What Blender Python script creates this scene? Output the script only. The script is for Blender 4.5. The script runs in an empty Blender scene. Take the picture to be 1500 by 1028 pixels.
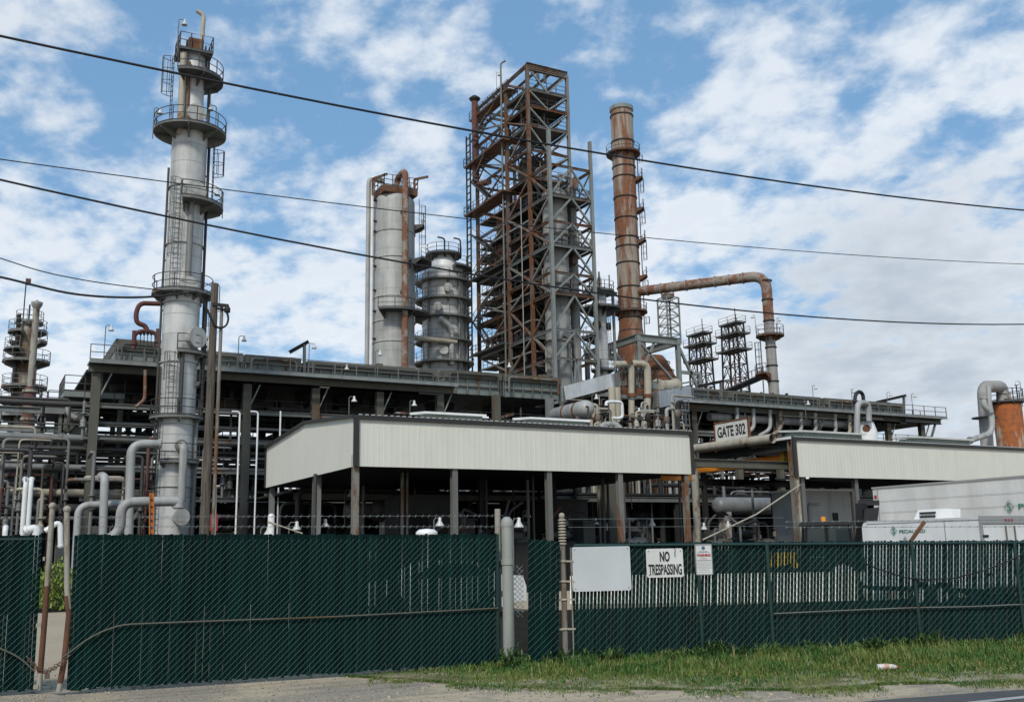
import bpy, math, random
import numpy as np
from mathutils import Vector as V, Matrix
random.seed(7); RNG=np.random.default_rng(7)
sc=bpy.context.scene; COL=sc.collection
PI=math.pi; R=math.radians
# ---------------------------------------------------------------- camera
CAMZ=1.7; F=1450.0; TH=R(28.5); PIT=math.atan(291/F); RO=.019
fw=V((math.sin(TH)*math.cos(PIT),math.cos(TH)*math.cos(PIT),math.sin(PIT)))
r0=V((math.cos(TH),-math.sin(TH),0)); u0=r0.cross(fw)
RT=r0*math.cos(RO)-u0*math.sin(RO); UP=u0*math.cos(RO)+r0*math.sin(RO)
CAM=V((0,0,CAMZ))
cd=bpy.data.cameras.new('camera'); co=bpy.data.objects.new('camera',cd); COL.objects.link(co)
co.matrix_world=Matrix.Translation(CAM)@Matrix((RT,UP,-fw)).transposed().to_4x4()
cd.sensor_width=36; cd.lens=36*F/1500; cd.clip_end=5000; cd.clip_start=.1
sc.camera=co
def ray(px,py): return (fw*F+RT*(px-750)+UP*(514-py)).normalized()
def P(px,py,Y):
    d=ray(px,py); return CAM+d*(Y/d.y)
def PX(px,py,X):
    d=ray(px,py); return CAM+d*(X/d.x)
def G(px,py,z=0):
    d=ray(px,py); return CAM+d*((z-CAMZ)/d.z)
def PV(px,py,A,B):
    n=V((B.y-A.y,A.x-B.x,0)); d=ray(px,py); return CAM+d*((A-CAM).dot(n)/d.dot(n))
def ZA(px,py,X,Y):                       # height over plan point (X,Y) seen at image row py
    d=ray(px,py); return CAMZ+d.z/math.hypot(d.x,d.y)*math.hypot(X,Y)
# ---------------------------------------------------------------- objects
def T(name,label,cat,loc,group=None):
    o=bpy.data.objects.new(name,None); COL.objects.link(o); o.empty_display_size=.5
    o.location=loc; o['label']=label; o['category']=cat; o['org']=0
    del o['org']
    if group:o['group']=group
    return o
ORG={}
def tag(o,label,cat,group=None,kind=None):
    if label:o['label']=label
    if cat:o['category']=cat
    if group:o['group']=group
    if kind:o['kind']=kind
    return o
def rootof(o):
    while o.parent:o=o.parent
    return o
def copy_tree(o,parent=None):
    c=o.copy(); COL.objects.link(c); c.parent=parent
    for ch in list(o.children): copy_tree(ch,c)
    return c
class MB:
    def __init__(s): s.v=[];s.f=[];s.sm=[]
    def add(s,vs,fs,sm=False):
        n=len(s.v); s.v+= [tuple(p) for p in vs]; s.f+=[tuple(i+n for i in f) for f in fs]; s.sm+=[sm]*len(fs); return s
    def box(s,c,d,rz=0):
        x,y,z=d[0]/2,d[1]/2,d[2]/2; ca,sa=math.cos(rz),math.sin(rz)
        vs=[]
        for k in (-z,z):
            for a,b in ((-x,-y),(x,-y),(x,y),(-x,y)): vs.append((c[0]+a*ca-b*sa,c[1]+a*sa+b*ca,c[2]+k))
        return s.add(vs,[(3,2,1,0),(4,5,6,7),(0,1,5,4),(1,2,6,5),(2,3,7,6),(3,0,4,7)])
    def bb(s,x0,x1,y0,y1,z0,z1): return s.box(((x0+x1)/2,(y0+y1)/2,(z0+z1)/2),(x1-x0,y1-y0,z1-z0))
    def beam(s,a,b,w=.2,h=None):
        a=V(a);b=V(b);h=h or w; d=(b-a)
        if d.length<1e-6:return s
        d.normalize(); up=V((0,0,1)) if abs(d.z)<.95 else V((0,1,0))
        r=d.cross(up).normalized(); u=r.cross(d)
        vs=[p+r*i*w/2+u*j*h/2 for p in (a,b) for i,j in ((-1,-1),(1,-1),(1,1),(-1,1))]
        return s.add(vs,[(0,1,2,3),(7,6,5,4),(4,5,1,0),(5,6,2,1),(6,7,3,2),(7,4,0,3)])
    def ibeam(s,a,b,w=.25,h=.3,t=.03):
        a=V(a);b=V(b);d=(b-a).normalized(); up=V((0,0,1)) if abs(d.z)<.95 else V((0,1,0))
        r=d.cross(up).normalized(); u=r.cross(d)
        s.beam(a+u*(h/2-t/2),b+u*(h/2-t/2),w,t); s.beam(a-u*(h/2-t/2),b-u*(h/2-t/2),w,t)
        return s.beam(a,b,t,h-2*t)
    def path(s,pts,r,n=8,caps=True,sm=True):
        pts=[V(p) for p in pts]; m=len(pts); rr=r if isinstance(r,(list,tuple)) else [r]*m
        t0=(pts[1]-pts[0]).normalized(); up=V((0,0,1)) if abs(t0.z)<.9 else V((0,1,0))
        x=t0.cross(up).normalized(); vs=[];pt=t0
        for i in range(m):
            if i==0:t=t0
            elif i==m-1:t=(pts[i]-pts[i-1]).normalized()
            else:t=((pts[i]-pts[i-1]).normalized()+(pts[i+1]-pts[i]).normalized()).normalized()
            x=(x-t*x.dot(t)).normalized(); y=t.cross(x)
            for k in range(n):
                a=2*PI*k/n; vs.append(pts[i]+(x*math.cos(a)+y*math.sin(a))*rr[i])
        fs=[(i*n+k,i*n+(k+1)%n,(i+1)*n+(k+1)%n,(i+1)*n+k) for i in range(m-1) for k in range(n)]
        s.add(vs,fs,sm)
        if caps: s.add(vs[:n],[tuple(range(n-1,-1,-1))]); s.add(vs[-n:],[tuple(range(n))])
        return s
    def tube(s,a,b,r,r2=None,n=8): return s.path([a,b],[r,r if r2 is None else r2],n)
    def pipe(s,pts,r,bend=None,n=12,seg=5): return s.path(fillet(pts,bend or r*2.6,seg),r,n)
    def lathe(s,x,y,prof,n=24,a0=0,a1=2*PI,sm=True):
        full=abs(a1-a0-2*PI)<1e-6; m=n if full else n+1; vs=[]
        for r,z in prof:
            for k in range(m):
                a=a0+(a1-a0)*k/n; vs.append((x+r*math.cos(a),y+r*math.sin(a),z))
        fs=[(i*m+k,i*m+(k+1)%m,(i+1)*m+(k+1)%m,(i+1)*m+k) for i in range(len(prof)-1) for k in range(n)]
        return s.add(vs,fs,sm)
    def ring(s,x,y,ri,ro,z0,z1,a0=0,a1=2*PI,n=24):
        s.lathe(x,y,[(ri,z0),(ro,z0),(ro,z1),(ri,z1),(ri,z0)],n,a0,a1,False)
        if abs(a1-a0-2*PI)>1e-6:
            for a in (a0,a1):
                c,q=math.cos(a),math.sin(a)
                s.add([(x+ri*c,y+ri*q,z0),(x+ro*c,y+ro*q,z0),(x+ro*c,y+ro*q,z1),(x+ri*c,y+ri*q,z1)],[(0,1,2,3)])
        return s
    def prism(s,poly,d):                  # poly: 3D points, extruded by vector d
        n=len(poly); d=V(d); vs=[V(p) for p in poly]+[V(p)+d for p in poly]
        return s.add(vs,[tuple(range(n-1,-1,-1)),tuple(range(n,2*n))]+[(i,(i+1)%n,n+(i+1)%n,n+i) for i in range(n)])
    def sphere(s,c,r,n=10,m=6,sz=1):
        return s.lathe(c[0],c[1],[(max(r*math.sin(PI*i/m),1e-4),c[2]-r*sz*math.cos(PI*i/m)) for i in range(m+1)],n)
    def obj(s,name,mat,parent=None,label=None):
        if not s.v: return None
        me=bpy.data.meshes.new(name); o=bpy.data.objects.new(name,me); COL.objects.link(o)
        if parent is not None:
            org=rootof(parent).location; o.parent=parent
        else:
            a=np.array(s.v); org=V(((a[:,0].min()+a[:,0].max())/2,(a[:,1].min()+a[:,1].max())/2,a[:,2].min())); o.location=org
        a=np.array(s.v,dtype=float)-np.array(org)
        me.from_pydata(a.tolist(),[],s.f); me.polygons.foreach_set('use_smooth',s.sm); me.update()
        me.materials.append(mat)
        if label:o['label']=label
        return o
def fillet(pts,rad,seg=5):
    pts=[V(p) for p in pts]; out=[pts[0]]
    for i in range(1,len(pts)-1):
        a,b,c=pts[i-1],pts[i],pts[i+1]; d1=(a-b);d2=(c-b)
        l=min(rad,d1.length*.49,d2.length*.49); p=b+d1.normalized()*l; q=b+d2.normalized()*l
        for k in range(seg+1):
            t=k/seg; out.append(p*(1-t)**2+b*2*t*(1-t)+q*t*t)
    out.append(pts[-1]); return out
def arc(x,y,r,z,a0,a1,n=16): return [(x+r*math.cos(a0+(a1-a0)*k/n),y+r*math.sin(a0+(a1-a0)*k/n),z) for k in range(n+1)]
# ---------------------------------------------------------------- materials
class N:
    def __init__(s,nt): s.nt=nt
    def new(s,t,**k):
        n=s.nt.nodes.new(t)
        for a,b in k.items(): setattr(n,a,b)
        return n
    def l(s,a,b): s.nt.links.new(a,b)
    def m(s,op,a,b=None,c=None,clamp=False):
        n=s.new('ShaderNodeMath',operation=op); n.use_clamp=clamp
        for i,q in enumerate((a,b,c)):
            if q is None: continue
            if isinstance(q,(int,float)): n.inputs[i].default_value=q
            else: s.l(q,n.inputs[i])
        return n.outputs[0]
    def vm(s,op,a,b):
        n=s.new('ShaderNodeVectorMath',operation=op)
        for i,q in enumerate((a,b)):
            if isinstance(q,(tuple,list,V)): n.inputs[i].default_value=q
            else: s.l(q,n.inputs[i])
        return n
    def noise(s,vec,scale,detail=5,rough=.55,dist=0):
        n=s.new('ShaderNodeTexNoise'); n.inputs['Scale'].default_value=scale; n.inputs['Detail'].default_value=detail
        n.inputs['Roughness'].default_value=rough; n.inputs['Distortion'].default_value=dist
        if vec is not None: s.l(vec,n.inputs['Vector'])
        return n.outputs['Fac']
    def smooth(s,v,a,b):
        n=s.new('ShaderNodeMapRange'); n.interpolation_type='SMOOTHSTEP'; s.l(v,n.inputs[0]); n.inputs[1].default_value=a; n.inputs[2].default_value=b
        return n.outputs[0]
    def mix(s,f,a,b,bt='MIX'):
        n=s.new('ShaderNodeMix',data_type='RGBA',blend_type=bt)
        for i,q in ((0,f),(6,a),(7,b)):
            if isinstance(q,(int,float)): n.inputs[i].default_value=q
            elif isinstance(q,(tuple,list)): n.inputs[i].default_value=(*q,1)
            else: s.l(q,n.inputs[i])
        return n.outputs[2]
def mk(name):
    m=bpy.data.materials.new(name); m.use_nodes=True; nt=m.node_tree; n=N(nt); b=nt.nodes['Principled BSDF']; return m,n,b
def coords(n,sc=(1,1,1)):
    t=n.new('ShaderNodeTexCoord'); q=n.vm('MULTIPLY',t.outputs['Object'],sc); return q.outputs[0]
RUA=(.185,.074,.03); RUB=(.085,.040,.022)
def metal(name,base,amt=0.,stain=.35,rough=.6,met=0.,ru=(RUA,RUB),scale=.5,stretch=.3,dirt=(.09,.08,.065),bump=.15,seam=0,motl=.5):
    m,n,b=mk(name); c1=coords(n,(1,1,stretch)); c0=coords(n)
    st=n.noise(coords(n,(1,1,.12)),1.7,6,.65); st=n.smooth(st,.42,.75); st=n.m('MULTIPLY',st,stain)
    mot=n.noise(c0,.9,4); mot=n.m('MULTIPLY_ADD',mot,motl,1-motl/2)
    col=n.mix(1.,base,mot,'MULTIPLY')
    # mot is a grey value
    col=n.mix(st,col,dirt)
    if seam:
        t=n.new('ShaderNodeSeparateXYZ'); n.l(c0,t.inputs[0]); fr=n.m('FRACT',n.m('DIVIDE',t.outputs[2],seam))
        lo=n.m('LESS_THAN',fr,.035/seam*1.4); col=n.mix(n.m('MULTIPLY',lo,.5),col,dirt)
        fl=n.m('FLOOR',n.m('DIVIDE',t.outputs[2],seam)); fv=n.m('FRACT',n.m('MULTIPLY',n.m('SINE',n.m('MULTIPLY',fl,12.9898)),437.5))
        col=n.mix(1.,col,n.m('MULTIPLY_ADD',fv,.22,.86),'MULTIPLY')
    if amt>0:
        nz=n.noise(c1,scale,8,.68,.3); th=.78-.56*amt
        fac=n.smooth(nz,th-.05,th+.06)
        rc=n.mix(n.smooth(n.noise(c0,2.3,6,.7),.35,.65),ru[0],ru[1])
        col=n.mix(fac,col,rc); n.l(n.m('MULTIPLY_ADD',fac,.9-rough,rough),b.inputs['Roughness'])
    else: b.inputs['Roughness'].default_value=rough
    b.inputs['Metallic'].default_value=met; n.l(col,b.inputs['Base Color'])
    bp=n.new('ShaderNodeBump'); bp.inputs['Strength'].default_value=bump; bp.inputs['Distance'].default_value=.03
    n.l(n.noise(c0,6,4),bp.inputs['Height']); n.l(bp.outputs[0],b.inputs['Normal'])
    return m
def plain(name,base,rough=.6,met=0.,var=.2):
    m,n,b=mk(name); c=coords(n); v=n.m('MULTIPLY_ADD',n.noise(c,3,5,.6),2*var,1-var); n.l(n.mix(1.,base,v,'MULTIPLY'),b.inputs['Base Color'])
    b.inputs['Roughness'].default_value=rough; b.inputs['Metallic'].default_value=met; return m
M=dict(
 skin=metal('jacketed_grey_steel',(.50,.50,.47),0,.35,.55,.15,seam=1.35),
 skin2=metal('dull_grey_steel',(.36,.36,.335),.08,.4,.6,.1,seam=2.3),
 skin3=metal('stained_grey_steel',(.42,.42,.385),.18,.5,.6,.05,seam=1.9),
 vess=metal('grey_vessel_steel',(.27,.27,.25),.25,.6,.6,0,seam=2.6),  # mid grey with rust and stains
 plat=metal('grating_steel',(.075,.08,.078),.25,.5,.7,.1),
 platr=metal('rusty_grating_steel',(.07,.065,.06),.6,.5,.8,0),
 rail=metal('railing_steel',(.045,.045,.042),.3,.3,.7,.2),
 railg=metal('galvanised_railing_steel',(.16,.16,.148),.2,.4,.6,.3),
 steel=metal('grey_painted_steel',(.145,.148,.132),.3,.5,.6,.1),
 steelg=metal('blue_grey_painted_steel',(.21,.228,.215),.25,.45,.6,.1),
 steelr=metal('rusting_steel',(.13,.115,.1),.55,.4,.8,0,scale=.8),
 steelm=metal('patchily_rusted_steel',(.18,.175,.155),.42,.5,.7,0,scale=.6),
 steelol=metal('olive_weathered_steel',(.092,.09,.068),.34,.6,.75,0,ru=((.12,.08,.035),(.075,.05,.028))),
 dark=metal('dark_and_shaded_steel',(.013,.0132,.0125),.15,.3,.8,0),  # near black; shade inside sheds and rack is put into this colour
 stack=metal('rusting_stack_steel',(.29,.25,.20),.545,.5,.75,0,ru=((.21,.082,.036),(.125,.056,.03)),scale=.5,stretch=.14),
 rust=metal('rust_coated_steel',(.15,.07,.045),.85,.5,.85,0),
 maroon=metal('red_oxide_steel',(.10,.035,.028),.4,.5,.8,0),
 duct=metal('rust_patched_duct_steel',(.27,.225,.18),.54,.5,.7,0,ru=((.20,.075,.038),(.15,.078,.048)),scale=.6,stretch=1),
 duct2=metal('grey_duct_steel',(.31,.295,.27),.24,.6,.7,0,ru=((.20,.14,.10),(.17,.10,.07)),seam=3),
 tan=metal('tan_weathered_pipe',(.40,.36,.27),.22,.5,.6,0,ru=((.2,.09,.03),(.12,.06,.03)),stretch=1),
 pipew=metal('pale_grey_pipe',(.35,.35,.33),.12,.55,.5,0,stretch=1),
 pipeg=metal('grey_pipe',(.19,.195,.185),.15,.5,.5,.1,stretch=1),
 piped=metal('shade_dim_pipe',(.05,.049,.045),.2,.5,.6,.1,stretch=1),  # pipe grey darkened in colour to carry shade in the rack and sheds
 white=metal('white_paint',(.72,.72,.69),.03,.22,.45,0,dirt=(.3,.28,.24)),
 whiteg=metal('white_trailer_skin',(.60,.60,.57),.0,.3,.45,0,dirt=(.3,.28,.25)),
 siding=metal('cream_ribbed_siding',(.66,.65,.555),0,.17,.6,0,dirt=(.40,.37,.30),bump=.02,motl=.12),
 trim=plain('dark_bronze_trim',(.022,.02,.018),.5),
 shade2=metal('shade_dim_enclosure_steel',(.04,.045,.041),.06,.4,.7,0),  # enclosure grey darkened in colour for the shade under the sheds
 shade=metal('grey_enclosure_steel',(.16,.19,.17),.06,.4,.6,0),
 green=None,
 wire=plain('galvanised_wire',(.20,.22,.21),.5,.3),
 gwire=plain('green_coated_wire',(.055,.135,.115),.6,0),
 gpost=plain('green_painted_post',(.006,.032,.026),.5),
 postc=metal('weathered_post_paint',(.33,.31,.25),.44,.5,.7,0,ru=((.16,.075,.035),(.10,.05,.025)),scale=1.2,stretch=.4),
 postg=metal('grey_galvanised_post',(.31,.32,.285),.36,.8,.7,.1,scale=1.6),
 posto=metal('rust_brown_post',(.2,.19,.16),.5,.5,.8,0,scale=1.6,ru=((.17,.085,.035),(.11,.055,.03))),
 orange=plain('orange_paint',(.80,.28,.02),.5), orank=plain('faded_orange_paint',(.45,.15,.03),.6),
 yellow=plain('yellow_paint',(.6,.36,.03),.5),
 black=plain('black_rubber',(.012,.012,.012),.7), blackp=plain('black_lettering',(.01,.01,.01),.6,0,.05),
 red=plain('red_lettering',(.35,.02,.03),.6,0,.05), blue=plain('slate_blue_print',(.08,.12,.2),.6,0,.05), grn=plain('green_print',(.03,.18,.12),.6,0,.05),
 greyp=plain('grey_print',(.3,.3,.29),.6,0,.05),
 signw=metal('sign_enamel_white',(.66,.66,.62),0,.2,.4,0,dirt=(.4,.36,.28),bump=.02),
 signb=metal('plain_board_white',(.52,.545,.54),0,.08,.4,0,bump=.02),
 signr=metal('rust_edged_sign_enamel',(.64,.62,.55),.16,.3,.5,0,ru=((.35,.17,.06),(.2,.1,.04)),scale=1.5,stretch=1),
 cable=plain('black_cable',(.008,.008,.009),.6),
 glass=None, lampw=plain('white_lamp_shade',(.55,.55,.52),.4,0,.08),
 concrete=metal('concrete',(.36,.34,.30),0,.3,.85,0),
 roofm=metal('pale_metal_roof',(.50,.50,.46),.0,.3,.5,0),
)
M['posto2']=metal('rusted_post_section',(.2,.17,.13),.72,.5,.85,0,scale=2.,ru=((.14,.06,.03),(.075,.035,.02)))
def slatmat():
    m,n,b=mk('green_privacy_slat'); c=coords(n,(9,9,.7)); v=n.noise(c,1.4,3,.6); w=n.noise(coords(n),.7,4,.6); u=n.noise(coords(n,(1,1,3)),5,6,.7)
    g_=n.new('ShaderNodeNewGeometry'); col=n.mix(n.smooth(v,.3,.7),(.001,.0115,.0105),(.0022,.020,.018)); col=n.mix(1.,col,n.m('MULTIPLY_ADD',g_.outputs['Random Per Island'],.7,.6),'MULTIPLY'); col=n.mix(n.m('MULTIPLY',n.smooth(w,.45,.75),.4),col,(.006,.018,.015))
    col=n.mix(n.m('MULTIPLY',n.smooth(u,.62,.8),.25),col,(.04,.045,.04))
    n.l(col,b.inputs['Base Color']); b.inputs['Roughness'].default_value=.6; b.inputs['Specular IOR Level'].default_value=.08; return m
M['green']=slatmat()
def glassm():
    m,n,b=mk('dark_glass'); b.inputs['Base Color'].default_value=(.02,.03,.03,1); b.inputs['Roughness'].default_value=.08; return m
M['glass']=glassm()
def woodm():
    m,n,b=mk('weathered_pole_wood'); c=coords(n,(6,6,.35)); v=n.noise(c,2.2,8,.7); n.l(n.mix(n.smooth(v,.3,.7),(.035,.028,.022),(.13,.11,.085)),b.inputs['Base Color'])
    b.inputs['Roughness'].default_value=.9; bp=n.new('ShaderNodeBump'); bp.inputs['Strength'].default_value=.6; n.l(v,bp.inputs['Height']); n.l(bp.outputs[0],b.inputs['Normal']); return m
M['wood']=woodm()
def groundm(name,cols,s1=.4,s2=18,rough=.95,bump=.5,thr=(.4,.62),rut=None):
    m,n,b=mk(name); c=coords(n); a=n.noise(c,s1,8,.62,.4); q=n.noise(c,s2,6,.75)
    col=n.mix(n.smooth(a,*thr),cols[0],cols[1]); col=n.mix(n.smooth(q,.42,.68),col,cols[2])
    sp=n.noise(c,s2*3.1,2,.5); col=n.mix(n.m('MULTIPLY',n.smooth(sp,.62,.72),.6),col,cols[3])
    if rut:
        mp=n.new('ShaderNodeMapping'); mp.inputs['Rotation'].default_value=(0,0,rut); mp.inputs['Scale'].default_value=(.16,2.6,1); n.l(c,mp.inputs[0]); rn=n.noise(mp.outputs[0],1.0,6,.6)
        col=n.mix(n.m('MULTIPLY',n.smooth(rn,.5,.66),.55),col,(.17,.155,.13)); col=n.mix(n.m('MULTIPLY',n.smooth(n.noise(mp.outputs[0],2.3,4,.6),.6,.7),.5),col,(.5,.43,.32))
    n.l(col,b.inputs['Base Color']); b.inputs['Roughness'].default_value=rough; b.inputs['Specular IOR Level'].default_value=.08
    bp=n.new('ShaderNodeBump'); bp.inputs['Strength'].default_value=bump; bp.inputs['Distance'].default_value=.02; n.l(q,bp.inputs['Height']); n.l(bp.outputs[0],b.inputs['Normal']); return m
M['yard']=groundm('packed_yard_gravel',((.38,.31,.22),(.42,.35,.25),(.33,.27,.2),(.16,.13,.1)),.3)
M['dirt']=groundm('dark_dirt_and_litter',((.012,.013,.008),(.022,.018,.012),(.01,.012,.007),(.04,.034,.025)),.8)  # very dark ground tone with lighter specks
M['sand']=groundm('sandy_shoulder_gravel',((.46,.385,.27),(.27,.245,.20),(.38,.32,.23),(.11,.095,.075)),.55,9,bump=.9,thr=(.44,.56),rut=R(-4))
M['apron']=groundm('shade_black_apron',((.018,.017,.015),(.026,.024,.02),(.015,.014,.013),(.05,.047,.04)),.3)  # near-black colour standing for shade on the ground under the sheds
M['asphalt']=groundm('worn_asphalt',((.085,.087,.088),(.11,.11,.108),(.07,.07,.07),(.2,.195,.185)),.8,40,bump=.3)
M['soil']=groundm('grass_soil',((.12,.12,.05),(.36,.32,.23),(.16,.15,.08),(.38,.33,.25)),1.6,7)
M['line']=plain('worn_white_road_paint',(.36,.36,.34),.8,0,.5); M['stone']=plain('dark_stone',(.13,.12,.105),.9,0,.5)
def leafm(name,a,b_,c):
    m,n,b=mk(name); g=n.new('ShaderNodeNewGeometry'); 
    oi=coords(n); v=n.noise(oi,.9,3,.6); w=g.outputs['Random Per Island']
    col=n.mix(n.smooth(v,.4,.6),a,b_); col=n.mix(n.smooth(w,.8,.97),col,c); n.l(col,b.inputs['Base Color']); b.inputs['Roughness'].default_value=.7; return m
M['grass']=leafm('meadow_grass',(.04,.115,.012),(.115,.165,.025),(.27,.21,.08))
M['weed']=leafm('weed_leaf',(.03,.085,.015),(.055,.12,.02),(.12,.15,.03))
M['pale']=metal('pale_blue_grey_duct_sheet',(.40,.43,.44),.06,.35,.5,0)
M['hut']=metal('shade_greyed_hut_wall',(.38,.38,.355),.03,.3,.6,0)  # white hut wall, greyed in colour for the shed's shade
M['brownskin']=metal('brown_stained_shell',(.36,.33,.27),.5,.7,.7,0,ru=((.16,.10,.055),(.10,.065,.04)),scale=.35,stretch=.3)
M['bush']=leafm('yellow_green_leaf',(.12,.2,.02),(.2,.26,.03),(.3,.3,.06))
M['litterp']=plain('clear_plastic_bottle',(.6,.55,.5),.3)
# ---------------------------------------------------------------- reusable fittings
def railing(parent,pts,z,h=1.1,r=.03,mat='rail',closed=False,step=1.5,name='railing'):
    mb=MB(); pts=[V((p[0],p[1],z)) for p in pts]
    if closed: pts=pts+[pts[0]]
    for k in (h,h*.52): mb.path([p+V((0,0,k)) for p in pts],r,5)
    acc=0
    for i in range(len(pts)-1):
        L=(pts[i+1]-pts[i]).length; n=max(1,round(L/step)) if L>step*.8 else 0
        if n==0:
            acc+=L
            if acc>step*.9 or i==0: acc=0; mb.beam(pts[i],pts[i]+V((0,0,h)),r*2)
        else:
            for k in range(n): q=pts[i].lerp(pts[i+1],k/n); mb.beam(q,q+V((0,0,h)),r*2)
    mb.beam(pts[-1],pts[-1]+V((0,0,h)),r*2)
    for i in range(len(pts)-1): mb.beam(pts[i]+V((0,0,.08)),pts[i+1]+V((0,0,.08)),.015,.1)
    return mb.obj(name,M[mat],parent)
def platform(parent,x,y,z,ri,ro,a0=0,a1=2*PI,mat='plat',rail='rail',h=1.1,th=.14,rr=.03):
    mb=MB(); n=max(8,int(28*(a1-a0)/(2*PI))); mb.ring(x,y,ri,ro,z-th,z,a0,a1,n)
    m=max(2,int((a1-a0)/.8))
    for k in range(m+1):
        a=a0+(a1-a0)*(k+.02)/(m+.04)
        c,s=math.cos(a),math.sin(a); t=V((-s,c,0))*.04
        p=[V((x+ri*c,y+ri*s,z-th)),V((x+ro*c*.97,y+ro*s*.97,z-th)),V((x+ro*c*.97,y+ro*s*.97,z-th-.12)),V((x+ri*c,y+ri*s,z-th-.42*(ro-ri)-.1))]
        mb.prism([q-t for q in p],t*2)
    o=mb.obj('platform',M[mat],parent)
    full=abs(a1-a0-2*PI)<1e-3
    pts=arc(x,y,ro-.04,z,a0,a1,n)
    if full: pts=pts[:-1]
    railing(o,pts,z,h,rr,rail,closed=full)
    return o
def ladder(parent,x,y,z0,z1,ang,cage=True,mat='rail',w=.5,r=.03):
    mb=MB(); c,s=math.cos(ang),math.sin(ang); t=V((-s,c,0)); o=V((x,y,0)); out=V((c,s,0))
    for k in (-1,1): mb.beam(o+t*k*w/2+V((0,0,z0)),o+t*k*w/2+V((0,0,z1)),r*1.6)
    z=z0
    while z<z1: mb.beam(o-t*w/2+V((0,0,z)),o+t*w/2+V((0,0,z)),r); z+=.35
    if cage and z1-z0>3:
        z=z0+2.2; cc=[]
        while z<=z1+.01:
            ps=[o+t*(w/2+.08)*math.cos(a)*1.1+out*(.72*math.sin(a))+V((0,0,z)) for a in [PI*i/8 for i in range(9)]]
            mb.path(ps,r*.8,4,sm=False); cc.append(ps); z+=.9
        for i in (1,3,4,5,7): mb.beam(cc[0][i],cc[-1][i],r*1.2)
    return mb.obj('ladder',M[mat],parent)
def lamp(x,y,z,h,label,head='white_lamp_shade',grp='floodlights on poles about the plant',tw=0,size=1.):
    size*=.78
    t=T('floodlight',label,'floodlight',(x,y,z),grp); c,s=math.cos(tw),math.sin(tw)
    mb=MB(); mb.tube((x,y,z),(x,y,z+h),.035,n=6); mb.path([(x,y,z+h),(x+.1*c,y+.1*s,z+h+.12),(x+.4*c,y+.4*s,z+h+.1)],.03,6); mb.obj('pole',M['railg'],t)
    hx,hy,hz=x+.4*c,y+.4*s,z+h+.05
    q=MB(); q.lathe(hx,hy,[(.02,hz+.12),(.09*size,hz+.1),(.1*size,hz-.08),(.25*size,hz-.28),(.26*size,hz-.34),(.02,hz-.3)],12); q.obj('lamp_shade',M['lampw'],t)
    return t
def nozzle(parent,x,y,z,r,ang,L,rad=.3,mat='skin',name='manway'):
    c,s=math.cos(ang),math.sin(ang); a=V((x+r*c,y+r*s,z)); b=a+V((c*L,s*L,0)); d=V((c,s,0))
    mb=MB(); mb.tube(a-d*.2,b,rad,n=16); mb.tube(b,b+d*.08,rad*1.3,n=16); mb.tube(b+d*.1,b+d*.18,rad*1.3,n=16)
    return mb.obj(name,M[mat],parent)
def band(parent,x,y,r,z,h=.12,mat='plat',name='stiffener_ring'):
    return MB().lathe(x,y,[(r,z),(r+.1,z),(r+.1,z+h),(r,z+h)],28,sm=False).obj(name,M[mat],parent)
def bar(parent,name,a,b,w,h,mat,kind='i',label=None):
    mb=MB(); (mb.ibeam(a,b,w,h) if kind=='i' else mb.beam(a,b,w,h)); return mb.obj(name,M[mat],parent,label)
def one(mb,name,mat,label,cat,group=None): return tag(mb.obj(name,M[mat]),label,cat,group)
EXPO=0.12; SUNE=2.45; CLB=.92; NGRASS=56000
BLOBS=[(1450,260,.22,.12),(60,20,.2,.0),(1040,180,.15,.03),(1060,480,.18,.04),(160,150,.16,.02),(640,150,.2,.035),(1250,20,.2,-.02),(800,20,.2,.02),(250,400,.3,.0)]
GREYS=[(1400,500,.22,.45),(1200,560,.2,.2),(40,30,.15,.1)]
# ---------------------------------------------------------------- sky and sun
SUNAZ=R(222); SUNEL=R(44)
w=bpy.data.worlds.new('World'); sc.world=w; w.use_nodes=True; nt=w.node_tree; n=N(nt); bg=nt.nodes['Background']
sky=n.new('ShaderNodeTexSky',sky_type='NISHITA'); sky.sun_disc=False; sky.sun_elevation=SUNEL; sky.sun_rotation=SUNAZ; sky.air_density=1.; sky.dust_density=.6; sky.ozone_density=2.
SKYS=.1
tc=n.new('ShaderNodeTexCoord'); dirv=tc.outputs['Generated']; sx=n.new('ShaderNodeSeparateXYZ'); n.l(dirv,sx.inputs[0])
dz=n.m('MAXIMUM',sx.outputs[2],0.0); inv=n.m('DIVIDE',1,n.m('ADD',dz,.30))
cp=n.new('ShaderNodeCombineXYZ'); n.l(n.m('MULTIPLY',sx.outputs[0],inv),cp.inputs[0]); n.l(n.m('MULTIPLY',sx.outputs[1],inv),cp.inputs[1])
pv=n.vm('MULTIPLY',cp.outputs[0],(1,1,1)).outputs[0]
rot=n.new('ShaderNodeMapping'); rot.inputs['Rotation'].default_value=(0,0,R(35)); rot.inputs['Scale'].default_value=(2.3,2.1,1); rot.inputs['Location'].default_value=(3.1,1.7,0.4); n.l(pv,rot.inputs[0])
q=rot.outputs[0]
big=n.noise(q,1.5,3,.5,0); mid=n.noise(q,4.2,8,.54,.1); fine=n.noise(q,12,6,.6,0)
dens=n.m('ADD',n.m('ADD',n.m('MULTIPLY',big,.42),n.m('MULTIPLY',mid,.72)),n.m('MULTIPLY',fine,.2))
def blob(px,py,rad,amp):
    d=ray(px,py); dt=n.vm('DOT_PRODUCT',dirv,tuple(d)).outputs['Value']
    k=n.smooth(dt,math.cos(rad),1.0); return n.m('MULTIPLY',k,amp)
for b_ in BLOBS: dens=n.m('ADD',dens,blob(*b_))
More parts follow.
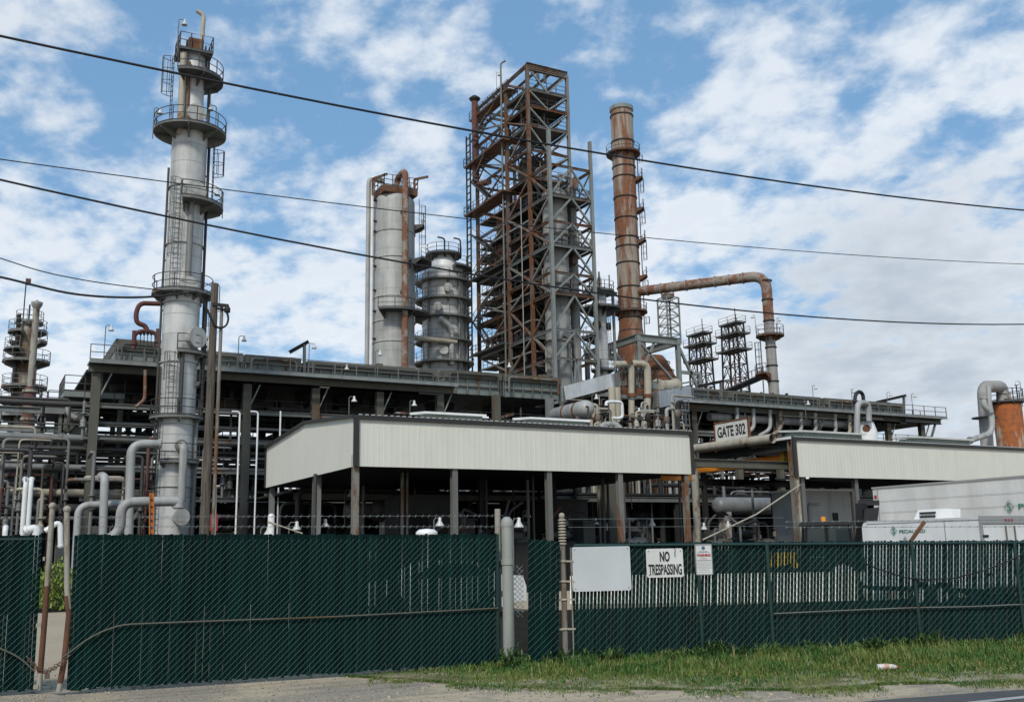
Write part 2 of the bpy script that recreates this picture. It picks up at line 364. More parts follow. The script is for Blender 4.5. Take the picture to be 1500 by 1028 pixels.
lowc=n.m('MULTIPLY',n.smooth(sx.outputs[2],.40,.06),.245); dens=n.m('ADD',dens,lowc)
cov=n.smooth(dens,.63,.87)
core=n.smooth(n.m('ADD',n.m('MULTIPLY',mid,.8),n.m('MULTIPLY',big,.3)),.42,.72)
cc=n.mix(core,(.93,.97,1.0),(.80,.86,.93))
gr=None
for (px,py,rad,amp) in GREYS:
    g=blob(px,py,rad,amp); gr=g if gr is None else n.m('ADD',gr,g)
gr=n.m('MULTIPLY',gr,n.m('MULTIPLY_ADD',mid,1.6,.1),None,True); cc=n.mix(gr,cc,(.40,.46,.54))
skc=n.mix(1.,sky.outputs[0],(SKYS*1.0,SKYS*1.02,SKYS*1.0),'MULTIPLY')
skc=n.mix(.42,skc,(.24,.52,.88))
cc=n.mix(1.,cc,(CLB,CLB,CLB),'MULTIPLY')
fin=n.mix(n.m('MULTIPLY',cov,.93),skc,cc)
n.l(n.mix(1.,fin,(10,10,10),'MULTIPLY'),bg.inputs['Color']); bg.inputs['Strength'].default_value=.1
sl=bpy.data.lights.new('sun','SUN'); sl.energy=SUNE; sl.angle=R(8); sl.color=(1,.95,.88); so=bpy.data.objects.new('sun',sl); COL.objects.link(so)
sd=V((math.sin(SUNAZ)*math.cos(SUNEL),math.cos(SUNAZ)*math.cos(SUNEL),math.sin(SUNEL))); so.rotation_euler=sd.to_track_quat('Z','Y').to_euler(); so.location=(0,0,60)
sc.view_settings.view_transform='Standard'; sc.view_settings.look='None'; sc.view_settings.exposure=EXPO; sc.view_settings.gamma=1
# ---------------------------------------------------------------- ground
def sheet(name,poly,z,mat,kind='structure'):
    mb=MB(); mb.add([(p[0],p[1],z) for p in poly],[tuple(range(len(poly)))]); o=mb.obj(name,M[mat]); o['kind']=kind; return o
def jag(pts,amp,step):
    out=[]
    for i in range(len(pts)-1):
        a,b=V(pts[i]),V(pts[i+1]); m=max(1,int((b-a).length/step)); nn=V((-(b-a).y,(b-a).x,0)).normalized()
        for k in range(m): out.append(a.lerp(b,k/m)+nn*random.uniform(-amp,amp))
    out.append(V(pts[-1])); return out
sheet('ground',[(-1500,-1500),(1500,-1500),(1500,1500),(-1500,1500)],0,'yard')
GA=G(97,1018); GB=G(728,977); GD=(GB-GA).normalized(); GN=V((-GD.y,GD.x,0))     # gate line; GN points into the plant
FA=G(836,972); FB=G(1500,943); FD=(FB-FA).normalized(); FN=V((-FD.y,FD.x,0))
# shoulder on the street side of the fence
sh=[GA-GD*40+GN*1.2,GA+GN*1.4,GB+GN*.4,FA+FN*.3,FB+FN*.3,FB+FD*60+FN*.3,FB+FD*60-FN*14,GA-GD*40-FN*25]
sheet('gravel_shoulder',sh,.004,'sand')
far=[GB+GN*.5,FA+FN*.4,FB+FD*40+FN*.4,FB+FD*40+FN*13,FA+FN*13,GB+GN*9-GD*3,GB+GN*3-GD*4]
sheet('shed_shade_ground',[(-60,36),(140,36),(140,130),(-60,130)],.006,'apron')  # dark ground sheet with the sheds' shade put into its colour
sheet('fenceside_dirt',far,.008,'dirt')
e1=G(1120,1040); e2=G(1500,1011); ed=(e2-e1).normalized(); en=V((-ed.y,ed.x,0))
road=jag([e1-ed*30,e1,e2,e2+ed*60],.05,.5)+[e2+ed*60-en*9,e1-ed*30-en*9]
sheet('road',road,.016,'asphalt')
l1=G(1440,1028); l2=G(1500,1021.5); ld=(l2-l1).normalized(); ln=V((-ld.y,ld.x,0))
sheet('edge_line',[l1-ld*2,l2+ld*50,l2+ld*50-ln*.12,l1-ld*2-ln*.12],.022,'line')
edge=[G(x,y) for x,y in ((505,991),(600,997),(700,1004),(850,1009),(1000,1011),(1150,1012),(1230,1007),(1300,1003),(1400,1001),(1500,998),(1800,985))]
gpoly=jag(edge,.12,.35)+[FB+FD*14+FN*.25,FA+FN*.25,GB+GN*.2]
sheet('verge',gpoly,.012,'soil')
# grass
def edge_d(p):   # 0 at the fence line .. 1 at the front edge
    best=1e9
    for i in range(len(edge)-1):
        a,b=edge[i],edge[i+1]; t=max(0,min(1,(p-a).dot(b-a)/(b-a).length_squared)); best=min(best,(a+(b-a)*t-p).length)
    return best
def inside(p,poly):
    c=False; j=len(poly)-1
    for i in range(len(poly)):
        a,b=poly[i],poly[j]
        if (a.y>p.y)!=(b.y>p.y) and p.x<(b.x-a.x)*(p.y-a.y)/(b.y-a.y)+a.x: c=not c
        j=i
    return c
def blade(mb,p,h,w,lean,az):
    c,s=math.cos(az),math.sin(az); d=V((c,s,0)); t=V((-s,c,0))*w/2; u=V((0,0,1))
    p1=p+u*h*.55+d*lean*h*.3; p2=p+u*h+d*lean*h*.95-u*h*lean*.25
    mb.add([p-t,p+t,p1+t*.8,p1-t*.8,p2],[(0,1,2,3),(3,2,4)])
from mathutils import noise as mn
Vr=V((-fw.x,-fw.y,0)).normalized(); gb=MB(); cnt=0; poly=[V((p[0],p[1],0)) for p in gpoly]
xs=[p.x for p in poly]; ys=[p.y for p in poly]; tries=0
fa2=FA-FD*.6
while cnt<NGRASS and tries<NGRASS*12:
    tries+=1
    p=V((random.uniform(min(xs),min(max(xs),24)),random.uniform(min(ys),max(ys)),0))
    if not inside(p,poly): continue
    dd=edge_d(p); nz=mn.noise(p*1.1)*.5+mn.noise(p*3.7)*.5
    if random.random()>.30+dd*.55+nz*1.1: continue
    p.z=.012
    if (p-CAM).length>22 and random.random()<.5: continue
    tall=min(1,dd/1.7); h=(.028+.1*tall**1.7)*random.uniform(.5,1.35)*(1+nz*.9)
    h=max(.02,h)
    if tall>.8 and random.random()<.03: h*=1.8
    blade(gb,p,h,.011+.006*random.random(),random.uniform(.1,.9),random.uniform(0,2*PI)); cnt+=1
for k in range(2600):      # stray tufts running out over the gravel
    i_=random.randrange(len(edge)-1); p=edge[i_].lerp(edge[i_+1],random.random()); o_=(-abs(random.gauss(0,.28)) if mn.noise(p*1.7)>-.1 else 0); p=p+Vr*o_*-1; p.z=.01
    for j_ in range(4): blade(gb,p+V((random.uniform(-.04,.04),random.uniform(-.04,.04),0)),random.uniform(.015,.05),.009,random.uniform(.4,1.2),random.uniform(0,2*PI))
o=gb.obj('grass',M['grass']); o['kind']='stuff'; o['label']='green and straw coloured grass growing along the foot of the fence'
# weeds right at the fence
wb=MB()
for k in range(150):
    t=random.random(); base=(GB.lerp(FA,random.uniform(-.6,1)) if k<22 else FA.lerp(FB+FD*5,t))-FN*random.uniform(.05,.55)
    if mn.noise(base*.7)<-.15: continue
    H=random.uniform(.1,.26)*(1+.5*mn.noise(base*.9))
    for s_ in range(random.randint(3,6)):
        az=random.uniform(0,2*PI); tip=base+V((math.cos(az)*.12,math.sin(az)*.12,H*random.uniform(.7,1.1)))
        wb.beam(base,tip,.006)
        for q_ in range(9):
            f_=.2+.8*q_/9; pp=base.lerp(tip,f_); aa=random.uniform(0,2*PI); blade(wb,pp,.09*random.uniform(.6,1.2),.022,1.2,aa)
o=wb.obj('weeds',M['weed']); o['kind']='stuff'; o['label']='leafy green weeds leaning on the foot of the slatted fence'
# loose stones
pb=MB()
for k in range(2600):
    p=G(random.uniform(-100,1560),random.uniform(990,1060)); r=random.uniform(.006,.022)*(1 if random.random()<.97 else 1.8)
    if edge_d(p)>.3 and inside(p,poly): continue
    if (p-e1).dot(en)<0.05 and random.random()<.9: continue
    pb.sphere((p.x,p.y,.006),r,5,3,.6)
pd=MB()
for k in range(1500):
    p=G(random.uniform(-100,1300),random.uniform(985,1060)); r=random.uniform(.004,.016)
    if inside(p,poly) or (p-e1).dot(en)<0.05: continue
    pd.sphere((p.x,p.y,.006),r,5,3,.6)
o=pd.obj('dark_pebbles',M['stone']); o['kind']='stuff'; o['label']='dark stones scattered over the gravel shoulder'
o=pb.obj('pebbles',M['sand']); o['kind']='stuff'; o['label']='loose pebbles scattered over the gravel shoulder'
# ---------------------------------------------------------------- slatted chain link
def slats(bl,br,tl,tr,pitch,wd,name,parent,ins,gaps=0,seed=1,wf=None):
    rs=random.Random(seed); L=(br-bl).length; m=int(L/pitch); mb=MB(); nrm=ins
    for k in range(m):
        t=(k+.5)/m; a=bl.lerp(br,t); b=tl.lerp(tr,t); d=(br-bl).normalized()
        ww=wd*rs.uniform(.95,1.04); 
        if wf: ww*=wf(t)
        if rs.random()<gaps: ww*=.88
        a=a+d*rs.uniform(-.003,.003)+V((0,0,rs.uniform(-.015,.02))); b=b+d*rs.uniform(-.004,.004)+V((0,0,rs.uniform(-.008,.012)))
        off=nrm*(.007 if k%2 else 0)
        # shallow folded slat: two faces meeting at a central crease
        mid=nrm*-.011
        p=[a-d*ww/2+off,a+mid+off,a+d*ww/2+off]; q_=[b-d*ww/2+off,b+mid+off,b+d*ww/2+off]
        bk=nrm*.004
        vs=p+q_+[v+bk for v in p]+[v+bk for v in q_]
        mb.add(vs,[(0,1,4,3),(1,2,5,4),(7,6,9,10),(8,7,10,11),(3,4,10,9),(4,5,11,10),(0,3,9,6),(2,8,11,5)])
    return mb.obj(name,M['green'],parent)
def mesh_wires(bl,br,tl,tr,pitch,name,parent,ins,mat,r=.0035,both=True,z0=.03):
    mb=MB(); L=(br-bl).length; d=(br-bl).normalized(); H=((tl-bl).length+(tr-br).length)/2
    def pt(s_,h): t=s_/L; return bl.lerp(br,t).lerp(tl.lerp(tr,t),h/H)
    s_=-H
    while s_<L:
        for sg in ((1,-1) if both else (1,)):
            if sg==1: a0,a1=max(s_,0),min(s_+H,L); h0,h1=a0-s_,a1-s_
            else: a0,a1=max(s_,0),min(s_+H,L); h0,h1=H-(a0-s_),H-(a1-s_)
            if a1-a0<.05: continue
            off=ins*(-.012 if sg==1 else .014)
            mb.beam(pt(a0,h0)+off,pt(a1,h1)+off,r*2)
        s_+=pitch
    return mb.obj(name,M[mat],parent)
def cablep(pts,r,mat,name,parent=None,n=6,rad=.5): return MB().path(fillet(pts,rad,5),r,n).obj(name,M[mat],parent)
# right leaf of the gate
GATEGRP='leaves of the vehicle gate'
gl=GA; gr=GB; tl=PV(109,783,GA,GB); tr=PV(728,782,GA,GB); up=V((0,0,.06))
g=T('slatted_gate','wide green slatted chain link gate leaf right of the chained gap','gate',tuple(gl),GATEGRP)
slats(gl+up,gr+up,tl,tr,.043,.0450,'slats',g,GN,.03,3,lambda t:1 if t<.68 else .95)
mesh_wires(gl+up,gr+up,tl-V((0,0,.07)),tr-V((0,0,.07)),.085,'wire_mesh',g,GN,'gwire',.0025)
pa=PV(98,748,GA,GB); pm=PV(101,900,GA,GB); pbt=PV(86,1012,GA,GB)
mb=MB(); mb.path([pbt,PV(94,968,GA,GB),pm,PV(98,860,GA,GB),pa],.034,10); o=mb.obj('end_post',M['postc'],g)
MB().path([PV(88,1000,GA,GB),PV(94,968,GA,GB),pm,PV(98,872,GA,GB)],.0355,10,caps=False).obj('rusted_section',M['posto2'],o)
MB().sphere(tuple(pa+V((0,0,.02))),.05).obj('post_cap',M['postc'],o)
cablep([PV(92,962,GA,GB)-GN*.05,PV(135,930,GA,GB)-GN*.05,PV(175,914,GA,GB)-GN*.05,PV(300,909,GA,GB)-GN*.05,PV(480,903,GA,GB)-GN*.05,PV(728,890,GA,GB)-GN*.05],.012,'steelol','tension_rod',g)
pr=PV(733,1,GA,GB); pr=G(733,974); 
mb=MB()
for s_,zz in ((0,1.93),): mb.beam(tl-V((0,0,.05))+GN*.02,tr-V((0,0,.05))+GN*.02,.03)
mb.beam(gl+GN*.02+V((0,0,.1)),gr+GN*.02+V((0,0,.1)),.03); mb.beam(GB+V((0,0,.05)),tr,.045); mb.obj('frame',M['gpost'],g)
mb=MB()
for yy in (757,771): 
    a=PV(112,yy+(0 if yy<760 else 0),GA,GB); b=PV(738,yy-2 if yy<760 else yy,GA,GB); mb.tube(a,b,.0028,n=4)
    for k in range(60): q_=a.lerp(b,(k+random.random()*.3)/60); mb.beam(q_-V((.012,.012,.02)),q_+V((.012,.012,.02)),.003); mb.beam(q_-V((.012,-.012,.02)),q_+V((.012,-.012,.02)),.003)
mb.obj('barbed_wire',M['wire'],g)
# left leaf
g2=T('slatted_gate','narrow green slatted gate leaf at the left picture edge, left of the chained gap','gate',tuple(G(46,1018)),GATEGRP)
LB=G(48,1017); LD=GD; LA=LB-LD*4.5; tlr=PV(62,783,LA,LB); ltl=LA+V((0,0,(tlr-LB).z+.02))
slats(LA+up,LB+up,ltl,tlr,.044,.0455,'slats',g2,GN,.05,5)
mesh_wires(LA+up,LB+up,ltl-V((0,0,.07)),tlr-V((0,0,.07)),.085,'wire_mesh',g2,GN,'gwire',.0025)
o=MB().path([PV(57,1010,LA,LB),PV(66,900,LA,LB),PV(77,742,LA,LB)],.034,10).obj('end_post',M['postc'],g2)
MB().path([PV(59,985,LA,LB),PV(66,900,LA,LB),PV(69,858,LA,LB)],.0355,10,caps=False).obj('rusted_section',M['posto2'],o)
MB().sphere(tuple(PV(77,741,LA,LB)),.05).obj('post_cap',M['postc'],o)
cablep([PV(-60,930,LA,LB)-GN*.05,PV(0,948,LA,LB)-GN*.05,PV(30,962,LA,LB)-GN*.05,PV(52,983,LA,LB)-GN*.05],.012,'steelol','tension_rod',g2)
MB().beam(ltl-V((0,0,.05)),tlr-V((0,0,.05)),.03).obj('frame',M['gpost'],g2)
for a,b in ((PV(56,1005,LA,LB),PV(49,1005,LA,LB)),(PV(60,915,LA,LB),PV(53,915,LA,LB)),(PV(66,818,LA,LB),PV(63,818,LA,LB))): MB().beam(a-GN*.03,b-GN*.03,.03,.05).obj('tension_band',M['postc'],g2)
# chain and lock between the leaves
def chain(p0,p1,sag,m=16,r=.006,name='links',parent=None):
    mb=MB()
    for k in range(m):
        t=(k+.5)/m; c=p0.lerp(p1,t)-V((0,0,sag*4*t*(1-t))); t2=t+.5/m; c2=p0.lerp(p1,t2)-V((0,0,sag*4*t2*(1-t2))); d=(c2-c).normalized()
        u=V((0,0,1)) if k%2 else V((d.y,-d.x,0)); u=(u-d*u.dot(d)).normalized(); Lk=(p1-p0).length/m*.75
        ps=[c+d*math.cos(a)*Lk+u*math.sin(a)*.018 for a in [2*PI*i/10 for i in range(11)]]
        mb.path(ps,r,5,caps=False)
    return mb.obj(name,M['steelr'],parent)
c0=PV(40,960,GA,GB)-GN*.08; c1=PV(103,958,GA,GB)-GN*.08; t=T('gate_chain','rusty chain looped across the gap between the two gate leaves','chain',tuple(c0))
chain(c0,PV(68,985,GA,GB)-GN*.08,.02,9,name='links',parent=t); chain(PV(66,984,GA,GB)-GN*.09,c1,.03,9,name='links',parent=t)
chain(PV(52,978,GA,GB)-GN*.06,PV(88,968,GA,GB)-GN*.06,.06,9,name='links',parent=t)
lk=PV(70,985,GA,GB)-GN*.1; t=T('padlock','small dark padlock hanging on the chain in the gate gap','padlock',tuple(lk)); 
mb=MB(); mb.box(lk-V((0,0,.03)),(.06,.03,.06)); mb.obj('lock_body',M['steelr'],t); MB().path([lk+V((-.02,0,0)),lk+V((-.02,0,.04)),lk+V((0,0,.055)),lk+V((.02,0,.04)),lk+V((.02,0,0))],.006,6).obj('shackle',M['wire'],t)
# big round gate post and its slim companion
bp=G(746,975); t=T('gate_post','thick grey steel gate post with a domed cap','post',tuple(bp)); zt=ZA(744,768,bp.x,bp.y)
mb=MB(); mb.lathe(bp.x,bp.y,[(.087,0),(.087,zt)],20); mb.obj('pipe_post',M['postg'],t)
MB().lathe(bp.x,bp.y,[(.094,zt-.03),(.096,zt+.02),(.088,zt+.06),(.062,zt+.1),(.03,zt+.118),(.001,zt+.12)],20).obj('dome_cap',M['postg'],t)
MB().lathe(bp.x,bp.y,[(.087,1.48),(.1,1.48),(.1,1.56),(.087,1.56)],20,sm=False).obj('clamp',M['postg'],t)
hp=G(734,974)+GN*.05; t2=T('hinge_post','slim rusty gate hinge post beside the thick grey post','post',tuple(hp)); zh=ZA(737,745,hp.x,hp.y)
MB().tube(hp,hp+V((0,0,zh)),.045,n=12).obj('pipe_post',M['postc'],t2)
mb=MB(); 
for zz in (.12,.75,1.5): mb.beam(hp+V((-.03,-.04,zz)),hp+V((.15,-.04,zz)),.06,.07)
mb.obj('hinge',M['rust'],t2); mb=MB(); mb.path([hp+V((-.04,-.05,.1)),hp+V((-.04,-.05,1.5))],.03,8); mb.obj('hinge_rod',M['steelr'],t2)
# rusty post with insulator stack
qp=G(829,973); t=T('fence_post','rusty brown fence post with wire ties, left of the blank board','post',tuple(qp)); zq=ZA(828,755,qp.x,qp.y)
MB().tube(qp,qp+V((0,0,zq)),.042,n=12).obj('pipe_post',M['posto'],t); MB().sphere(tuple(qp+V((0,0,zq))),.048).obj('post_cap',M['postc'],t)
mb=MB()
for k in range(9): z=zq-.08-k*.045; mb.lathe(qp.x,qp.y,[(.044,z),(.062,z+.006),(.062,z+.02),(.044,z+.026)],10)
for z in (.1,.5,.93,1.2,1.5): mb.lathe(qp.x,qp.y,[(.044,z),(.054,z),(.054,z+.03),(.044,z+.03)],10); mb.beam(qp+V((0,0,z+.015))-FD*.14-FN*.02,qp+V((0,0,z+.015))+FD*.16-FN*.02,.016,.025)
mb.obj('wire_ties',M['tan'],t)
mb=MB(); 
for s_ in (-.12,.12): mb.beam(qp+FD*s_-FN*.02+V((0,0,.05)),qp+FD*s_-FN*.02+V((0,0,1.72)),.012,.02)
mb.obj('tension_bar',M['postc'],t)
# narrow slatted panel and open mesh
na=G(774,976); nb=G(818,975); nt_=PV(774,789,na,nb); nt2=PV(820,793,na,nb); t=T('slatted_fence_bay','narrow green slatted fence panel between the two tall posts','fence panel',tuple(na))
nn=(nb-na).normalized(); nn=V((-nn.y,nn.x,0))
slats(na+up,nb+up,nt_,nt2,.044,.046,'slats',t,nn,.0,9); mesh_wires(na+up,nb+up,nt_,nt2,.1,'wire_mesh',t,nn,'gwire',.0025)
oa=G(757,974)+GN*.1; ob=G(773,974)+GN*.1; t=T('chain_link_bay','bare chain link strip in the gap right of the thick grey post','fence panel',tuple(oa))
mesh_wires(oa+V((0,0,.7)),ob+V((0,0,.7)),oa+V((0,0,1.46)),ob+V((0,0,1.46)),.075,'wire_mesh',t,GN,'wire',.0035)
MB().tube(oa+V((-.1,-.1,.82)),ob+V((.35,-.15,.78)),.011,n=6).obj('tie_rod',M['steelr'],t)
# ---------------------------------------------------------------- right fence
FE=FB+FD*16; tA=PV(840,795,FA,FB); tB=PV(1500,791,FA,FB); tE=tB+(tB-tA)/(FB-FA).length*16
f=T('slatted_fence','long green slatted chain link fence running right along the grass verge','fence',tuple(FA))
L1=(FE-FA).length
slats(FA+up,FE+up,tA,tE,.056,.0470,'slats',f,FN,.2,11)
mesh_wires(FA+up,FE+up,tA-V((0,0,.03)),tE-V((0,0,.03)),.112,'wire_mesh',f,FN,'gwire',.0025)
def onf(px,h,off=0):
    b=PV(px,900,FA,FB); return V((b.x,b.y,h))+FN*off
TOPH=(tA.z+tB.z)/2
def ftop(px): b=PV(px,793,FA,FB); return tA.z+(tB.z-tA.z)*((b-tA).dot(FD)/(tB-tA).dot(FD))
mb=MB(); mb.path([tA-V((0,0,.04))-FN*.035,tB-V((0,0,.04))-FN*.035,tE-V((0,0,.04))-FN*.035],.024,8); mb.obj('top_rail',M['gpost'],f)
for px in (1025,1128,1343,1495,1610,1750):
    h=ftop(px); MB().tube(onf(px,0,-.045),onf(px,h,-.045),.033,n=10).obj('line_post',M['gpost'],f)
a=onf(1343,ftop(1343),-.03); b=PV(1354,764,FA,FB); MB().beam(a,b,.045,.05).obj('barb_arm',M['rust'],f)
mb=MB()
for yl,yr in ((762,763),(770,773)):
    a=PV(1150,yl+2,FA,FB)-V((0,0,.0)); b=PV(1500,yr-2,FA,FB); e=b+(b-a)*.8; mb.tube(a,e,.0035,n=4)
    for k in range(50): q_=a.lerp(e,(k+.3*random.random())/50); mb.beam(q_-V((.01,.01,.018)),q_+V((.01,.01,.018)),.004); mb.beam(q_-V((.01,-.01,.018)),q_+V((.01,-.01,.018)),.004)
for yy in (760,772): mb.tube(PV(832,yy,FA,FB),PV(1150,yy-2,FA,FB),.003,n=4)
mb.obj('barbed_wire',M['wire'],f)
cablep([PV(1131,898,FA,FB)-FN*.06,PV(1240,893,FA,FB)-FN*.06,PV(1343,889,FA,FB)-FN*.06,PV(1420,888,FA,FB)-FN*.06,PV(1500,884,FA,FB)-FN*.06,PV(1640,884,FA,FB)-FN*.06],.012,'steel','tension_rod',f)
sag=[PV(x,y,FA,FB)-FN*.085 for x,y in ((1262,824),(1285,834),(1320,845),(1350,849),(1395,846),(1440,834),(1475,820),(1500,808),(1560,790))]
MB().path(sag,.012,6).obj('slack_cable',M['cable'],f)
# rubble at the right end of the verge
# ---------------------------------------------------------------- lettering and signs
def text(s,name,parent,mat,o,xd,h,width,bold=.0,yd=V((0,0,1)),nrm=None):
    c=bpy.data.curves.new('t','FONT'); c.body=s; c.align_x='CENTER'; c.align_y='CENTER'; c.size=1; c.offset=bold; c.extrude=.004
    ob=bpy.data.objects.new('t',c); COL.objects.link(ob); bpy.context.view_layer.update()
    me=bpy.data.meshes.new_from_object(ob.evaluated_get(bpy.context.evaluated_depsgraph_get())); bpy.data.objects.remove(ob); bpy.data.curves.remove(c)
    vs=np.array([v.co[:] for v in me.vertices]); mn_,mx=vs.min(0),vs.max(0); sz=mx-mn_; ce=(mn_+mx)/2
    nrm=nrm or xd.cross(yd); out=[o+xd*float((v[0]-ce[0])/sz[0]*width)+yd*float((v[1]-ce[1])/sz[1]*h)+nrm*float(v[2]) for v in vs]
    mb=MB(); mb.add(out,[tuple(p.vertices) for p in me.polygons]); bpy.data.meshes.remove(me)
    return mb.obj(name,M[mat],parent)
def board(px0,py0,px1,py1,off,A,B,D,NN,t,mat,th=.006,r=.03):
    a=PV((px0+px1)/2,(py0+py1)/2,A-NN*off,B-NN*off); wd=(PV(px1,(py0+py1)/2,A-NN*off,B-NN*off)-PV(px0,(py0+py1)/2,A-NN*off,B-NN*off)).length
    hh=(PV((px0+px1)/2,py0,A-NN*off,B-NN*off)-PV((px0+px1)/2,py1,A-NN*off,B-NN*off)).length
    ps=[]
    for cx,cy,a0 in ((1,1,0),(-1,1,90),(-1,-1,180),(1,-1,270)):
        for k in range(5): an=R(a0+k*22.5); ps.append(a+D*(cx*(wd/2-r)+r*math.cos(an))+V((0,0,cy*(hh/2-r)+r*math.sin(an))))
    o=MB().prism(ps,NN*th).obj('panel',M[mat],t); return a,wd,hh,o
def bolts(t,a,wd,hh,D,NN):
    mb=MB()
    for i in (-1,1):
        for j in (-1,1): mb.tube(a+D*i*(wd/2-.04)+V((0,0,j*(hh/2-.04)))-NN*.006,a+D*i*(wd/2-.04)+V((0,0,j*(hh/2-.04))),.009,n=8)
    mb.obj('bolts',M['steelr'],t)
t=T('blank_sign','large blank white board hung on the green fence','sign',tuple(G(880,972)-FN*.06)); a,wd,hh,o=board(839,800,924,865,.075,FA,FB,FD,FN,t,'signb'); bolts(t,a,wd,hh,FD,FN)
t=T('no_trespassing_sign','white metal sign reading NO TRESPASSING in black on the fence','sign',tuple(G(974,970)-FN*.06)); a,wd,hh,o=board(947,803,1001,845,.075,FA,FB,FD,FN,t,'signw'); bolts(t,a,wd,hh,FD,FN)
text('NO','lettering',t,'blackp',a+V((0,0,hh*.22))-FN*.001,FD,hh*.36,wd*.27,.035); text('TRESPASSING','lettering',t,'blackp',a-V((0,0,hh*.23))-FN*.001,FD,hh*.38,wd*.9,.028)
mb=MB(); pp=a+FD*wd*.28+V((0,0,hh*.5))-FN*.012; mb.path([pp+FD*.0,pp-V((0,0,.04))+FD*.006,pp-V((0,0,.08))-FD*.004,pp-V((0,0,.13))+FD*.004],.006,5); mb.obj('rust_drip_wire',M['dark'],t)
t=T('warning_notice','small white notice headed WARNING in red on the fence','sign',tuple(G(1031,968)-FN*.06)); a,wd,hh,o=board(1019,797,1043,841,.08,FA,FB,FD,FN,t,'signw',r=.008)
text('WARNING','lettering',t,'red',a+V((0,0,hh*.14))-FN*.001,FD,hh*.10,wd*.84,.03)
mb=MB(); c_=a+V((0,0,hh*.38))-FN*.002; mb.prism([c_+FD*math.cos(k*PI/8)*.03+V((0,0,math.sin(k*PI/8)*.03)) for k in range(16)],FN*.002); mb.obj('seal_emblem',M['blue'],t)
mb=MB()
for hz,ww,hk in ((.27,.5,.016),(.24,.72,.016),(.03,.42,.02),(-.03,.84,.028),(-.1,.8,.01),(-.15,.84,.01),(-.2,.8,.01),(-.25,.84,.01),(-.3,.8,.01),(-.35,.6,.01),(-.42,.78,.008)): mb.box(a+V((0,0,hz*hh))-FN*.002,(wd*ww,.002,hh*hk*1.2),math.atan2(FD.y,FD.x))
mb.obj('small_print',M['greyp'],t)
mb=MB(); c=a
for i in (-1,1): mb.beam(a+FD*i*wd*.49+V((0,0,-hh*.5)),a+FD*i*wd*.49+V((0,0,hh*.5)),.012,.016); mb.beam(a-FD*wd*.49+V((0,0,i*hh*.495)),a+FD*wd*.49+V((0,0,i*hh*.495)),.012,.016)
mb.obj('frame',M['greyp'],t)
# litter
b=G(1300,985); t=T('plastic_bottle','crushed clear plastic bottle with a red cap lying on the verge','bottle',(b.x,b.y,.02)); d=RT.copy(); d.z=0; d.normalize()
c=V((b.x,b.y,.075)); MB().path([c-d*.13,c-d*.12,c-d*.05,c,c+d*.06,c+d*.10,c+d*.13],[.03,.042,.045,.037,.042,.03,.016],10).obj('bottle_body',M['litterp'],t); MB().tube(c+d*.13,c+d*.155,.017,n=10).obj('cap',M['red'],t); MB().tube(c-d*.04,c+d*.02,.046,n=10).obj('label_wrap',plain('pale_orange_label',(.5,.3,.2)),t)
for (px,py),lb in (((1188,977),'scrap of white paper lying in the grass left of the bottle'),):
    b=G(px,py); mb=MB(); mb.add([b+V((-.06,0,.02)),b+V((.05,-.02,.03)),b+V((.07,.04,.08)),b+V((-.03,.05,.05)),b+V((0,.01,.09))],[(0,1,4),(1,2,4),(2,3,4),(3,0,4),(0,3,2,1)]); tag(mb.obj('paper_scrap',M['lampw']),lb,'litter')
b=G(292*1.0,1003); 
# power lines along the street
def wire(pts,Y,r,label,ext=(-2500,4200),grp='overhead lines along the street'):
    xs=np.array([p[0] for p in pts]); ys=np.array([p[1] for p in pts]); deg=2 if len(pts)>2 else 1
    W=[P(x,y,Y) for x,y in pts]; X=np.array([p.x for p in W]); Z=np.array([p.z for p in W]); co_=np.polyfit(X,Z,deg)
    if co_[0]<0 and deg==2: co_=np.polyfit(X,Z,1)
    x0,x1=W[0].x-30,W[-1].x+25; out=[V((x,Y,float(np.polyval(co_,x)))) for x in np.linspace(x0,x1,60)]
    return tag(MB().path(out,r,6).obj('overhead_cable',M['cable']),label,'cable',grp)
wire([(0,53),(330,123),(690,190),(940,236),(1500,308)],13,.0165,'thick black overhead cable, topmost, crossing in front of both tall towers')
wire([(0,262),(240,318),(590,385),(900,432),(1500,475)],18,.019,'thick black overhead cable, lowest on the right, crossing just above the gate roofs')
wire([(0,232),(330,280),(690,321),(940,347),(1500,387)],20,.011,'thin black overhead cable running between the two thick ones')
# ================================================================ canopies
def siding(parent,a,b,z0,z1,name='fascia',nout=V((0,-1,0)),prof=None):
    a=V(a);b=V(b);L=(b-a).length;d=(b-a).normalized();m=int(L/.305); mb=MB(); top=prof or (lambda t:z1)
    pts=[]
    for k in range(m):
        s0=k*L/m; w_=L/m
        pts+= [(s0,0),(s0+w_*.62,0),(s0+w_*.70,.006),(s0+w_*.88,.006)]
    pts.append((L,0)); vs=[]
    for s_,o_ in pts: q_=a+d*s_+nout*o_; vs+=[(q_.x,q_.y,z0),(q_.x,q_.y,top(s_/L))]
    fs=[(2*i,2*i+2,2*i+3,2*i+1) for i in range(len(pts)-1)]
    mb.add(vs,fs); o_=-nout*.012; mb.prism([a+o_+V((0,0,z0-a.z)),b+o_+V((0,0,z0-b.z)),b+o_+V((0,0,top(1)-b.z)),a+o_+V((0,0,top(0)-a.z))],-nout*.06)
    return mb.obj(name,M['siding'],parent)
CX0=P(522,608,46.4).x; CX1=P(1010,633,46.4).x; CY=46.4; CYB=60.8
zt=P(522,608,CY).z; zb=P(522,683,CY).z; zt1=P(1010,634,CY).z; zb1=P(1010,694,CY).z
ztc=(zt+zt1)/2; zbc=(zb+zb1)/2; print('canopy',CX0,CX1,zt,zt1,zb,zb1)
rid=PX(449,619,CX0); bk=PX(392,655,CX0); print('ridge',rid,'back',bk); CYB=bk.y
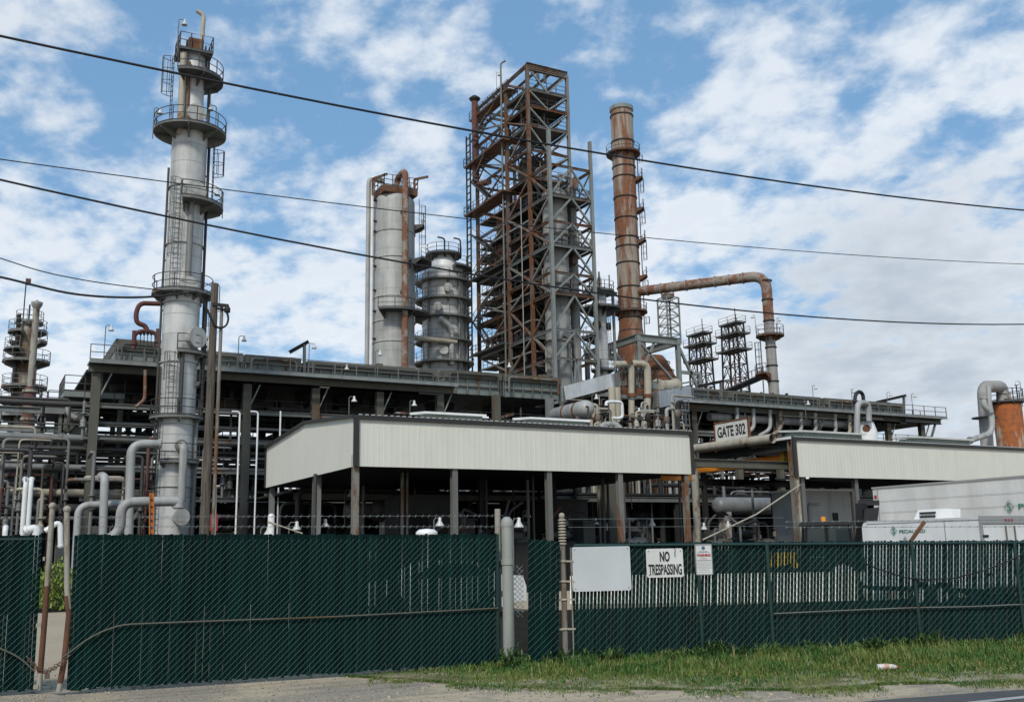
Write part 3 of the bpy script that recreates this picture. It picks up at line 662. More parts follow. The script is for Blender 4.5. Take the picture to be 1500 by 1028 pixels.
RZ=rid.z; RT_=(rid.y-CY)/(CYB-CY)
def gable(t): return ztc+(RZ-ztc)*t/RT_ if t<RT_ else RZ+(bk.z-RZ)*(t-RT_)/(1-RT_)
c1=T('canopy_shed','long open sided shed with cream ribbed fascia, left of the GATE 302 sign','shed',(CX0,CY,0),'open sided sheds')
siding(c1,(CX0,CY,0),(CX1,CY,0),zbc,ztc)
# left end panel with gabled top
mb=MB(); L=CYB-CY; m=int(L/.305); vs=[]
pts=[]
for k in range(m):
    s0=k*L/m; w_=L/m; pts+=[(s0,0),(s0+w_*.62,0),(s0+w_*.70,.006),(s0+w_*.88,.006)]
pts.append((L,0))
for s_,o_ in pts: vs+=[(CX0-.06-o_,CY+s_,zbc),(CX0-.06-o_,CY+s_,gable(s_/L))]
mb.add(vs,[(2*i+1,2*i+3,2*i+2,2*i) for i in range(len(pts)-1)]); mb.obj('end_fascia',M['siding'],c1)
for X_ in (CX0-.04,CX1):
    mb=MB(); mb.prism([(X_,CY+.01,zbc),(X_,CYB,zbc),(X_,CYB,bk.z),(X_,rid.y,RZ),(X_,CY+.01,ztc)],(.05,0,0)); mb.obj('end_wall',M['trim'],c1)
mb=MB(); mb.prism([(CX0-.12,CY-.05,ztc+.02),(CX0-.12,rid.y,RZ+.02),(CX0-.12,CYB+.05,bk.z+.02),(CX0-.12,CYB+.05,bk.z-.08),(CX0-.12,rid.y,RZ-.08),(CX0-.12,CY-.05,ztc-.08)],(CX1-CX0+.24,0,0)); roof_a=mb
mb=MB(); mb.bb(CX0-.2,CX1+.15,CY-.14,CY-.06,ztc-.16,ztc+.05)
k_=CX0
mb.beam((CX0-.17,CY-.1,ztc),(CX0-.17,rid.y,RZ),.12,.16); mb.beam((CX0-.17,rid.y,RZ),(CX0-.17,CYB,bk.z),.12,.16)
mb.bb(CX0-.16,CX0+.12,CY-.13,CY-.03,zbc,ztc); mb.bb(CX1-.05,CX1+.15,CY-.13,CY-.03,zbc-.02,ztc); mb.bb(CX0-.15,CX0-.03,CYB-.1,CYB+.05,zbc,bk.z)
mb.obj('edge_trim',M['trim'],c1)
mb=roof_a; x=CX0+.1                      # closure teeth of the ribbed roof along the eave
while x<CX1: mb.bb(x,x+.16,CY-.17,CY-.02,ztc+.05,ztc+.095); x+=.33
mb.obj('roof',M['roofm'],c1)
for px,m_ in ((520.5,'posto'),(665,'steel'),(803,'steel'),(907,'steelm'),(1003,'posto')):
    p=P(px,700,CY+.25); mb=MB(); mb.ibeam((p.x,CY+.25,0),(p.x,CY+.25,zbc+.6),.3,.3,.05); mb.obj('column',M[m_],c1)
for Y_ in (CY+7,CYB-.25):
    for k in range(5):
        X_=CX0+.3+(CX1-CX0-.6)*k/4; mb=MB(); mb.ibeam((X_,Y_,0),(X_,Y_,zbc+.8),.3,.3,.05); mb.obj('column',M['dark' if k else 'steelg'],c1)
p=PX(455,740,CX0); MB().ibeam((CX0+.25,p.y,0),(CX0+.25,p.y,zbc+.3),.28,.28,.05).obj('column',M['steel'],c1)
for Y_ in (CY+.3,CY+7,CYB-.3):
    MB().ibeam((CX0,Y_,zbc+.55),(CX1,Y_,zbc+.55),.25,.5,.04).obj('roof_beam',M['dark'],c1)
for px0,px1,py,lb in ((603,706,606,'long low white ridge vent on the left shed roof'),(756,858,614,'low white ridge vent nearer the right end of the shed roof')):
    yv=CY+2.2; a=P(px0+25,py,yv); b=P(px1,py,yv); zz=(a.z+b.z)/2; t=T('ridge_vent',lb,'roof vent',(a.x,yv,ztc),'roof vents on the shed')
    MB().bb(a.x,b.x,yv,yv+1.6,ztc-.1,zz-.05).obj('vent_box',M['shade'],t)
    MB().prism([(a.x-.3,yv-.25,zz-.1),(b.x+.15,yv-.25,zz-.1),(b.x+.15,yv+1.9,zz+.1),(a.x-.3,yv+1.9,zz+.1)],(0,0,.12)).obj('vent_cap',M['white'],t)
MB().bb(CX0+.1,CX1-.05,CY+.1,CYB-.1,zbc+.02,zbc+.1).obj('shade_sheet',M['blackp'],c1)  # black sheet added below the roof, standing for the interior's shade
# right shed
DX0=P(1161,641,46.2).x; DY=46.2; dzt=P(1161,641,DY).z; dzb=P(1165,698,DY).z; DX1=84; print('canopy2',DX0,dzt,dzb, P(1500,657,DY))
DYB=PX(1022,662,DX0).y; DZB=PX(1022,662,DX0).z; print('back',DYB,DZB)
c2=T('canopy_shed','open sided shed with cream ribbed fascia at the right picture edge','shed',(DX0,DY,0),'open sided sheds')
siding(c2,(DX0,DY,0),(DX1,DY,0),dzb,dzt)
mb=MB(); mb.prism([(DX0-.1,DY-.05,dzt+.02),(DX0-.1,(DY+DYB)/2,dzt+.25),(DX0-.1,DYB,DZB+.02),(DX0-.1,DYB,DZB-.08),(DX0-.1,(DY+DYB)/2,dzt+.15),(DX0-.1,DY-.05,dzt-.08)],(DX1-DX0,0,0)); roof_a=mb
mb=MB(); mb.bb(DX0-.1,DX1,DY-.14,DY-.06,dzt-.14,dzt+.05); mb.bb(DX0-.14,DX0+.12,DY-.13,DY-.03,dzb,dzt); mb.obj('edge_trim',M['trim'],c2)
mb=roof_a; x=DX0+.1
while x<DX1: mb.bb(x,x+.16,DY-.17,DY-.02,dzt+.05,dzt+.095); x+=.33
mb.obj('roof',M['roofm'],c2)
MB().beam((DX0-.2,DY,dzt+.0),(DX0-.2,DYB,DZB),.1,.16).obj('gutter',M['white'],c2)
MB().bb(DX0+.1,DX0+.3,DY+.1,DYB,dzt-.75,dzt-.12).obj('end_rafter',M['dark'],c2)
for Y_,m_ in ((DY+.2,'posto'),):
    MB().ibeam((DX0+.1,Y_,0),(DX0+.1,Y_,dzt-.1),.42,.42,.07).obj('column',M[m_],c2)
for px in (1255,1178):
    p=P(px,720,DY+.3 if px>1200 else DY+.2); MB().ibeam((p.x,DY+.4,0),(p.x,DY+.4,dzb+.5),.3,.3,.05).obj('column',M['steel'],c2)
for k in range(6):
    X_=DX0+.4+6.4*k; MB().ibeam((X_,DYB,0),(X_,DYB,dzb+1),.3,.3,.05).obj('column',M['dark'],c2)
for Y_ in (DY+.4,DYB): MB().ibeam((DX0,Y_,dzb+.3),(DX1,Y_,dzb+.3),.25,.5,.04).obj('roof_beam',M['dark'],c2)
a=PX(1022,690,DX0); 
za=ZA(1150,680,DX0+.1,DY+.4); tb=P(1160,682,DY+1.2); tb0=P(1000,680,DY+1.2); MB().ibeam((tb0.x,DY+1.2,tb.z),(tb.x+.5,DY+1.2,tb.z),.3,.5,.05).obj('tie_beam',M['steelol'],c2)
MB().bb(DX0-.5,DX1,DY-.5,DY-.4,-1,-.9) if 0 else None
for px0,px1,py,lb in ((1150,1262,636,'white low vent box on the left end of the right shed roof'),(1318,1420,645,'grey sided low vent box farther along the right shed roof')):
    yv=DY+2.4; a=P(px0+28,py,yv); b=P(px1,py,yv); zz=dzt+.85; t=T('ridge_vent',lb,'roof vent',(a.x,yv,dzt),'roof vents on the shed')
    MB().bb(a.x,b.x,yv,yv+1.8,dzt-.1,zz-.05).obj('vent_box',M['shade'],t)
    MB().prism([(a.x-.3,yv-.3,zz-.12),(b.x+.15,yv-.3,zz-.12),(b.x+.15,yv+2.1,zz+.12),(a.x-.3,yv+2.1,zz+.12)],(0,0,.12)).obj('vent_cap',M['roofm'],t)
# low part of the vent: sloping left end comes from the hipped sheet
MB().bb(DX0+3.4,DX1,DY+.1,DYB-.1,dzb+.02,dzb+.1).obj('shade_sheet',M['blackp'],c2)  # black sheet added here too, so the bay under the roof goes dark
# gate 302 sign on a long pipe
gx=DX0-1.0; pR=PX(1132,642,gx); pL=PX(1018,657,gx); print('pipe',pR,pL)
t=T('pipe_portal','pale steel post carrying a long tan pipe above the shed bay','pipe portal',(pL.x,pL.y,0))
o=MB().path([pL+(pL-pR)*.02,pR],.3,16,caps=False).obj('carrier_pipe',M['tan'],t)
MB().path([pR-(pR-pL).normalized()*.35,pR-(pR-pL).normalized()*.3],.27,16).obj('pipe_bore',M['cable'],o)
MB().tube((pL.x,pL.y+.2,0),(pL.x,pL.y+.2,pL.z-.1),.25,n=16).obj('post',M['postc'],t)
bx=MB(); 
for px in (1046.5,1095): q_=PX(px,646,gx); bx.ibeam((gx,q_.y,q_.z-.1),(gx,q_.y,q_.z+.15),.2,.2,.04)
bx.obj('saddle',M['rust'],t)
sA=PX(1050,652,gx-.05); sB=PX(1096,643,gx-.05); s0=PX(1050,647,gx-.05); top0=PX(1049,620,gx-.05); 
t=T('gate_number_sign','white sign reading GATE 302 with rusty frame standing on the tan pipe','sign',(gx,(sA.y+sB.y)/2,sA.z))
yL=PX(1049,630,gx).y; yR=PX(1097,630,gx).y; zb_=PX(1097,640,gx).z; zt_=PX(1097,613,gx).z; mid=V((gx-.06,(yL+yR)/2,(zb_+zt_)/2)); W_=yL-yR; H_=zt_-zb_
MB().box(mid,(.05,W_,H_)).obj('panel',M['signr'],t)
mb=MB(); 
for s_ in (-1,1): mb.box(mid+V((.03,s_*(W_/2+.05),-.25)),(.16,.12,H_+.8)); mb.box(mid+V((.03,0,s_*(H_/2+.05))),(.16,W_+.2,.12))
mb.obj('frame',M['rust'],t)
text('GATE 302','lettering',t,'blackp',mid+V((-.028,0,0)),V((0,-1,0)),H_*.62,W_*.86,.03)
# overhead crane
t=T('bridge_crane','orange bridge crane girder hung inside the bay behind the tie beam','crane',(DX0-3,DY+6,dzb+1))
mb=MB(); a=PX(1155,668,DX0+1.5); yy=DY+3.2; b_=P(1145,668,yy); a_=PX(1078,684,b_.x-1.2); 
q0=P(1150,673,DY+1.9); q1=V((q0.x-.8,q0.y+9,q0.z+.1)); q1=PX(1020,692,q0.x-.8); q1.z=q0.z
MB().ibeam(V((q0.x,q0.y,q0.z)),V((q1.x,q1.y,q0.z)),.35,.6,.05).obj('girder',M['orange'],t)
r0_=P(1003,688,CY+8.5); r1_=P(1155,671,DY+3); 
ra=P(968,697,CY+1.4); rb=P(1013,697,CY+1.4); MB().ibeam((ra.x,CY+1.4,ra.z),(rb.x,CY+1.4,ra.z),.35,.5,.05).obj('runway_beam',M['orange'],t)
MB().box((q0.x,q0.y,q0.z+.1),(.5,.3,1.2)).obj('end_truck',M['yellow'],t)
for px in (972,1000): q_=P(px,690,CY+6); MB().box((q_.x,CY+6,q_.z-.1),(.9,.5,.5)).obj('trolley',M['orange'],t)
# thin wooden prop and rope
a=P(1168,703,DY-2); b=P(1176,792,DY-2); t=T('slim_post','slim white post standing in front of the right shed corner','post',(b.x,b.y,0)); MB().tube((b.x,b.y,0),a,.1,.09,10).obj('pole',M['postc'],t)
a=P(1172,710,DY-2.2); b=P(1030,790,DY-6); tag(MB().path([a,a.lerp(b,.5)-V((0,0,.25)),b],.045,6).obj('guy_rope',M['tan']),'pale rope slanting down from the slim white post','rope')
# ================================================================ pipe rack
RY=76.0; RYB=92.0; XC=[18.1+5.45*k for k in range(-2,15)]
zW=sum(P(x,y,RY).z for x,y in ((315,540),(559,557),(728,569),(1245,604)))/4; print('walk z',[round(P(x,y,RY).z,2) for x,y in ((315,540),(559,557),(728,569),(1245,604))])
rk=T('pipe_rack','long elevated steel pipe rack with tall columns running across the plant','pipe rack',(XC[0],RY,0))
XL,XR=XC[0]-.6,XC[-1]+3
GAP=(XC[5]+1.2,XC[8]-2.6)      # break in the deck
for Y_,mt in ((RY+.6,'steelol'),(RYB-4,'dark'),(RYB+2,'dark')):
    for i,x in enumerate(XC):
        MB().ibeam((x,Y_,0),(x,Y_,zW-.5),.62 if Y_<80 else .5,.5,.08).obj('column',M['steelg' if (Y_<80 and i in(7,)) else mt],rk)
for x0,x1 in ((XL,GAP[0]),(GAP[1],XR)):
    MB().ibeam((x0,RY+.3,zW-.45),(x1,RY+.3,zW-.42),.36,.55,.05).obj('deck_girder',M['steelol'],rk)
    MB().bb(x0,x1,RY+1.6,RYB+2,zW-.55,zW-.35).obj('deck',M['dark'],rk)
    wk=MB().bb(x0,x1,RY-.6,RY+1.4,zW-.12,zW).obj('walkway',M['steelg'],rk)
    MB().bb(x0,x1,RY-.66,RY-.605,zW-.2,zW+.05).obj('toe_plate',M['steelg'],wk)
    railing(wk,[(x0,RY-.55),(x1,RY-.55)],zW,1.15,.035,'railg',step=1.82)
for x in XC:
    if GAP[0]-3<x<GAP[1]+3 and not(x<GAP[0] or x>GAP[1]): continue
    for s_ in (1,): MB().beam((x+s_*.25,RY+.5,zW-2.6),(x+s_*1.0,RY+.3,zW-.75),.1).obj('knee_brace',M['steelg'],rk)
levels=[zW-3.1,zW-5.4,zW-7.7,zW-9.8]
for z in levels:
    for Y_ in (RY+.6,RYB-4):
        MB().ibeam((XL,Y_,z),(XR,Y_,z),.25,.35,.04).obj('longitudinal_beam',M['dark' if Y_>80 else 'steel'],rk)
    mb=MB()
    for x in XC: mb.ibeam((x,RY+.6,z-.3),(x,RYB+2,z-.3),.25,.4,.04)
    mb.obj('cross_beams',M['dark'],rk)
wk=MB().bb(XL,XR,RY+1.6,RY+2.6,levels[0]+.0,levels[0]+.08).obj('walkway',M['dark'],rk); railing(wk,[(XL,RY+1.65),(XR,RY+1.65)],levels[0]+.08,1.1,.03,'rail',step=2)
for a,b,z0,z1 in ((2,3,levels[3]-3,levels[2]),(4,5,levels[2],levels[0]),(0,1,0,levels[2])):
    MB().beam((XC[a],RY+.5,z0),(XC[b],RY+.5,z1),.22).obj('diagonal_brace',M['steel'],rk)
t=T('added_shade_deck','broad dark deck added to shade the yard between the left shed and the rack','shade deck',(18,62.5,0))  # added deck, mostly unseen, that shades the yard and the sheds' insides
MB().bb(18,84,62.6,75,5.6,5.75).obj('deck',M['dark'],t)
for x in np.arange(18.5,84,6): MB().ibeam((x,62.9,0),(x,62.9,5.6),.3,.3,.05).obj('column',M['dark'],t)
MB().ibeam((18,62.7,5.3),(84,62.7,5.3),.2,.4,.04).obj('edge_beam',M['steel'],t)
MB().bb(18,84,74.4,74.6,0,5.5).obj('shade_screen',M['dark'],t)  # dark screen belonging to the added shade deck
# pipes on the rack
rs=random.Random(5); pipe_i=0
def rpipe(x0,x1,y,z,r,mat,label,grp='long pipes lying in the rack'):
    t=T('rack_pipe',' '.join(label.replace(',','').split()[:16]),'pipe',(x0,y,z-r),grp); MB().tube((x0,y,z),(x1,y,z),r,n=10).obj('pipe_run',M[mat],t)
    x=x0+3
    while x<x1: MB().tube((x,y,z),(x+.15,y,z),r*1.25,n=10).obj('flange',M[mat],t); x+=rs.uniform(12,22)
    return t
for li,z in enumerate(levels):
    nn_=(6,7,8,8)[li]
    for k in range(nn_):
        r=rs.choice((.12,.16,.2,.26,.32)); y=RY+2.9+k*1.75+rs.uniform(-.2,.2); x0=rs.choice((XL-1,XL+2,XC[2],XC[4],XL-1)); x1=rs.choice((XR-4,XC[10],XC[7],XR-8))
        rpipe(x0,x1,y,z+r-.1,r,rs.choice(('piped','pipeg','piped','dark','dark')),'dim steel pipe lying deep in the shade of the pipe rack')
for y_px,mat,r,lb in ((604,'piped',.22,'dull pipe on the upper tier of the rack, just below the deck walkway'),(650,'pipeg',.28,'grey pipe on the second tier of the rack front'),(690,'pipeg',.25,'grey pipe on the third tier of the rack front'),(664,'piped',.16,'slim dull pipe between the second and third rack tiers')):
    rpipe(XL-20,XC[4] if y_px>620 else XC[6],RY+1.3,ZA(357,y_px,18.1,RY+1.3),r,mat,lb)
# header pipe and drain legs at the right half
zz=P(1150,620,RY+.4).z
rpipe(P(1040,600,RY+1).x,P(1270,600,RY+1).x,RY+1.2,P(1140,616,RY+1.2).z,.42,'pipew','fat pale header pipe under the right half of the rack')
for k,(px,mt) in enumerate(((1079,'pipew'),(1103,'pipew'),(1127,'pipew'),(1142,'duct'),(1172,'pipew'),(1193,'pipew'),(1222,'pipew'),(1243,'tan'))):
    a=P(px,600,RY+.2); zt2=zW-.3; t=T('drain_pipe','cranked pale drain pipe dropping from the rack deck, right of the GATE 302 sign' if mt=='pipew' else ('cranked drain pipe with rusty skin dropping from the rack deck' if mt=='duct' else 'cranked tan drain pipe, last before the domed vessel'),'pipe',(a.x,RY+.2,a.z-3),'drain pipes under the rack deck')
    MB().pipe([(a.x,RY+.2,zt2),(a.x,RY+.2,zt2-2.0),(a.x-1.3,RY+.8,zt2-2.75),(a.x-1.3,RY+.8,zt2-3.7)],.2,.6,10).obj('pipe_run',M[mt],t)
    MB().tube((a.x,RY+.2,zt2-.25),(a.x,RY+.2,zt2-.12),.28,n=10).obj('flange',M[mt],t)
# ---------------------------------------------------------------- air coolers on the deck
def cooler(px0,px1,label,h=1.75,mat='steelol',step=1.3,X=None,yb=RYB-1):
    x0=P(px0,550,RY+1.9).x if X is None else X[0]; x1=P(px1,560,RY+1.9).x if X is None else X[1]
    t=T('air_cooler',label,'air cooler',(x0,RY+1.9,zW-.3),'air coolers in a row on the rack deck')
    y0=RY+1.9
    MB().bb(x0,x1,y0+.35,yb,zW-.3,zW+h*.62).obj('plenum',M['shade'],t)
    mb=MB(); mb.bb(x0-.05,x1+.05,y0+.05,yb+.2,zW+h*.62,zW+h); 
    mb.obj('tube_bundle',M[mat],t)
    mb=MB(); x=x0
    while x<=x1+.01: mb.beam((x,y0+.25,zW-.3),(x,y0+.25,zW+h*.62),.1,.14); x+=(x1-x0)/max(1,round((x1-x0)/1.05))
    mb.bb(x0,x1,y0+.15,y0+.34,zW+h*.22,zW+h*.3); mb.obj('stiffener',M['steel'],t)
    mb=MB(); x=x0+1.5
    while x<x1-1: MB().lathe(x,RY+6.5,[(1.3,zW-1.2),(1.4,zW-.6)],14).obj('fan_ring',M['dark'],t); x+=3.4
    for k in range(max(3,int((x1-x0)/1.6))): xx=rs.uniform(x0+.3,x1-.3); MB().box((xx,y0+rs.uniform(.2,4),zW+h+.1),(rs.uniform(.15,.7),.25,rs.uniform(.15,.45))).obj('top_fitting',M[rs.choice(('dark','steelm','steelol'))],t)
    MB().pipe([(x0+.4,y0-.12,zW+.1),(x0+.4,y0-.12,zW+h*.82),(x1-.4,y0-.12,zW+h*.82),(x1-.4,y0-.12,zW+.1)],.09,.3,8).obj('header_pipe',M[rs.choice(('steelm','piped','steelol'))],t)
    return t
cooler(168,232,'weathered brown air cooler box at the left end of the deck',2.2,'steelol')
cooler(236,354,'grey green air cooler box just right of the tall left column',1.8,'steel')
cooler(360,440,'grey green air cooler box left of the slanted lifting beam',1.75,'steelol')
cooler(452,640,'long weathered air cooler box below the fat grey column',1.6,'steelol')
cooler(652,735,'air cooler box below the rusty steel tower, nearer its left side',1.75,'steelol')
cooler(739,822,'air cooler box at the right end of the left deck, against the pale blue duct',1.75,'steelol')
cooler(1006,1056,'greenish air cooler box right behind the GATE 302 sign',1.8,'steel')
cooler(1066,1200,'long brown weathered air cooler box left of the lamp on the right deck',1.75,'steelol')
cooler(1206,1322,'brown weathered air cooler box at the far right end of the deck',1.75,'steelol')
def davit(px,py0,pxe,pye,Y,label):
    b=P(px,py0+30,Y); b.z=zW; tp=P(px,py0,Y); e=P(pxe,pye,Y); t=T('lifting_beam',label,'lifting beam',tuple(b),'lifting beams on the deck'); MB().ibeam(b,tp,.22,.22,.04).obj('post',M['steel'],t); MB().ibeam(tp+(tp-e).normalized()*.4+V((0,0,.1)),e,.22,.3,.04).obj('beam',M['dark'],t); return t
davit(446,505,424,516,RY+2.2,'slanted dark lifting beam above the left half of the deck')
davit(1056,560,1022,566,RY+2.2,'slanted dark lifting beam on the deck right of the rusty stack')
davit(1324,581,1284,589,RY+2.2,'slanted dark lifting beam near the right end of the deck')
davit(805,540,760,553,RY+2.6,'slanted dark lifting beam in front of the rusty steel tower') if 0 else None
LAMPS=[(350,494,RY,3,'floodlight on a thin pole rising from the left half deck'),(453,505,RY+.2,2.6,'floodlight on a thin pole beside the slanted lifting beam'),(550,515,RY-.4,2.6,'floodlight on a pole under the fat grey column'),(155,478,RY+1.5,5.5,'double floodlight on the tall thin pole above the left deck end'),
(1190,566,RY+.2,2.4,'floodlight on a pole at the middle of the right deck'),(1247,571,RY+.2,2.4,'floodlight on a pole left of the bowed vent pipes'),(1299,576,RY+.4,2.4,'floodlight on a pole right of the bowed vent pipes'),(1335,578,RY+.4,2.4,'floodlight on a pole at the end railing of the right deck'),
(501,536,RY-.3,1.4,'short floodlight on the deck railing left of the fat grey column'),(740,533,RY-.3,3,'floodlight on a pole before the rusty steel tower')]
for px,py,Y_,h,lb in LAMPS:
    q_=P(px,py,Y_); lamp(q_.x,Y_,q_.z-h,h,lb,tw=random.uniform(-.5,.3))
# end of right deck: railing bay and bracket
e=T('end_platform','railed grating platform jutting from the right end of the rack','platform',(XC[-1],RY,zW-3)); x0=P(1322,600,RY).x; x1=P(1372,610,RY).x
MB().bb(x0,x1,RY-.3,RY+3,zW-.7,zW-.45).obj('grating',M['plat'],e); railing(e,[(x0,RY-.25),(x1-3,RY-.25)],zW-.45,1.1,.03,'rail')
MB().beam((x1-.3,RY,zW-.6),(x1-1.4,RY,zW-2.6),.2).obj('bracket',M['steel'],e)
# ================================================================ blue grey flare ducts at the gap
def duct(pts,w,h,mat,label):
    a,b=pts; t=T('sloping_duct',label,'duct',(a[0],a[1],a[2]-h)); MB().beam(a,b,w,h).obj('duct_body',M['pale'],t)
    m=5
    for k in range(m+1): p=V(a).lerp(V(b),k/m); MB().beam(p-V((.1,0,0)),p+V((.1,0,0)),w+.1,h+.12).obj('flange',M['steel'],t)
    return t
x0=P(836,578,RY+.5); x1=P(901,563,RY-6)
duct((P(832,577,RY-2),P(901,558.5,RY-6)),1.2,1.25,'steelg','pale blue sloping box duct left of the tan U pipes')
duct((P(957,586,RY-6),P(1004,577,RY-1.5)),1.2,1.4,'steelg','pale blue sloping box duct right of the tan U pipes')
# ================================================================ towers
def A(x,y,k): return math.atan2(-y,-x)+R(k)          # k degrees: 0 faces the street camera side, +90 to its right
def rad_at(px0,px1,py,X,Y):
    c=V((X,Y,0)); d=RT.copy(); d.z=0
    D_=(ray((px0+px1)/2,py)); k=math.hypot(X,Y)/math.hypot(D_.x,D_.y); a=CAM+ray(px0,py)*(math.hypot(X,Y)/math.hypot(ray(px0,py).x,ray(px0,py).y)); b=CAM+ray(px1,py)*(math.hypot(X,Y)/math.hypot(ray(px1,py).x,ray(px1,py).y))
    return (a-b).length/2
# --- tower 1
X,Y=P(259,600,68).x,68.0
Zt=lambda py:ZA(0*py+ (259+(600-py)*.05),py,X,Y)
r1=rad_at(231,286,600,X,Y); r2=rad_at(264,299,140,X,Y); print('tower1',X,Y,r1,r2,Zt(60))
t=T('distillation_column','tallest grey column at left with round platforms and a crooked vent pipe on top','column',(X,Y,0))
z200=Zt(207)
MB().lathe(X,Y,[(r1*1.0,0),(r1,z200+.2),(r1,z200+.3),(r2,z200+1.2),(r2,Zt(112)),(r2*.95,Zt(108)),(r2*.95,Zt(84)),(r2*.7,Zt(81)),(.05,Zt(79))],36).obj('shell',M['skin'],t)
def pf(k0,k1,py,ro,ri=None,mat='plat',rail='rail'):
    return platform(t,X,Y,Zt(py),(ri or r1)+.02,ro,A(X,Y,k0),A(X,Y,k1),mat,rail,rr=.032)
platform(t,X,Y,Zt(197),r1*.8,2.45,0,2*PI,'steel','rail',th=.1)
platform(t,X,Y,Zt(118),r2,2.1,A(X,Y,-30),A(X,Y,170),'plat','rail')
pz=Zt(84); mb=MB(); mb.box((X,Y,pz),(2.3,2.3,.14),A(X,Y,8)); o=mb.obj('platform',M['plat'],t)
ca=A(X,Y,8); q4=[(X+1.12*(math.cos(ca)*i-math.sin(ca)*j),Y+1.12*(math.sin(ca)*i+math.cos(ca)*j)) for i,j in ((-1,-1),(1,-1),(1,1),(-1,1),(-1,-1))]; railing(o,q4,pz,1.2,.035,'rail',step=.75)
pf(-8,165,303,2.45,mat='steel'); pf(-120,140,432,2.0,mat='steel'); pf(-5,120,519,1.8,mat='steel'); pf(-105,120,612,1.72,mat='steel'); pf(-32,62,677,1.75,mat='steel')
platform(t,X,Y,Zt(560),r1,1.6,A(X,Y,60),A(X,Y,110))
ladder(t,X+(r1+.5)*math.cos(A(X,Y,80)),Y+(r1+.5)*math.sin(A(X,Y,80)),Zt(300),Zt(212),A(X,Y,80))
ladder(t,X+(r1+.3)*math.cos(A(X,Y,-25)),Y+(r1+.3)*math.sin(A(X,Y,-25)),Zt(430),Zt(275),A(X,Y,-25),True,'railg')
ladder(t,X+(r2+.6)*math.cos(A(X,Y,-75)),Y+(r2+.6)*math.sin(A(X,Y,-75)),Zt(188),Zt(90),A(X,Y,-75))
ladder(t,X+(r1+.45)*math.cos(A(X,Y,75)),Y+(r1+.45)*math.sin(A(X,Y,75)),Zt(600),Zt(430),A(X,Y,75))
ladder(t,X+(r1+.3)*math.cos(A(X,Y,-20)),Y+(r1+.3)*math.sin(A(X,Y,-20)),Zt(610),Zt(520),A(X,Y,-20),True,'railg')
ladder(t,X+(r1+.3)*math.cos(A(X,Y,-50)),Y+(r1+.3)*math.sin(A(X,Y,-50)),.5,Zt(612),A(X,Y,-50),False,'rail')
def vp(k,d,z0,z1,r,mat,name='riser_pipe',top=None):
    a=A(X,Y,k); x_,y_=X+d*math.cos(a),Y+d*math.sin(a); pts=[(x_,y_,z0),(x_,y_,z1)]
    if top: pts.append((X+(r1*.6)*math.cos(a),Y+r1*.6*math.sin(a),z1+.01))
    o=MB().pipe(pts,r,r*2.2,10).obj(name,M[mat],t); mb=MB(); z=z0+1.5
    while z<z1-.5: mb.beam((x_,y_,z),(X,Y,z),.08,.1); z+=3.5
    mb.obj('clip',M['plat'],o)
vp(-38,r2+.28,z200,Zt(88),.24,'tan'); vp(-15,r2+.1,z200,Zt(100),.07,'rust'); vp(12,r1+.25,Zt(440),Zt(300),.2,'pipeg'); vp(8,r1+.2,Zt(615),Zt(520),.14,'piped')
vp(84,r1+.14,Zt(430),Zt(215),.1,'cable'); vp(-84,r1+.12,Zt(640),Zt(250),.08,'piped'); vp(100,r1+.35,Zt(610),Zt(430),.16,'piped'); vp(88,r2+.35,Zt(200),Zt(128),.12,'piped')
vp(62,r2+.3,Zt(118),Zt(92),.14,'cable'); vp(-62,r1+.1,.2,Zt(540),.05,'rail'); vp(70,r1+.18,.2,Zt(620),.12,'pipeg')
for k,py,rr,L in ((15,182,.5,.5),(18,297,.55,.5),(12,432,.45,.45),(40,505,.55,.4),(20,765,.42,.4)): nozzle(t,X,Y,Zt(py)+.3,r1 if py>200 else r2,A(X,Y,k),L,rr,'skin3')
# feed pipe at the foot
a=A(X,Y,18); b0=V((X+(r1)*math.cos(a),Y+r1*math.sin(a),Zt(655))); out=V((math.cos(a),math.sin(a),0))
MB().pipe([b0-out*.3,b0+out*.55,b0+out*.55-V((0,0,3.6))],.25,.5,16).obj('feed_pipe',M['pipew'],t)
MB().path([V((b0.x,b0.y,b0.z))-out*.1,b0+out*.12],.4,16).obj('nozzle_flange',M['steelm'],t)
# crooked vent on top
a=P(291,100,Y); v0=V((X+.6,Y-.3,Zt(104)))
mb=MB(); top=P(297,33,Y); mb.pipe([(top.x-.1,Y-.3,Zt(110)),(top.x,Y-.3,top.z+.4),(P(287,19,Y).x,Y-.3,P(287,19,Y).z)],.15,.5,10).obj('vent_pipe',M['tan'],t)
MB().box((X,Y,pz+.7),(.9,.9,1.1)).obj('relief_valve',M['rust'],t)
MB().tube((X+.4,Y-.4,pz),(X+.4,Y-.4,pz+1.2),.16,n=8).obj('relief_valve',M['steelr'],t)
for dx,dz in ((-.6,.9),(-.3,1.2),(.7,.8)): MB().tube((X+dx,Y-.5,pz),(X+dx,Y-.5,pz+dz),.1,.05,8).obj('top_nozzle',M['dark'],t)
for k in range(9):
    zz=2+k*4.1
    if zz<z200: band(t,X,Y,r1,zz,.07,'skin3')
for (px,py,h),lb in (((262,30,2.2),'floodlight on the very top platform of the tallest grey column'),((226,160,2.2),'floodlight on the left rim of the big round platform'),((317,158,2.2),'floodlight on the right rim of the big round platform'),((327,282,1.9),'floodlight on the rim of the second half round platform'),((322,420,1.8),'floodlight by the wooden pole top on the tall column')):
    q_=P(px,py,Y-.5 if px>290 else Y); lamp(q_.x,q_.y,q_.z-h,h,lb,tw=0 if px<290 else PI)
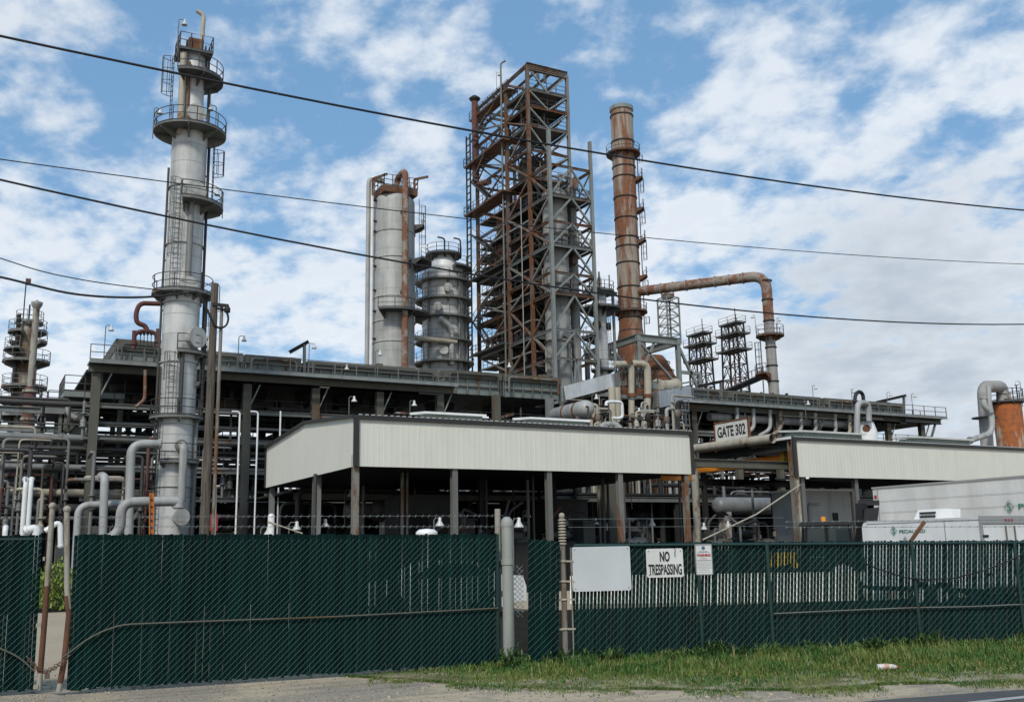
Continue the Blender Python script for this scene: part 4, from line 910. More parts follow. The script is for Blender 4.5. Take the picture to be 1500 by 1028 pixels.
# crooked brown steam pipe
t=T('expansion_loop','brown crooked S shaped pipe left of the tallest column, forking into two legs','pipe',tuple(P(214,500,72)))
p=lambda x,y:P(x,y,72)
MB().pipe([p(238,445),p(205,444),p(199,458),p(200,473),p(213,477),p(216,486)],.17,.8,10).obj('loop',M['maroon'],t)
MB().pipe([p(196,505),p(197,487),p(215,484),p(229,488),p(232,502)],.15,.7,10).obj('fork',M['maroon'],t)
for x_,y_ in ((196,500),(231,497)): a=p(x_,y_+5); MB().tube(a,a+V((0,0,.2)),.24,n=12).obj('flange',M['maroon'],t); MB().tube(a-V((0,0,.3)),a+V((0,0,1)),.16,n=10).obj('leg_pipe',M['maroon'],t)
for k in range(5):
    a=p(206+k*5.2,505); b=p(206+k*5.2,489); t=T('gauge_stem','thin stem with a small dark head between the legs of the brown loop','gauge',tuple(a),'gauge stems under the brown loop'); MB().tube(a-V((0,0,.3)),b,.03,n=5).obj('stem',M['dark'],t); MB().sphere(tuple(b),.11,8,5).obj('gauge_head',M['dark'],t)
# --- column 2
X,Y=P(577,440,100).x,100.0; r=rad_at(547,608,420,X,Y); Zt=lambda py:ZA(577,py,X,Y); print('col2',X,r,Zt(290))
t=T('process_column','fat grey cylindrical column with rusty top platform and pale risers on its left','column',(X,Y,0))
MB().lathe(X,Y,[(r,0),(r,Zt(300)),(r*.97,Zt(296)),(r*.85,Zt(291)),(r*.5,Zt(286)),(.05,Zt(285))],40).obj('shell',M['skin2'],t)
zp=Zt(291); ang=R(-8)
mb=MB(); mb.box((X,Y,zp+.35),(r*1.75,r*1.75,.75),0); o=mb.obj('top_platform',M['platr'],t)
hh_=r*.87; railing(o,[(X-hh_,Y-hh_),(X+hh_,Y-hh_),(X+hh_,Y+hh_),(X-hh_,Y+hh_),(X-hh_,Y-hh_)],zp+.72,1.25,.04,'rail',step=1.1)
for k in range(9): a=A(X,Y,-120+k*30); MB().beam((X+r*.5*math.cos(a),Y+r*.5*math.sin(a),zp-.2),(X+r*.95*math.cos(a),Y+r*.95*math.sin(a),zp+.1),.12).obj('stub',M['platr'],t) if k%3==0 else None
for py in (345,383,440,475,505): band(t,X,Y,r,Zt(py),.09,'skin3')
a=A(X,Y,23); bx_,by_=X+(r+.75)*math.cos(a),Y+(r+.75)*math.sin(a); q_=P(592,262,by_)
MB().pipe([(X+.1,Y,zp+.8),(X+.3,Y-.2,Zt(264)+.2),(bx_,by_,Zt(264)+.2),(bx_,by_,1)],.36,1.1,14,7).obj('overhead_line',M['duct'],t)
for py in (320,435): MB().beam((bx_,by_,Zt(py)),(X,Y,Zt(py)),.5,.3).obj('pipe_guide',M['plat'],t)
platform(t,X,Y,Zt(385)-.1,r+.02,r+1.9,A(X,Y,45),A(X,Y,100)); platform(t,X,Y,Zt(462),r+.02,r+1.7,A(X,Y,-25),A(X,Y,95))
platform(t,X,Y,Zt(331),r+.02,r+1.1,A(X,Y,75),A(X,Y,110)); 
ladder(t,X+(r+.5)*math.cos(A(X,Y,88)),Y+(r+.5)*math.sin(A(X,Y,88)),Zt(385),Zt(292),A(X,Y,88))
ladder(t,X+(r+.5)*math.cos(A(X,Y,60)),Y+(r+.5)*math.sin(A(X,Y,60)),Zt(462),Zt(388),A(X,Y,60))
for px0,rr_,mt,yt in ((538,.24,'pipew',270),(543.5,.2,'white',266)):
    q_=P(px0,450,Y-.5); MB().pipe([(q_.x,Y-.5,0),(q_.x,Y-.5,Zt(yt)),(X-r*.6,Y,Zt(yt)+.05)],rr_,.7,10).obj('riser_pipe',M[mt],t)
    mb=MB()
    for py in (300,330,345,395,430,460,500): mb.beam((q_.x,Y-.5,Zt(py)),(X,Y,Zt(py)),.15,.2)
    mb.obj('pipe_bracket',M['dark'],t)
for (xa,ya,xb,yb) in ((546,262,567,255),(607,263,627,259)):
    mb=MB(); a=P(xa,ya+24,Y-hh_*.6); b=P(xa,ya,Y-hh_*.6); c=P(xb,yb,Y-hh_*.6); mb.beam(a,b,.2); mb.beam(b,c,.22,.26); mb.beam(a.lerp(b,.45),b.lerp(c,.35),.1); mb.obj('davit',M['steelr'],t)
lamp(P(549,512,Y-6).x,Y-6,P(549,512,Y-6).z-2,2,'floodlight pole in front of the foot of the fat grey column') if 0 else None
# --- column 3, banded with platforms
X,Y=P(650,440,105).x,105.0; r=rad_at(620,683,450,X,Y); Zt=lambda py:ZA(650,py,X,Y)
t=T('process_column','squat grey column ringed by six platforms with a white domed top, between the fat column and the rusty tower','column',(X,Y,0))
MB().lathe(X,Y,[(r,0),(r,Zt(403)),(r*.95,Zt(397)),(r*.6,Zt(393))],36).obj('shell',M['skin'],t)
MB().lathe(X,Y,[(r*.62,Zt(394)),(r*.6,Zt(386)),(r*.48,Zt(380)),(r*.42,Zt(378)),(r*.42,Zt(372)),(.05,Zt(371))],28).obj('dome',M['white'],t)
for py,ro,k0,k1 in ((416,.85,0,360),(443,.85,0,360),(469,.85,0,360),(503,.85,0,360),(534,1.0,0,360),(396,.9,25,160)):
    if k1-k0==360: platform(t,X,Y,Zt(py),r,r+ro,mat='steel',rail='railg',rr=.026,th=.1)
    else: platform(t,X,Y,Zt(py),r*.6,r+ro,A(X,Y,k0),A(X,Y,k1))
    band(t,X,Y,r-.05,Zt(py)-.9,.3,'skin3','stiffener_ring')
platform(t,X,Y,Zt(371)-.3,.6,2.2,A(X,Y,-100),A(X,Y,120))
for k,(py,dd) in enumerate(((354,'a'),(352,'b'))):
    x_=X+(-.4 if k==0 else 1.7); MB().pipe([(x_,Y-1.2,Zt(380)),(x_,Y-1.2,Zt(py)),(x_-.9,Y-1.2,Zt(py)+.05)],.1,.35,8).obj('davit',M['dark'],t)
a=A(X,Y,10); x_,y_=X+(r+.45)*math.cos(a),Y+(r+.45)*math.sin(a)
MB().pipe([(X,Y,Zt(469)-.6),(x_-.9,y_,Zt(469)-.6),(x_-.9,y_,Zt(478)),(x_+.4,y_,Zt(487)),(x_+.4,y_,Zt(540))],.33,.6,12).obj('cranked_pipe',M['pipew'],t)
MB().pipe([(X-r-2.5,Y-r-.4,Zt(507)),(X+.2,Y-r-.5,Zt(508))],.3,.5,12).obj('side_pipe',M['tan'],t)
for k in (-40,40,70): vp2=A(X,Y,k); MB().tube((X+(r+.25)*math.cos(vp2),Y+(r+.25)*math.sin(vp2),5),(X+(r+.25)*math.cos(vp2),Y+(r+.25)*math.sin(vp2),Zt(405)),.13,n=8).obj('riser_pipe',M['pipeg'],t)
for z0,z1,k in ((443,416,55),(469,443,-50),(503,469,60),(534,503,-55)): ladder(t,X+(r+.5)*math.cos(A(X,Y,k)),Y+(r+.5)*math.sin(A(X,Y,k)),Zt(z0),Zt(z1)+1,A(X,Y,k),False)
for py in (430,457,490,520):
    nozzle(t,X,Y,Zt(py),r,A(X,Y,-20+py%50),.35,.4,'skin3')
# small things on top rim etc.
q_=P(555,405,Y-3); lamp(P(610,408,Y-3).x,Y-3,P(610,408,Y-3).z-2.4,2.4,'floodlight on the platform between the fat and the ringed columns')
# --- steel reactor tower
X0=P(775,300,96.0).x; pA=P(805,300,91.4); X0=(P(777,300,96).x+P(806,300,91.4).x)/2; X1=P(867,300,91.4).x; YS=[91.4,96.0,100.7,105,109.5]; print('struct X',P(777,300,96).x,pA.x,X1,P(834,110,96).x,PX(700,155,X0).y,PX(743,200,X0).y)
YS=[91.4,96.0,PX(743,250,X0).y,PX(722,250,X0).y,PX(699,250,X0).y]
zA=lambda py:ZA(806,py,X0,91.4); zB=lambda py:ZA(776,py,X0,96)
ZTOP=zB(97); zLow=zA(190)
t=T('steel_reactor_tower','tall rusty open steel tower around grey reactors, the tallest framed structure in the middle','steel tower',(X0,91.4,0))
LV=[zA(y) for y in (524,482,429,398,358,323,285,240)]; LH=[zB(y) for y in (219,183,155,130,97)]
print('levels',LV,LH)
def mcol(i,j): return 'steelr' if j>=1 and i==0 else ('steelg' if j==0 else 'steelm')
for j,Yc in enumerate(YS):
    if j==3: continue
    for i,Xc in enumerate((X0,X1)):
        top=(zLow if i==0 else zA(195)) if j==0 else (ZTOP if j<3 else zB(97)-1.2)
        MB().ibeam((Xc,Yc,0),(Xc,Yc,top),.4 if i==0 else .34,.36,.06).obj('column',M[mcol(i,j)],t)
rs=random.Random(3)
def frame_level(z,j0,jn,mats):
    mb=MB(); mb2=MB()
    for Xc in (X0,X1): mb.ibeam((Xc,YS[j0],z),(Xc,YS[jn],z),.22,.3,.04)
    for j in range(j0,jn+1): mb2.ibeam((X0,YS[j],z),(X1,YS[j],z),.2,.28,.04)
    mb.v+=[];mb.add(mb2.v,mb2.f); mb.obj('floor_frame',M[mats[0]],t)
for i,z in enumerate(LV):
    frame_level(z,0,4,(rs.choice(('steelm','steelg','steelr')),rs.choice(('steelg','steel'))))
for z in LH: frame_level(z,1,4,(rs.choice(('steelm','steelr')),rs.choice(('steelg','steelm'))))
allz=[1]+LV
for i in range(len(allz)-1):
    z0,z1=allz[i],allz[i+1]; mb=MB()
    if z1<8: continue
    # front bay K brace between columns on the street side
    xm=(X0+X1)/2; mb.beam((X0,YS[0],z0),(xm,YS[0],z1),.2); mb.beam((xm,YS[0],z1),(X1,YS[0],z0),.2)
    mc=MB(); mc.beam((X1,YS[0],z0),(X1,YS[1],z1),.16); mc.beam((X1+.02,YS[1],z0),(X1+.02,YS[0],z1),.15); mc.obj('brace',M['steelg'],t)
    mb.obj('brace',M['steelg'],t)
    mb=MB(); mb.beam((X0,YS[0],z0 if i%2 else z1),(X0,YS[1],z1 if i%2 else z0),.22)
    e1_,e2_=(z1,z0) if i%2 else (z0,z1); mb.beam((X0,YS[1],e1_),(X0,YS[2],e2_),.24); mb.beam((X0,YS[2],e2_),(X0,YS[4],e1_),.2)
    mc=MB(); mc.beam((X1,YS[1],z1),(X1,YS[2],z0),.18); mc.beam((X1,YS[2],z0),(X1,YS[4],z1),.18); mc.obj('brace',M['steel'],t)
    mb.obj('brace',M['steelr' if rs.random()<.5 else 'steelm'],t)
allh=[LV[-1]]+LH
for i in range(len(allh)-1):
    z0,z1=allh[i],allh[i+1]; mb=MB(); xm=(X0+X1)/2
    if i>=1: mb.beam((X0,YS[1],z1),(xm,YS[1],z0),.18); mb.beam((X1,YS[1],z1),(xm,YS[1],z0),.18)
    else: mb.beam((X0,YS[1],z0),(X1,YS[1],z1),.18)
    mb.obj('brace',M['steelg'],t); MB().beam((X0,YS[4],z1),(X1,YS[4],z0),.16).obj('brace',M['steelm'],t); mc=MB(); mc.beam((X1,YS[1],z0),(X1,YS[2],z1),.16); mc.beam((X1,YS[2],z1),(X1,YS[4],z0),.16); mc.obj('brace',M['steelm'],t); mb=MB()
    e1_,e2_=(z1,z0) if i%2 else (z0,z1); mb.beam((X0,YS[1],e1_),(X0,YS[2],e2_),.18); mb.beam((X0,YS[2],e2_),(X0,YS[4],e1_),.18)
    mb.obj('brace',M['steelm' if i%2 else 'steelr'],t)
MB().ibeam((X0-.1,YS[1],ZTOP+.0),(X1+.1,YS[1],ZTOP),.4,.9,.06).obj('head_girder',M['steelr'],t)
mb=MB(); 
for k in range(4): x_=X0+(X1-X0)*k/3; mb.ibeam((x_,YS[1],ZTOP+.2),(x_,YS[4],ZTOP+.1),.2,.3,.04)
mb.obj('roof_beams',M['steelr'],t)
for k in (.62,.8): q_=X0+(X1-X0)*k; MB().beam((q_-.8,YS[1]+2,ZTOP-.5),(q_-.8,YS[1]+2,ZTOP+1.6),.3).obj('lifting_post',M['steel'],t)
# decks with railings; solid plates leave the sky visible between them
for i,z in enumerate(LV+LH[:-1]):
    hi=i>=len(LV); j0=1 if (hi or i%2) else 0
    if i in (0,) or i==len(LV): continue
    y0=YS[j0]+.2; segs=[(X0+.15,X1-.15,YS[1]+.1 if hi else y0,YS[2])] if (i%3 or i>5) else [(X0+.15,X1-.15,y0 if not hi else YS[1]+.1,YS[4])]
    if i%3==1 and i<7: segs.append((X0-1.1,X0+2.6,YS[2],YS[4]+.3))
    if i%3==2 and i<8: segs.append((X0+.2,X1-.2,YS[3],YS[4]+.8))
    for x0_,x1_,ya,yb in segs:
        o=MB().bb(x0_,x1_,ya,yb,z+.2,z+.32).obj('deck',M['plat' if i%2 else 'dark'],t)
        railing(o,[(x1_,ya+.1),(x0_+.05,ya+.1),(x0_+.05,yb)],z+.32,1.1,.035,'rail',step=1.4)
# upper left outrigger gallery running back at the top
for zz,x0_,x1_ in ((ZTOP-1.0,X0-.3,X0+1.2),(LH[1]-.2,X0-1.2,X0+.8),(LV[-1]-.3,X0-1.2,X0+.8)):
    o=MB().bb(x0_,x1_,YS[2]-1,YS[4]+1.6,zz,zz+.15).obj('gallery',M['steelr'],t); railing(o,[(x0_,YS[2]-1),(x0_,YS[4]+1.6),(x1_,YS[4]+1.6)],zz+.15,1.1,.035,'rail',step=1.4)
# stair flights
def stair(x,ya,yb,za,zb_,w=.8):
    mb=MB(); 
    for s_ in (0,w): mb.beam((x+s_,ya,za),(x+s_,yb,zb_),.06,.28); mb.beam((x+s_,ya,za+1),(x+s_,yb,zb_+1),.05)
    m=max(3,int(abs(zb_-za)/.3))
    for k in range(m): f_=(k+.5)/m; mb.box((x+w/2,ya+(yb-ya)*f_,za+(zb_-za)*f_),(w,.25,.04))
    mb.obj('stair',M['rail'],t)
zs=LV+LH
for i in range(1,len(zs)-2):
    ya,yb=(YS[3]-.5,YS[4]-.5) if i%2 else (YS[4]-.5,YS[3]-.5); stair(X0-1.1 if i%3 else X1-1.5,ya,yb,zs[i]+.3,zs[i+1]+.3)
# vessels in the tower
xm=(X0+X1)/2
def vessel(x,y,r,z0,z1,mat,skirt=True,name='reactor_vessel'):
    return MB().lathe(x,y,[(r,z0),(r,z1-r*.5),(r*.94,z1-r*.3),(r*.7,z1-r*.1),(r*.35,z1),(.03,z1+.02)],28).obj(name,M[mat],t)
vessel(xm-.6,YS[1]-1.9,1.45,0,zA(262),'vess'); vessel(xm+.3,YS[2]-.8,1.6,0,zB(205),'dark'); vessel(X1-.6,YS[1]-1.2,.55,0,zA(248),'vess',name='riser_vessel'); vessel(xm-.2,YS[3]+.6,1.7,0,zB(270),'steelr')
for z in LV[1::2]:
    MB().lathe(xm-.6,YS[1]-1.9,[(1.46,z-.9),(1.62,z-.9),(1.62,z-.7),(1.46,z-.7)],24,sm=False).obj('vessel_ring',M['steelm'],t)
# cross piping and equipment clutter on the decks
for i,z in enumerate(zs[:-2]):
    for k in range(5):
        y_=rs.uniform(YS[1],YS[4]-.5); x_=rs.uniform(X0+.3,X1-.4); h=rs.uniform(.6,1.9); mt=rs.choice(('steelr','steelm','dark','piped','pipeg'))
        ty=rs.random()
        if ty<.35: MB().pipe([(X0+.3,y_,z+h),(x_,y_,z+h),(x_,y_,z-2.2)],rs.uniform(.09,.22),.4,8).obj('branch_pipe',M[mt],t)
        elif ty<.6: MB().lathe(x_,y_,[(.35,z+.3),(.42,z+.9),(.42,z+1.4),(.1,z+1.7)],12).obj('valve_body',M[mt],t)
        elif ty<.8: MB().pipe([(x_,YS[1]-.2,z+h),(x_,y_,z+h),(x_,y_,z+2.6)],rs.uniform(.08,.16),.4,8).obj('branch_pipe',M[mt],t)
        else: MB().box((x_,y_,z+.8),(.7,.8,.9)).obj('equipment_box',M[mt],t)
for k in range(4):
    y_=YS[1]+.5+k*3.2; x_=X0+rs.uniform(.6,3); MB().tube((x_,y_,0),(x_,y_,zB(200+k*25)),rs.uniform(.12,.3),n=10).obj('riser_pipe',M[rs.choice(('steelm','piped','steelr'))],t)
# thin vertical lines on the left face
q_=PX(737,300,X0-.6); MB().pipe([(X0-.6,q_.y,0),(X0-.6,q_.y,ZA(737,93,X0-.6,q_.y)),(X0-.1,q_.y-.4,ZA(737,90,X0-.6,q_.y))],.12,.4,8).obj('vent_line',M['steel'],t)
q_=PX(763,300,X0-.5); MB().tube((X0-.5,q_.y,10),(X0-.5,q_.y,ZA(763,290,X0-.5,q_.y)),.06,n=6).obj('vent_line',M['pipew'],t)
# ladder shaft on the far left edge
q_=PX(690,350,X0-.8); xl,yl=X0-.8,q_.y; mb=MB(); zt_=ZA(690,196,xl,yl)
for a_,b_ in ((0,0),(0,1.1)): mb.beam((xl,yl+b_,0),(xl,yl+b_,zt_),.16)
z=2
while z<zt_: mb.beam((xl,yl,z),(xl,yl+1.1,z),.1,.14); z+=.95
mb.obj('cable_ladder',M['dark'],t)
# rusty vent stack elbowing into the frame
q_=PX(696,200,X0-.3); xv,yv=X0-.3,q_.y; zt_=ZA(696,146,xv,yv); zb_=ZA(697,272,xv,yv)
MB().pipe([(xv,yv,zt_),(xv,yv,zb_),(xv+.2,yv-3.4,zb_-.6)],.42,1.2,14,7).obj('vent_stack',M['maroon'],t)
MB().lathe(xv,yv,[(.42,zt_-.3),(.75,zt_),(.75,zt_+.15),(.3,zt_+.5),(.02,zt_+.55)],14).obj('vent_cap',M['dark'],t)
for (px,py,h),lb in (((727,107,3.2),'floodlight at the roof edge of the rusty steel tower'),((735,93,.1),'')):
    if lb: q_=PX(px,py,X0); lamp(X0,q_.y,q_.z-h,h,lb)
mb=MB(); q_=zA(350); MB().ibeam((X1,91.4,zA(416)),(X1+2.6,90.8,zA(421)),.2,.3,.04).obj('stub_beam',M['dark'],t)
# --- slim column right of the tower
X,Y=P(880,470,95).x,95.0; r=rad_at(871,890,500,X,Y); Zt=lambda py:ZA(880,py,X,Y)
t=T('slim_column','slim grey column with stacked small platforms and a rusty disc, right of the rusty tower','column',(X,Y,0))
MB().lathe(X,Y,[(r,0),(r,Zt(425)),(r*.8,Zt(421)),(.05,Zt(419))],28).obj('shell',M['skin'],t)
platform(t,X,Y,Zt(428),r,r+1.0); platform(t,X,Y,Zt(453),r,r+1.7); platform(t,X,Y,Zt(543),r,r+.8,A(X,Y,-60),A(X,Y,60))
platform(t,X,Y,Zt(495),r,r+1.4,A(X,Y,-130),A(X,Y,-30)); platform(t,X,Y,Zt(513),r,r+1.4,A(X,Y,-130),A(X,Y,-50))
a=A(X,Y,-35); MB().path([V((X+r*math.cos(a),Y+r*math.sin(a),Zt(478))),V((X+(r+.25)*math.cos(a),Y+(r+.25)*math.sin(a),Zt(478)))],.62,18).obj('blind_flange',M['rust'],t)
a=A(X,Y,80); MB().path([V((X+r*.9*math.cos(a),Y+r*.9*math.sin(a),Zt(479))),V((X+(r+.4)*math.cos(a),Y+(r+.4)*math.sin(a),Zt(479)))],.45,18).obj('blind_flange',M['dark'],t)
MB().tube((X+r+.75,Y-.5,5),(X+r+.75,Y-.5,Zt(425)),.18,n=10).obj('riser_pipe',M['pipeg'],t)
MB().lathe(X,Y,[(.25,Zt(421)),(.3,Zt(412)),(.12,Zt(404)),(.1,Zt(398))],12).obj('top_nozzle',M['tan'],t)
for k in range(6): a=A(X,Y,k*60); MB().tube((X+(r+.6)*math.cos(a),Y+(r+.6)*math.sin(a),Zt(428)),(X+(r+.6)*math.cos(a),Y+(r+.6)*math.sin(a),Zt(428)+rs.uniform(1,1.9)),.09,n=6).obj('valve_stem',M['steelm'],t)
ladder(t,X+(r+.4)*math.cos(A(X,Y,60)),Y+(r+.4)*math.sin(A(X,Y,60)),Zt(543),Zt(453),A(X,Y,60),False,'railg')
# --- rusty exhaust stack
X,Y=P(917,320,105).x,105.0; r=rad_at(901.4,935,350,X,Y); Zt=lambda py:ZA(917,py,X,Y); SX,SY=X,Y; print('stack',X,r,Zt(157))
t=T('exhaust_stack','tall rust streaked chimney stack with ringed bands','chimney',(X,Y,0))
MB().lathe(X,Y,[(r*1.25,Zt(560)),(r*1.22,Zt(500)),(r*1.02,Zt(484)),(r,Zt(470)),(r,Zt(172)),(r*.97,Zt(171)),(r*.97,Zt(158)),(r*.9,Zt(157)),(r*.88,Zt(158)),(r*.88,Zt(175))],40).obj('shell',M['stack'],t)
MB().lathe(X,Y,[(r*1.0,Zt(164)),(r*1.07,Zt(163)),(r*1.07,Zt(158)),(r*1.0,Zt(157))],40,sm=False).obj('rim',M['steelg'],t)
for py in (172,210,247,262,292,322.5,350.5,364,388,423,468,487): band(t,X,Y,r,Zt(py),.14,'dark')
platform(t,X,Y,Zt(226),r,r*1.52,mat='platr'); platform(t,X,Y,Zt(458),r,r*1.5,mat='platr')
for py in (262,307,353,406): platform(t,X,Y,Zt(py),r,r+1.0,A(X,Y,70),A(X,Y,125),'platr')
for a_,b_ in ((262,228),(307,262),(353,307),(406,353),(456,406)): ladder(t,X+(r+.35)*math.cos(A(X,Y,82)),Y+(r+.35)*math.sin(A(X,Y,82)),Zt(a_),Zt(b_),A(X,Y,82))
ladder(t,X+(r+.3)*math.cos(A(X,Y,80)),Y+(r+.3)*math.sin(A(X,Y,80)),Zt(500),Zt(462),A(X,Y,80))
# duct to the right
DXc,DYc=P(1127,480,90).x,90.0; zc=ZA(1113,404,DXc,DYc); zs_=Zt(429); rd=rad_at(1121,1136,470,DXc,DYc); print('duct',DXc,zc,zs_,rd)
t=T('flue_duct','rust patched flue duct arching right from the chimney and dropping in a tall pipe','duct',(DXc,DYc,0))
MB().pipe([(X,Y,zs_),(DXc,DYc,zc),(DXc,DYc,zc-6)],.64,1.9,22,9).obj('elbow_run',M['duct'],t)
MB().tube((DXc,DYc,zc-6),(DXc,DYc,0),rd,rd*1.12,22).obj('drop_leg',M['duct2'],t)
a_=V((X,Y,zs_)); b_=V((DXc,DYc,zc)); d_=(b_-a_).normalized(); Ld=(b_-a_).length
for f_ in (.14,.24,.33,.43,.53,.64,.74,.84): MB().path([a_+d_*(Ld*f_),a_+d_*(Ld*f_+.12)],.74,22).obj('stiffener_ring',M['duct2'],t)
for py in (412,440,471,510,537,560): z=ZA(1127,py,DXc,DYc); MB().lathe(DXc,DYc,[(rd*1.0,z),(rd*1.18,z),(rd*1.18,z+.15),(rd,z+.15)],24,sm=False).obj('stiffener_ring',M['dark'],t)
z=ZA(1127,492,DXc,DYc); platform(t,DXc,DYc,z,rd,rd+1.1,mat='platr',h=1.2); z2=ZA(1127,548,DXc,DYc); platform(t,DXc,DYc,z2,rd,rd+1.5,A(DXc,DYc,-140),A(DXc,DYc,-20),'platr')
ladder(t,DXc+(rd+.6)*math.cos(A(DXc,DYc,-80)),DYc+(rd+.6)*math.sin(A(DXc,DYc,-80)),ZA(1127,580,DXc,DYc),z,A(DXc,DYc,-80))
for (px,h),lb in (((1107,2.3),'floodlight left on the platform of the tall drop pipe'),((1139,2.3),'floodlight right on the platform of the tall drop pipe')):
    q_=P(px,480,DYc); lamp(q_.x,DYc,z,h,lb,tw=PI if px<1120 else 0)
# support table under the stack
t=T('stack_support','grey green steel table frame and lattice post carrying the flue duct','steel frame',(X,96,0))
def pq(x,y,Y_): return P(x,y,Y_)
fy=96.5; tz=pq(934,491,fy).z; fx0=pq(934,491,fy).x; lx0=PX(905,497,fx0); fx1=pq(992,497,fy).x; 
x_a=fx0-0; bk_=SY+3
for xx in (fx0,fx1):
    for yy in (fy,bk_): MB().ibeam((xx,yy,0),(xx,yy,tz),.5,.5,.07).obj('column',M['steelg'],t)
for yy in (fy,bk_): MB().ibeam((fx0-.3,yy,tz-.3),(fx1+.4,yy,tz-.3),.5,.9,.07).obj('girder',M['steelg'],t)
for xx in (fx0,fx1): MB().ibeam((xx,fy,tz-.3),(xx,bk_,tz-.3),.5,.9,.07).obj('girder',M['steelg'],t)
lowz=ZA(990,545,fx1,fy)
for yy in (fy,bk_):
    mb=MB(); mb.beam((fx0,yy,tz-.6),(fx1,yy,lowz-2),.25); mb.beam((fx1,yy,tz-.6),(fx1+3.4,yy,lowz-3),.3); mb.beam((fx0,yy,lowz-1),(fx0+2.5,yy,tz-.6),.25); mb.beam((fx1,yy,lowz),(fx1+3.2,yy,lowz-.0),.3,.4); mb.beam((fx1+3.2,yy,lowz),(fx1+3.2,yy,5),.4); mb.beam((fx1,yy,lowz-1.5),(fx1+3.2,yy,lowz-.8),.2); mb.obj('brace',M['steelg'],t)
mb=MB(); mb.beam((fx0,fy,lowz-2),(fx0,(fy+bk_)/2,tz-.5),.3); mb.beam((fx0,(fy+bk_)/2,tz-.5),(fx0,bk_,lowz-2),.3); mb.obj('brace',M['steelg'],t)
# lattice post below the duct
lp=P(980,470,99.5); lw=rad_at(966,993,470,lp.x,lp.y)*.82; zt_=ZA(980,437,lp.x,lp.y); mb=MB(); cs=[(lp.x-lw,lp.y-lw),(lp.x+lw,lp.y-lw),(lp.x+lw,lp.y+lw),(lp.x-lw,lp.y+lw)]
z0=tz
for c_ in cs: mb.beam((*c_,z0),(*c_,zt_),.17)
m=5
for k in range(m):
    a0,a1=z0+(zt_-z0)*k/m,z0+(zt_-z0)*(k+1)/m
    for i in range(4):
        p_,q_=cs[i],cs[(i+1)%4]; mb.beam((*p_,a1),(*q_,a1),.1); mb.beam((*p_,a0),(*q_,a1),.075) if i%2 else mb.beam((*q_,a0),(*p_,a1),.075)
mb.obj('lattice_post',M['steelg'],t)
MB().box((lp.x,lp.y,zt_+.3),(1.2,1.2,.6)).obj('duct_saddle',M['steelm'],t)
# rust coloured hood beside the stack
hx=P(957,560,101).x; r_=rad_at(920,992,560,hx,101); t=T('furnace_hood','dark rusty rounded furnace hood at the foot of the chimney','furnace',(hx,101,0)); zh=lambda py:ZA(957,py,hx,101)
MB().lathe(hx,101,[(r_,0),(r_,zh(562)),(r_*.92,zh(553)),(r_*.75,zh(540)),(r_*.6,zh(529)),(r_*.45,zh(522)),(.05,zh(521))],28).obj('shell',M['rust'],t)
for py in (533,545,556): MB().lathe(hx,101,[(r_*(.7+(py-533)*.012),zh(py)),(r_*(.73+(py-533)*.012),zh(py)),(r_*(.73+(py-533)*.012),zh(py)+.12)],28,sm=False).obj('stiffener_ring',M['maroon'],t)
# two dark derrick frames far behind
def derrick(pxl,pxr,pyt,pyb,Y_,label,splay):
    a=P(pxl,540,Y_);b=P(pxr,540,Y_); cx=(a.x+b.x)/2; zt_=ZA((pxl+pxr)/2,pyt,cx,Y_); zb_=0
    t=T('lattice_frame',label,'lattice tower',(cx,Y_,0),'dark lattice towers'); w0=(b.x-a.x)*.24; 
    w0=.75
    def cor(z): k=w0*(1+splay*(zt_-z)/zt_*2.4); q=k*2.5; return [(cx-k,Y_-q),(cx+k,Y_-q),(cx+k,Y_+q),(cx-k,Y_+q)]
    for i in range(4): MB().beam((*cor(0)[i],0),(*cor(zt_)[i],zt_),.22).obj('leg',M['dark'],t)
    zz=[zt_-2.3*k for k in range(12)]
    for k in range(11):
        c1,c0=cor(zz[k]),cor(zz[k+1]); mb=MB()
        for i in range(4):
            j=(i+1)%4; mb.beam((*c1[i],zz[k]),(*c1[j],zz[k]),.14); m1=((c0[i][0]+c0[j][0])/2,(c0[i][1]+c0[j][1])/2); m2=((c1[i][0]+c1[j][0])/2,(c1[i][1]+c1[j][1])/2)
            mb.beam((*c0[i],zz[k+1]),(*m2,zz[k]),.1); mb.beam((*c0[j],zz[k+1]),(*m2,zz[k]),.1)
            if i%2: mb.beam((*m1,zz[k+1]),(*m2,zz[k]),.13)
        mb.obj('bracing',M['dark'],t)
    for dz_,ex in ((0,.3),(1.9,.7),(4.6,.75)):
        c=cor(zt_-dz_); zz[0]=zt_-dz_; k=0; x0,x1=c[0][0]-ex,c[1][0]+ex; o=MB().bb(x0,x1,c[0][1]-ex,c[2][1]+ex,zz[k],zz[k]+.2).obj('platform',M['plat'],t)
        railing(o,[(x0,c[2][1]+ex),(x0,c[0][1]-ex),(x1,c[0][1]-ex),(x1,c[2][1]+ex)],zz[k]+.2,1.1,.035,'rail',step=1.8)
    mb=MB(); mb.tube((cx+w0,Y_,zt_),(cx+w0,Y_,zt_+3),.08,n=6); mb.tube((cx,Y_,0),(cx,Y_,zt_),.14,n=8); mb.obj('riser_pipe',M['maroon'],t)
derrick(1007,1047,491,565,130,'shorter of the two dark lattice towers behind the right deck, nearer the chimney',.22)
derrick(1056,1097,476,570,125,'taller of the two dark lattice towers behind the right deck, beside the drop pipe',.26)
mb=MB(); t=T('slanted_gallery','dark slanted conveyor like gallery at the foot of the taller lattice tower','gallery',tuple(P(1060,572,100))); a_,b_=P(1055,578,100),P(1115,552,100); MB().ibeam(a_,b_,1.2,.7,.08).obj('gallery_body',M['dark'],t)
mb=MB(); 
for k in range(8): p_=a_.lerp(b_,k/7)+V((0,-.5,.3)); mb.beam(p_,p_+V((0,0,1.1)),.08)
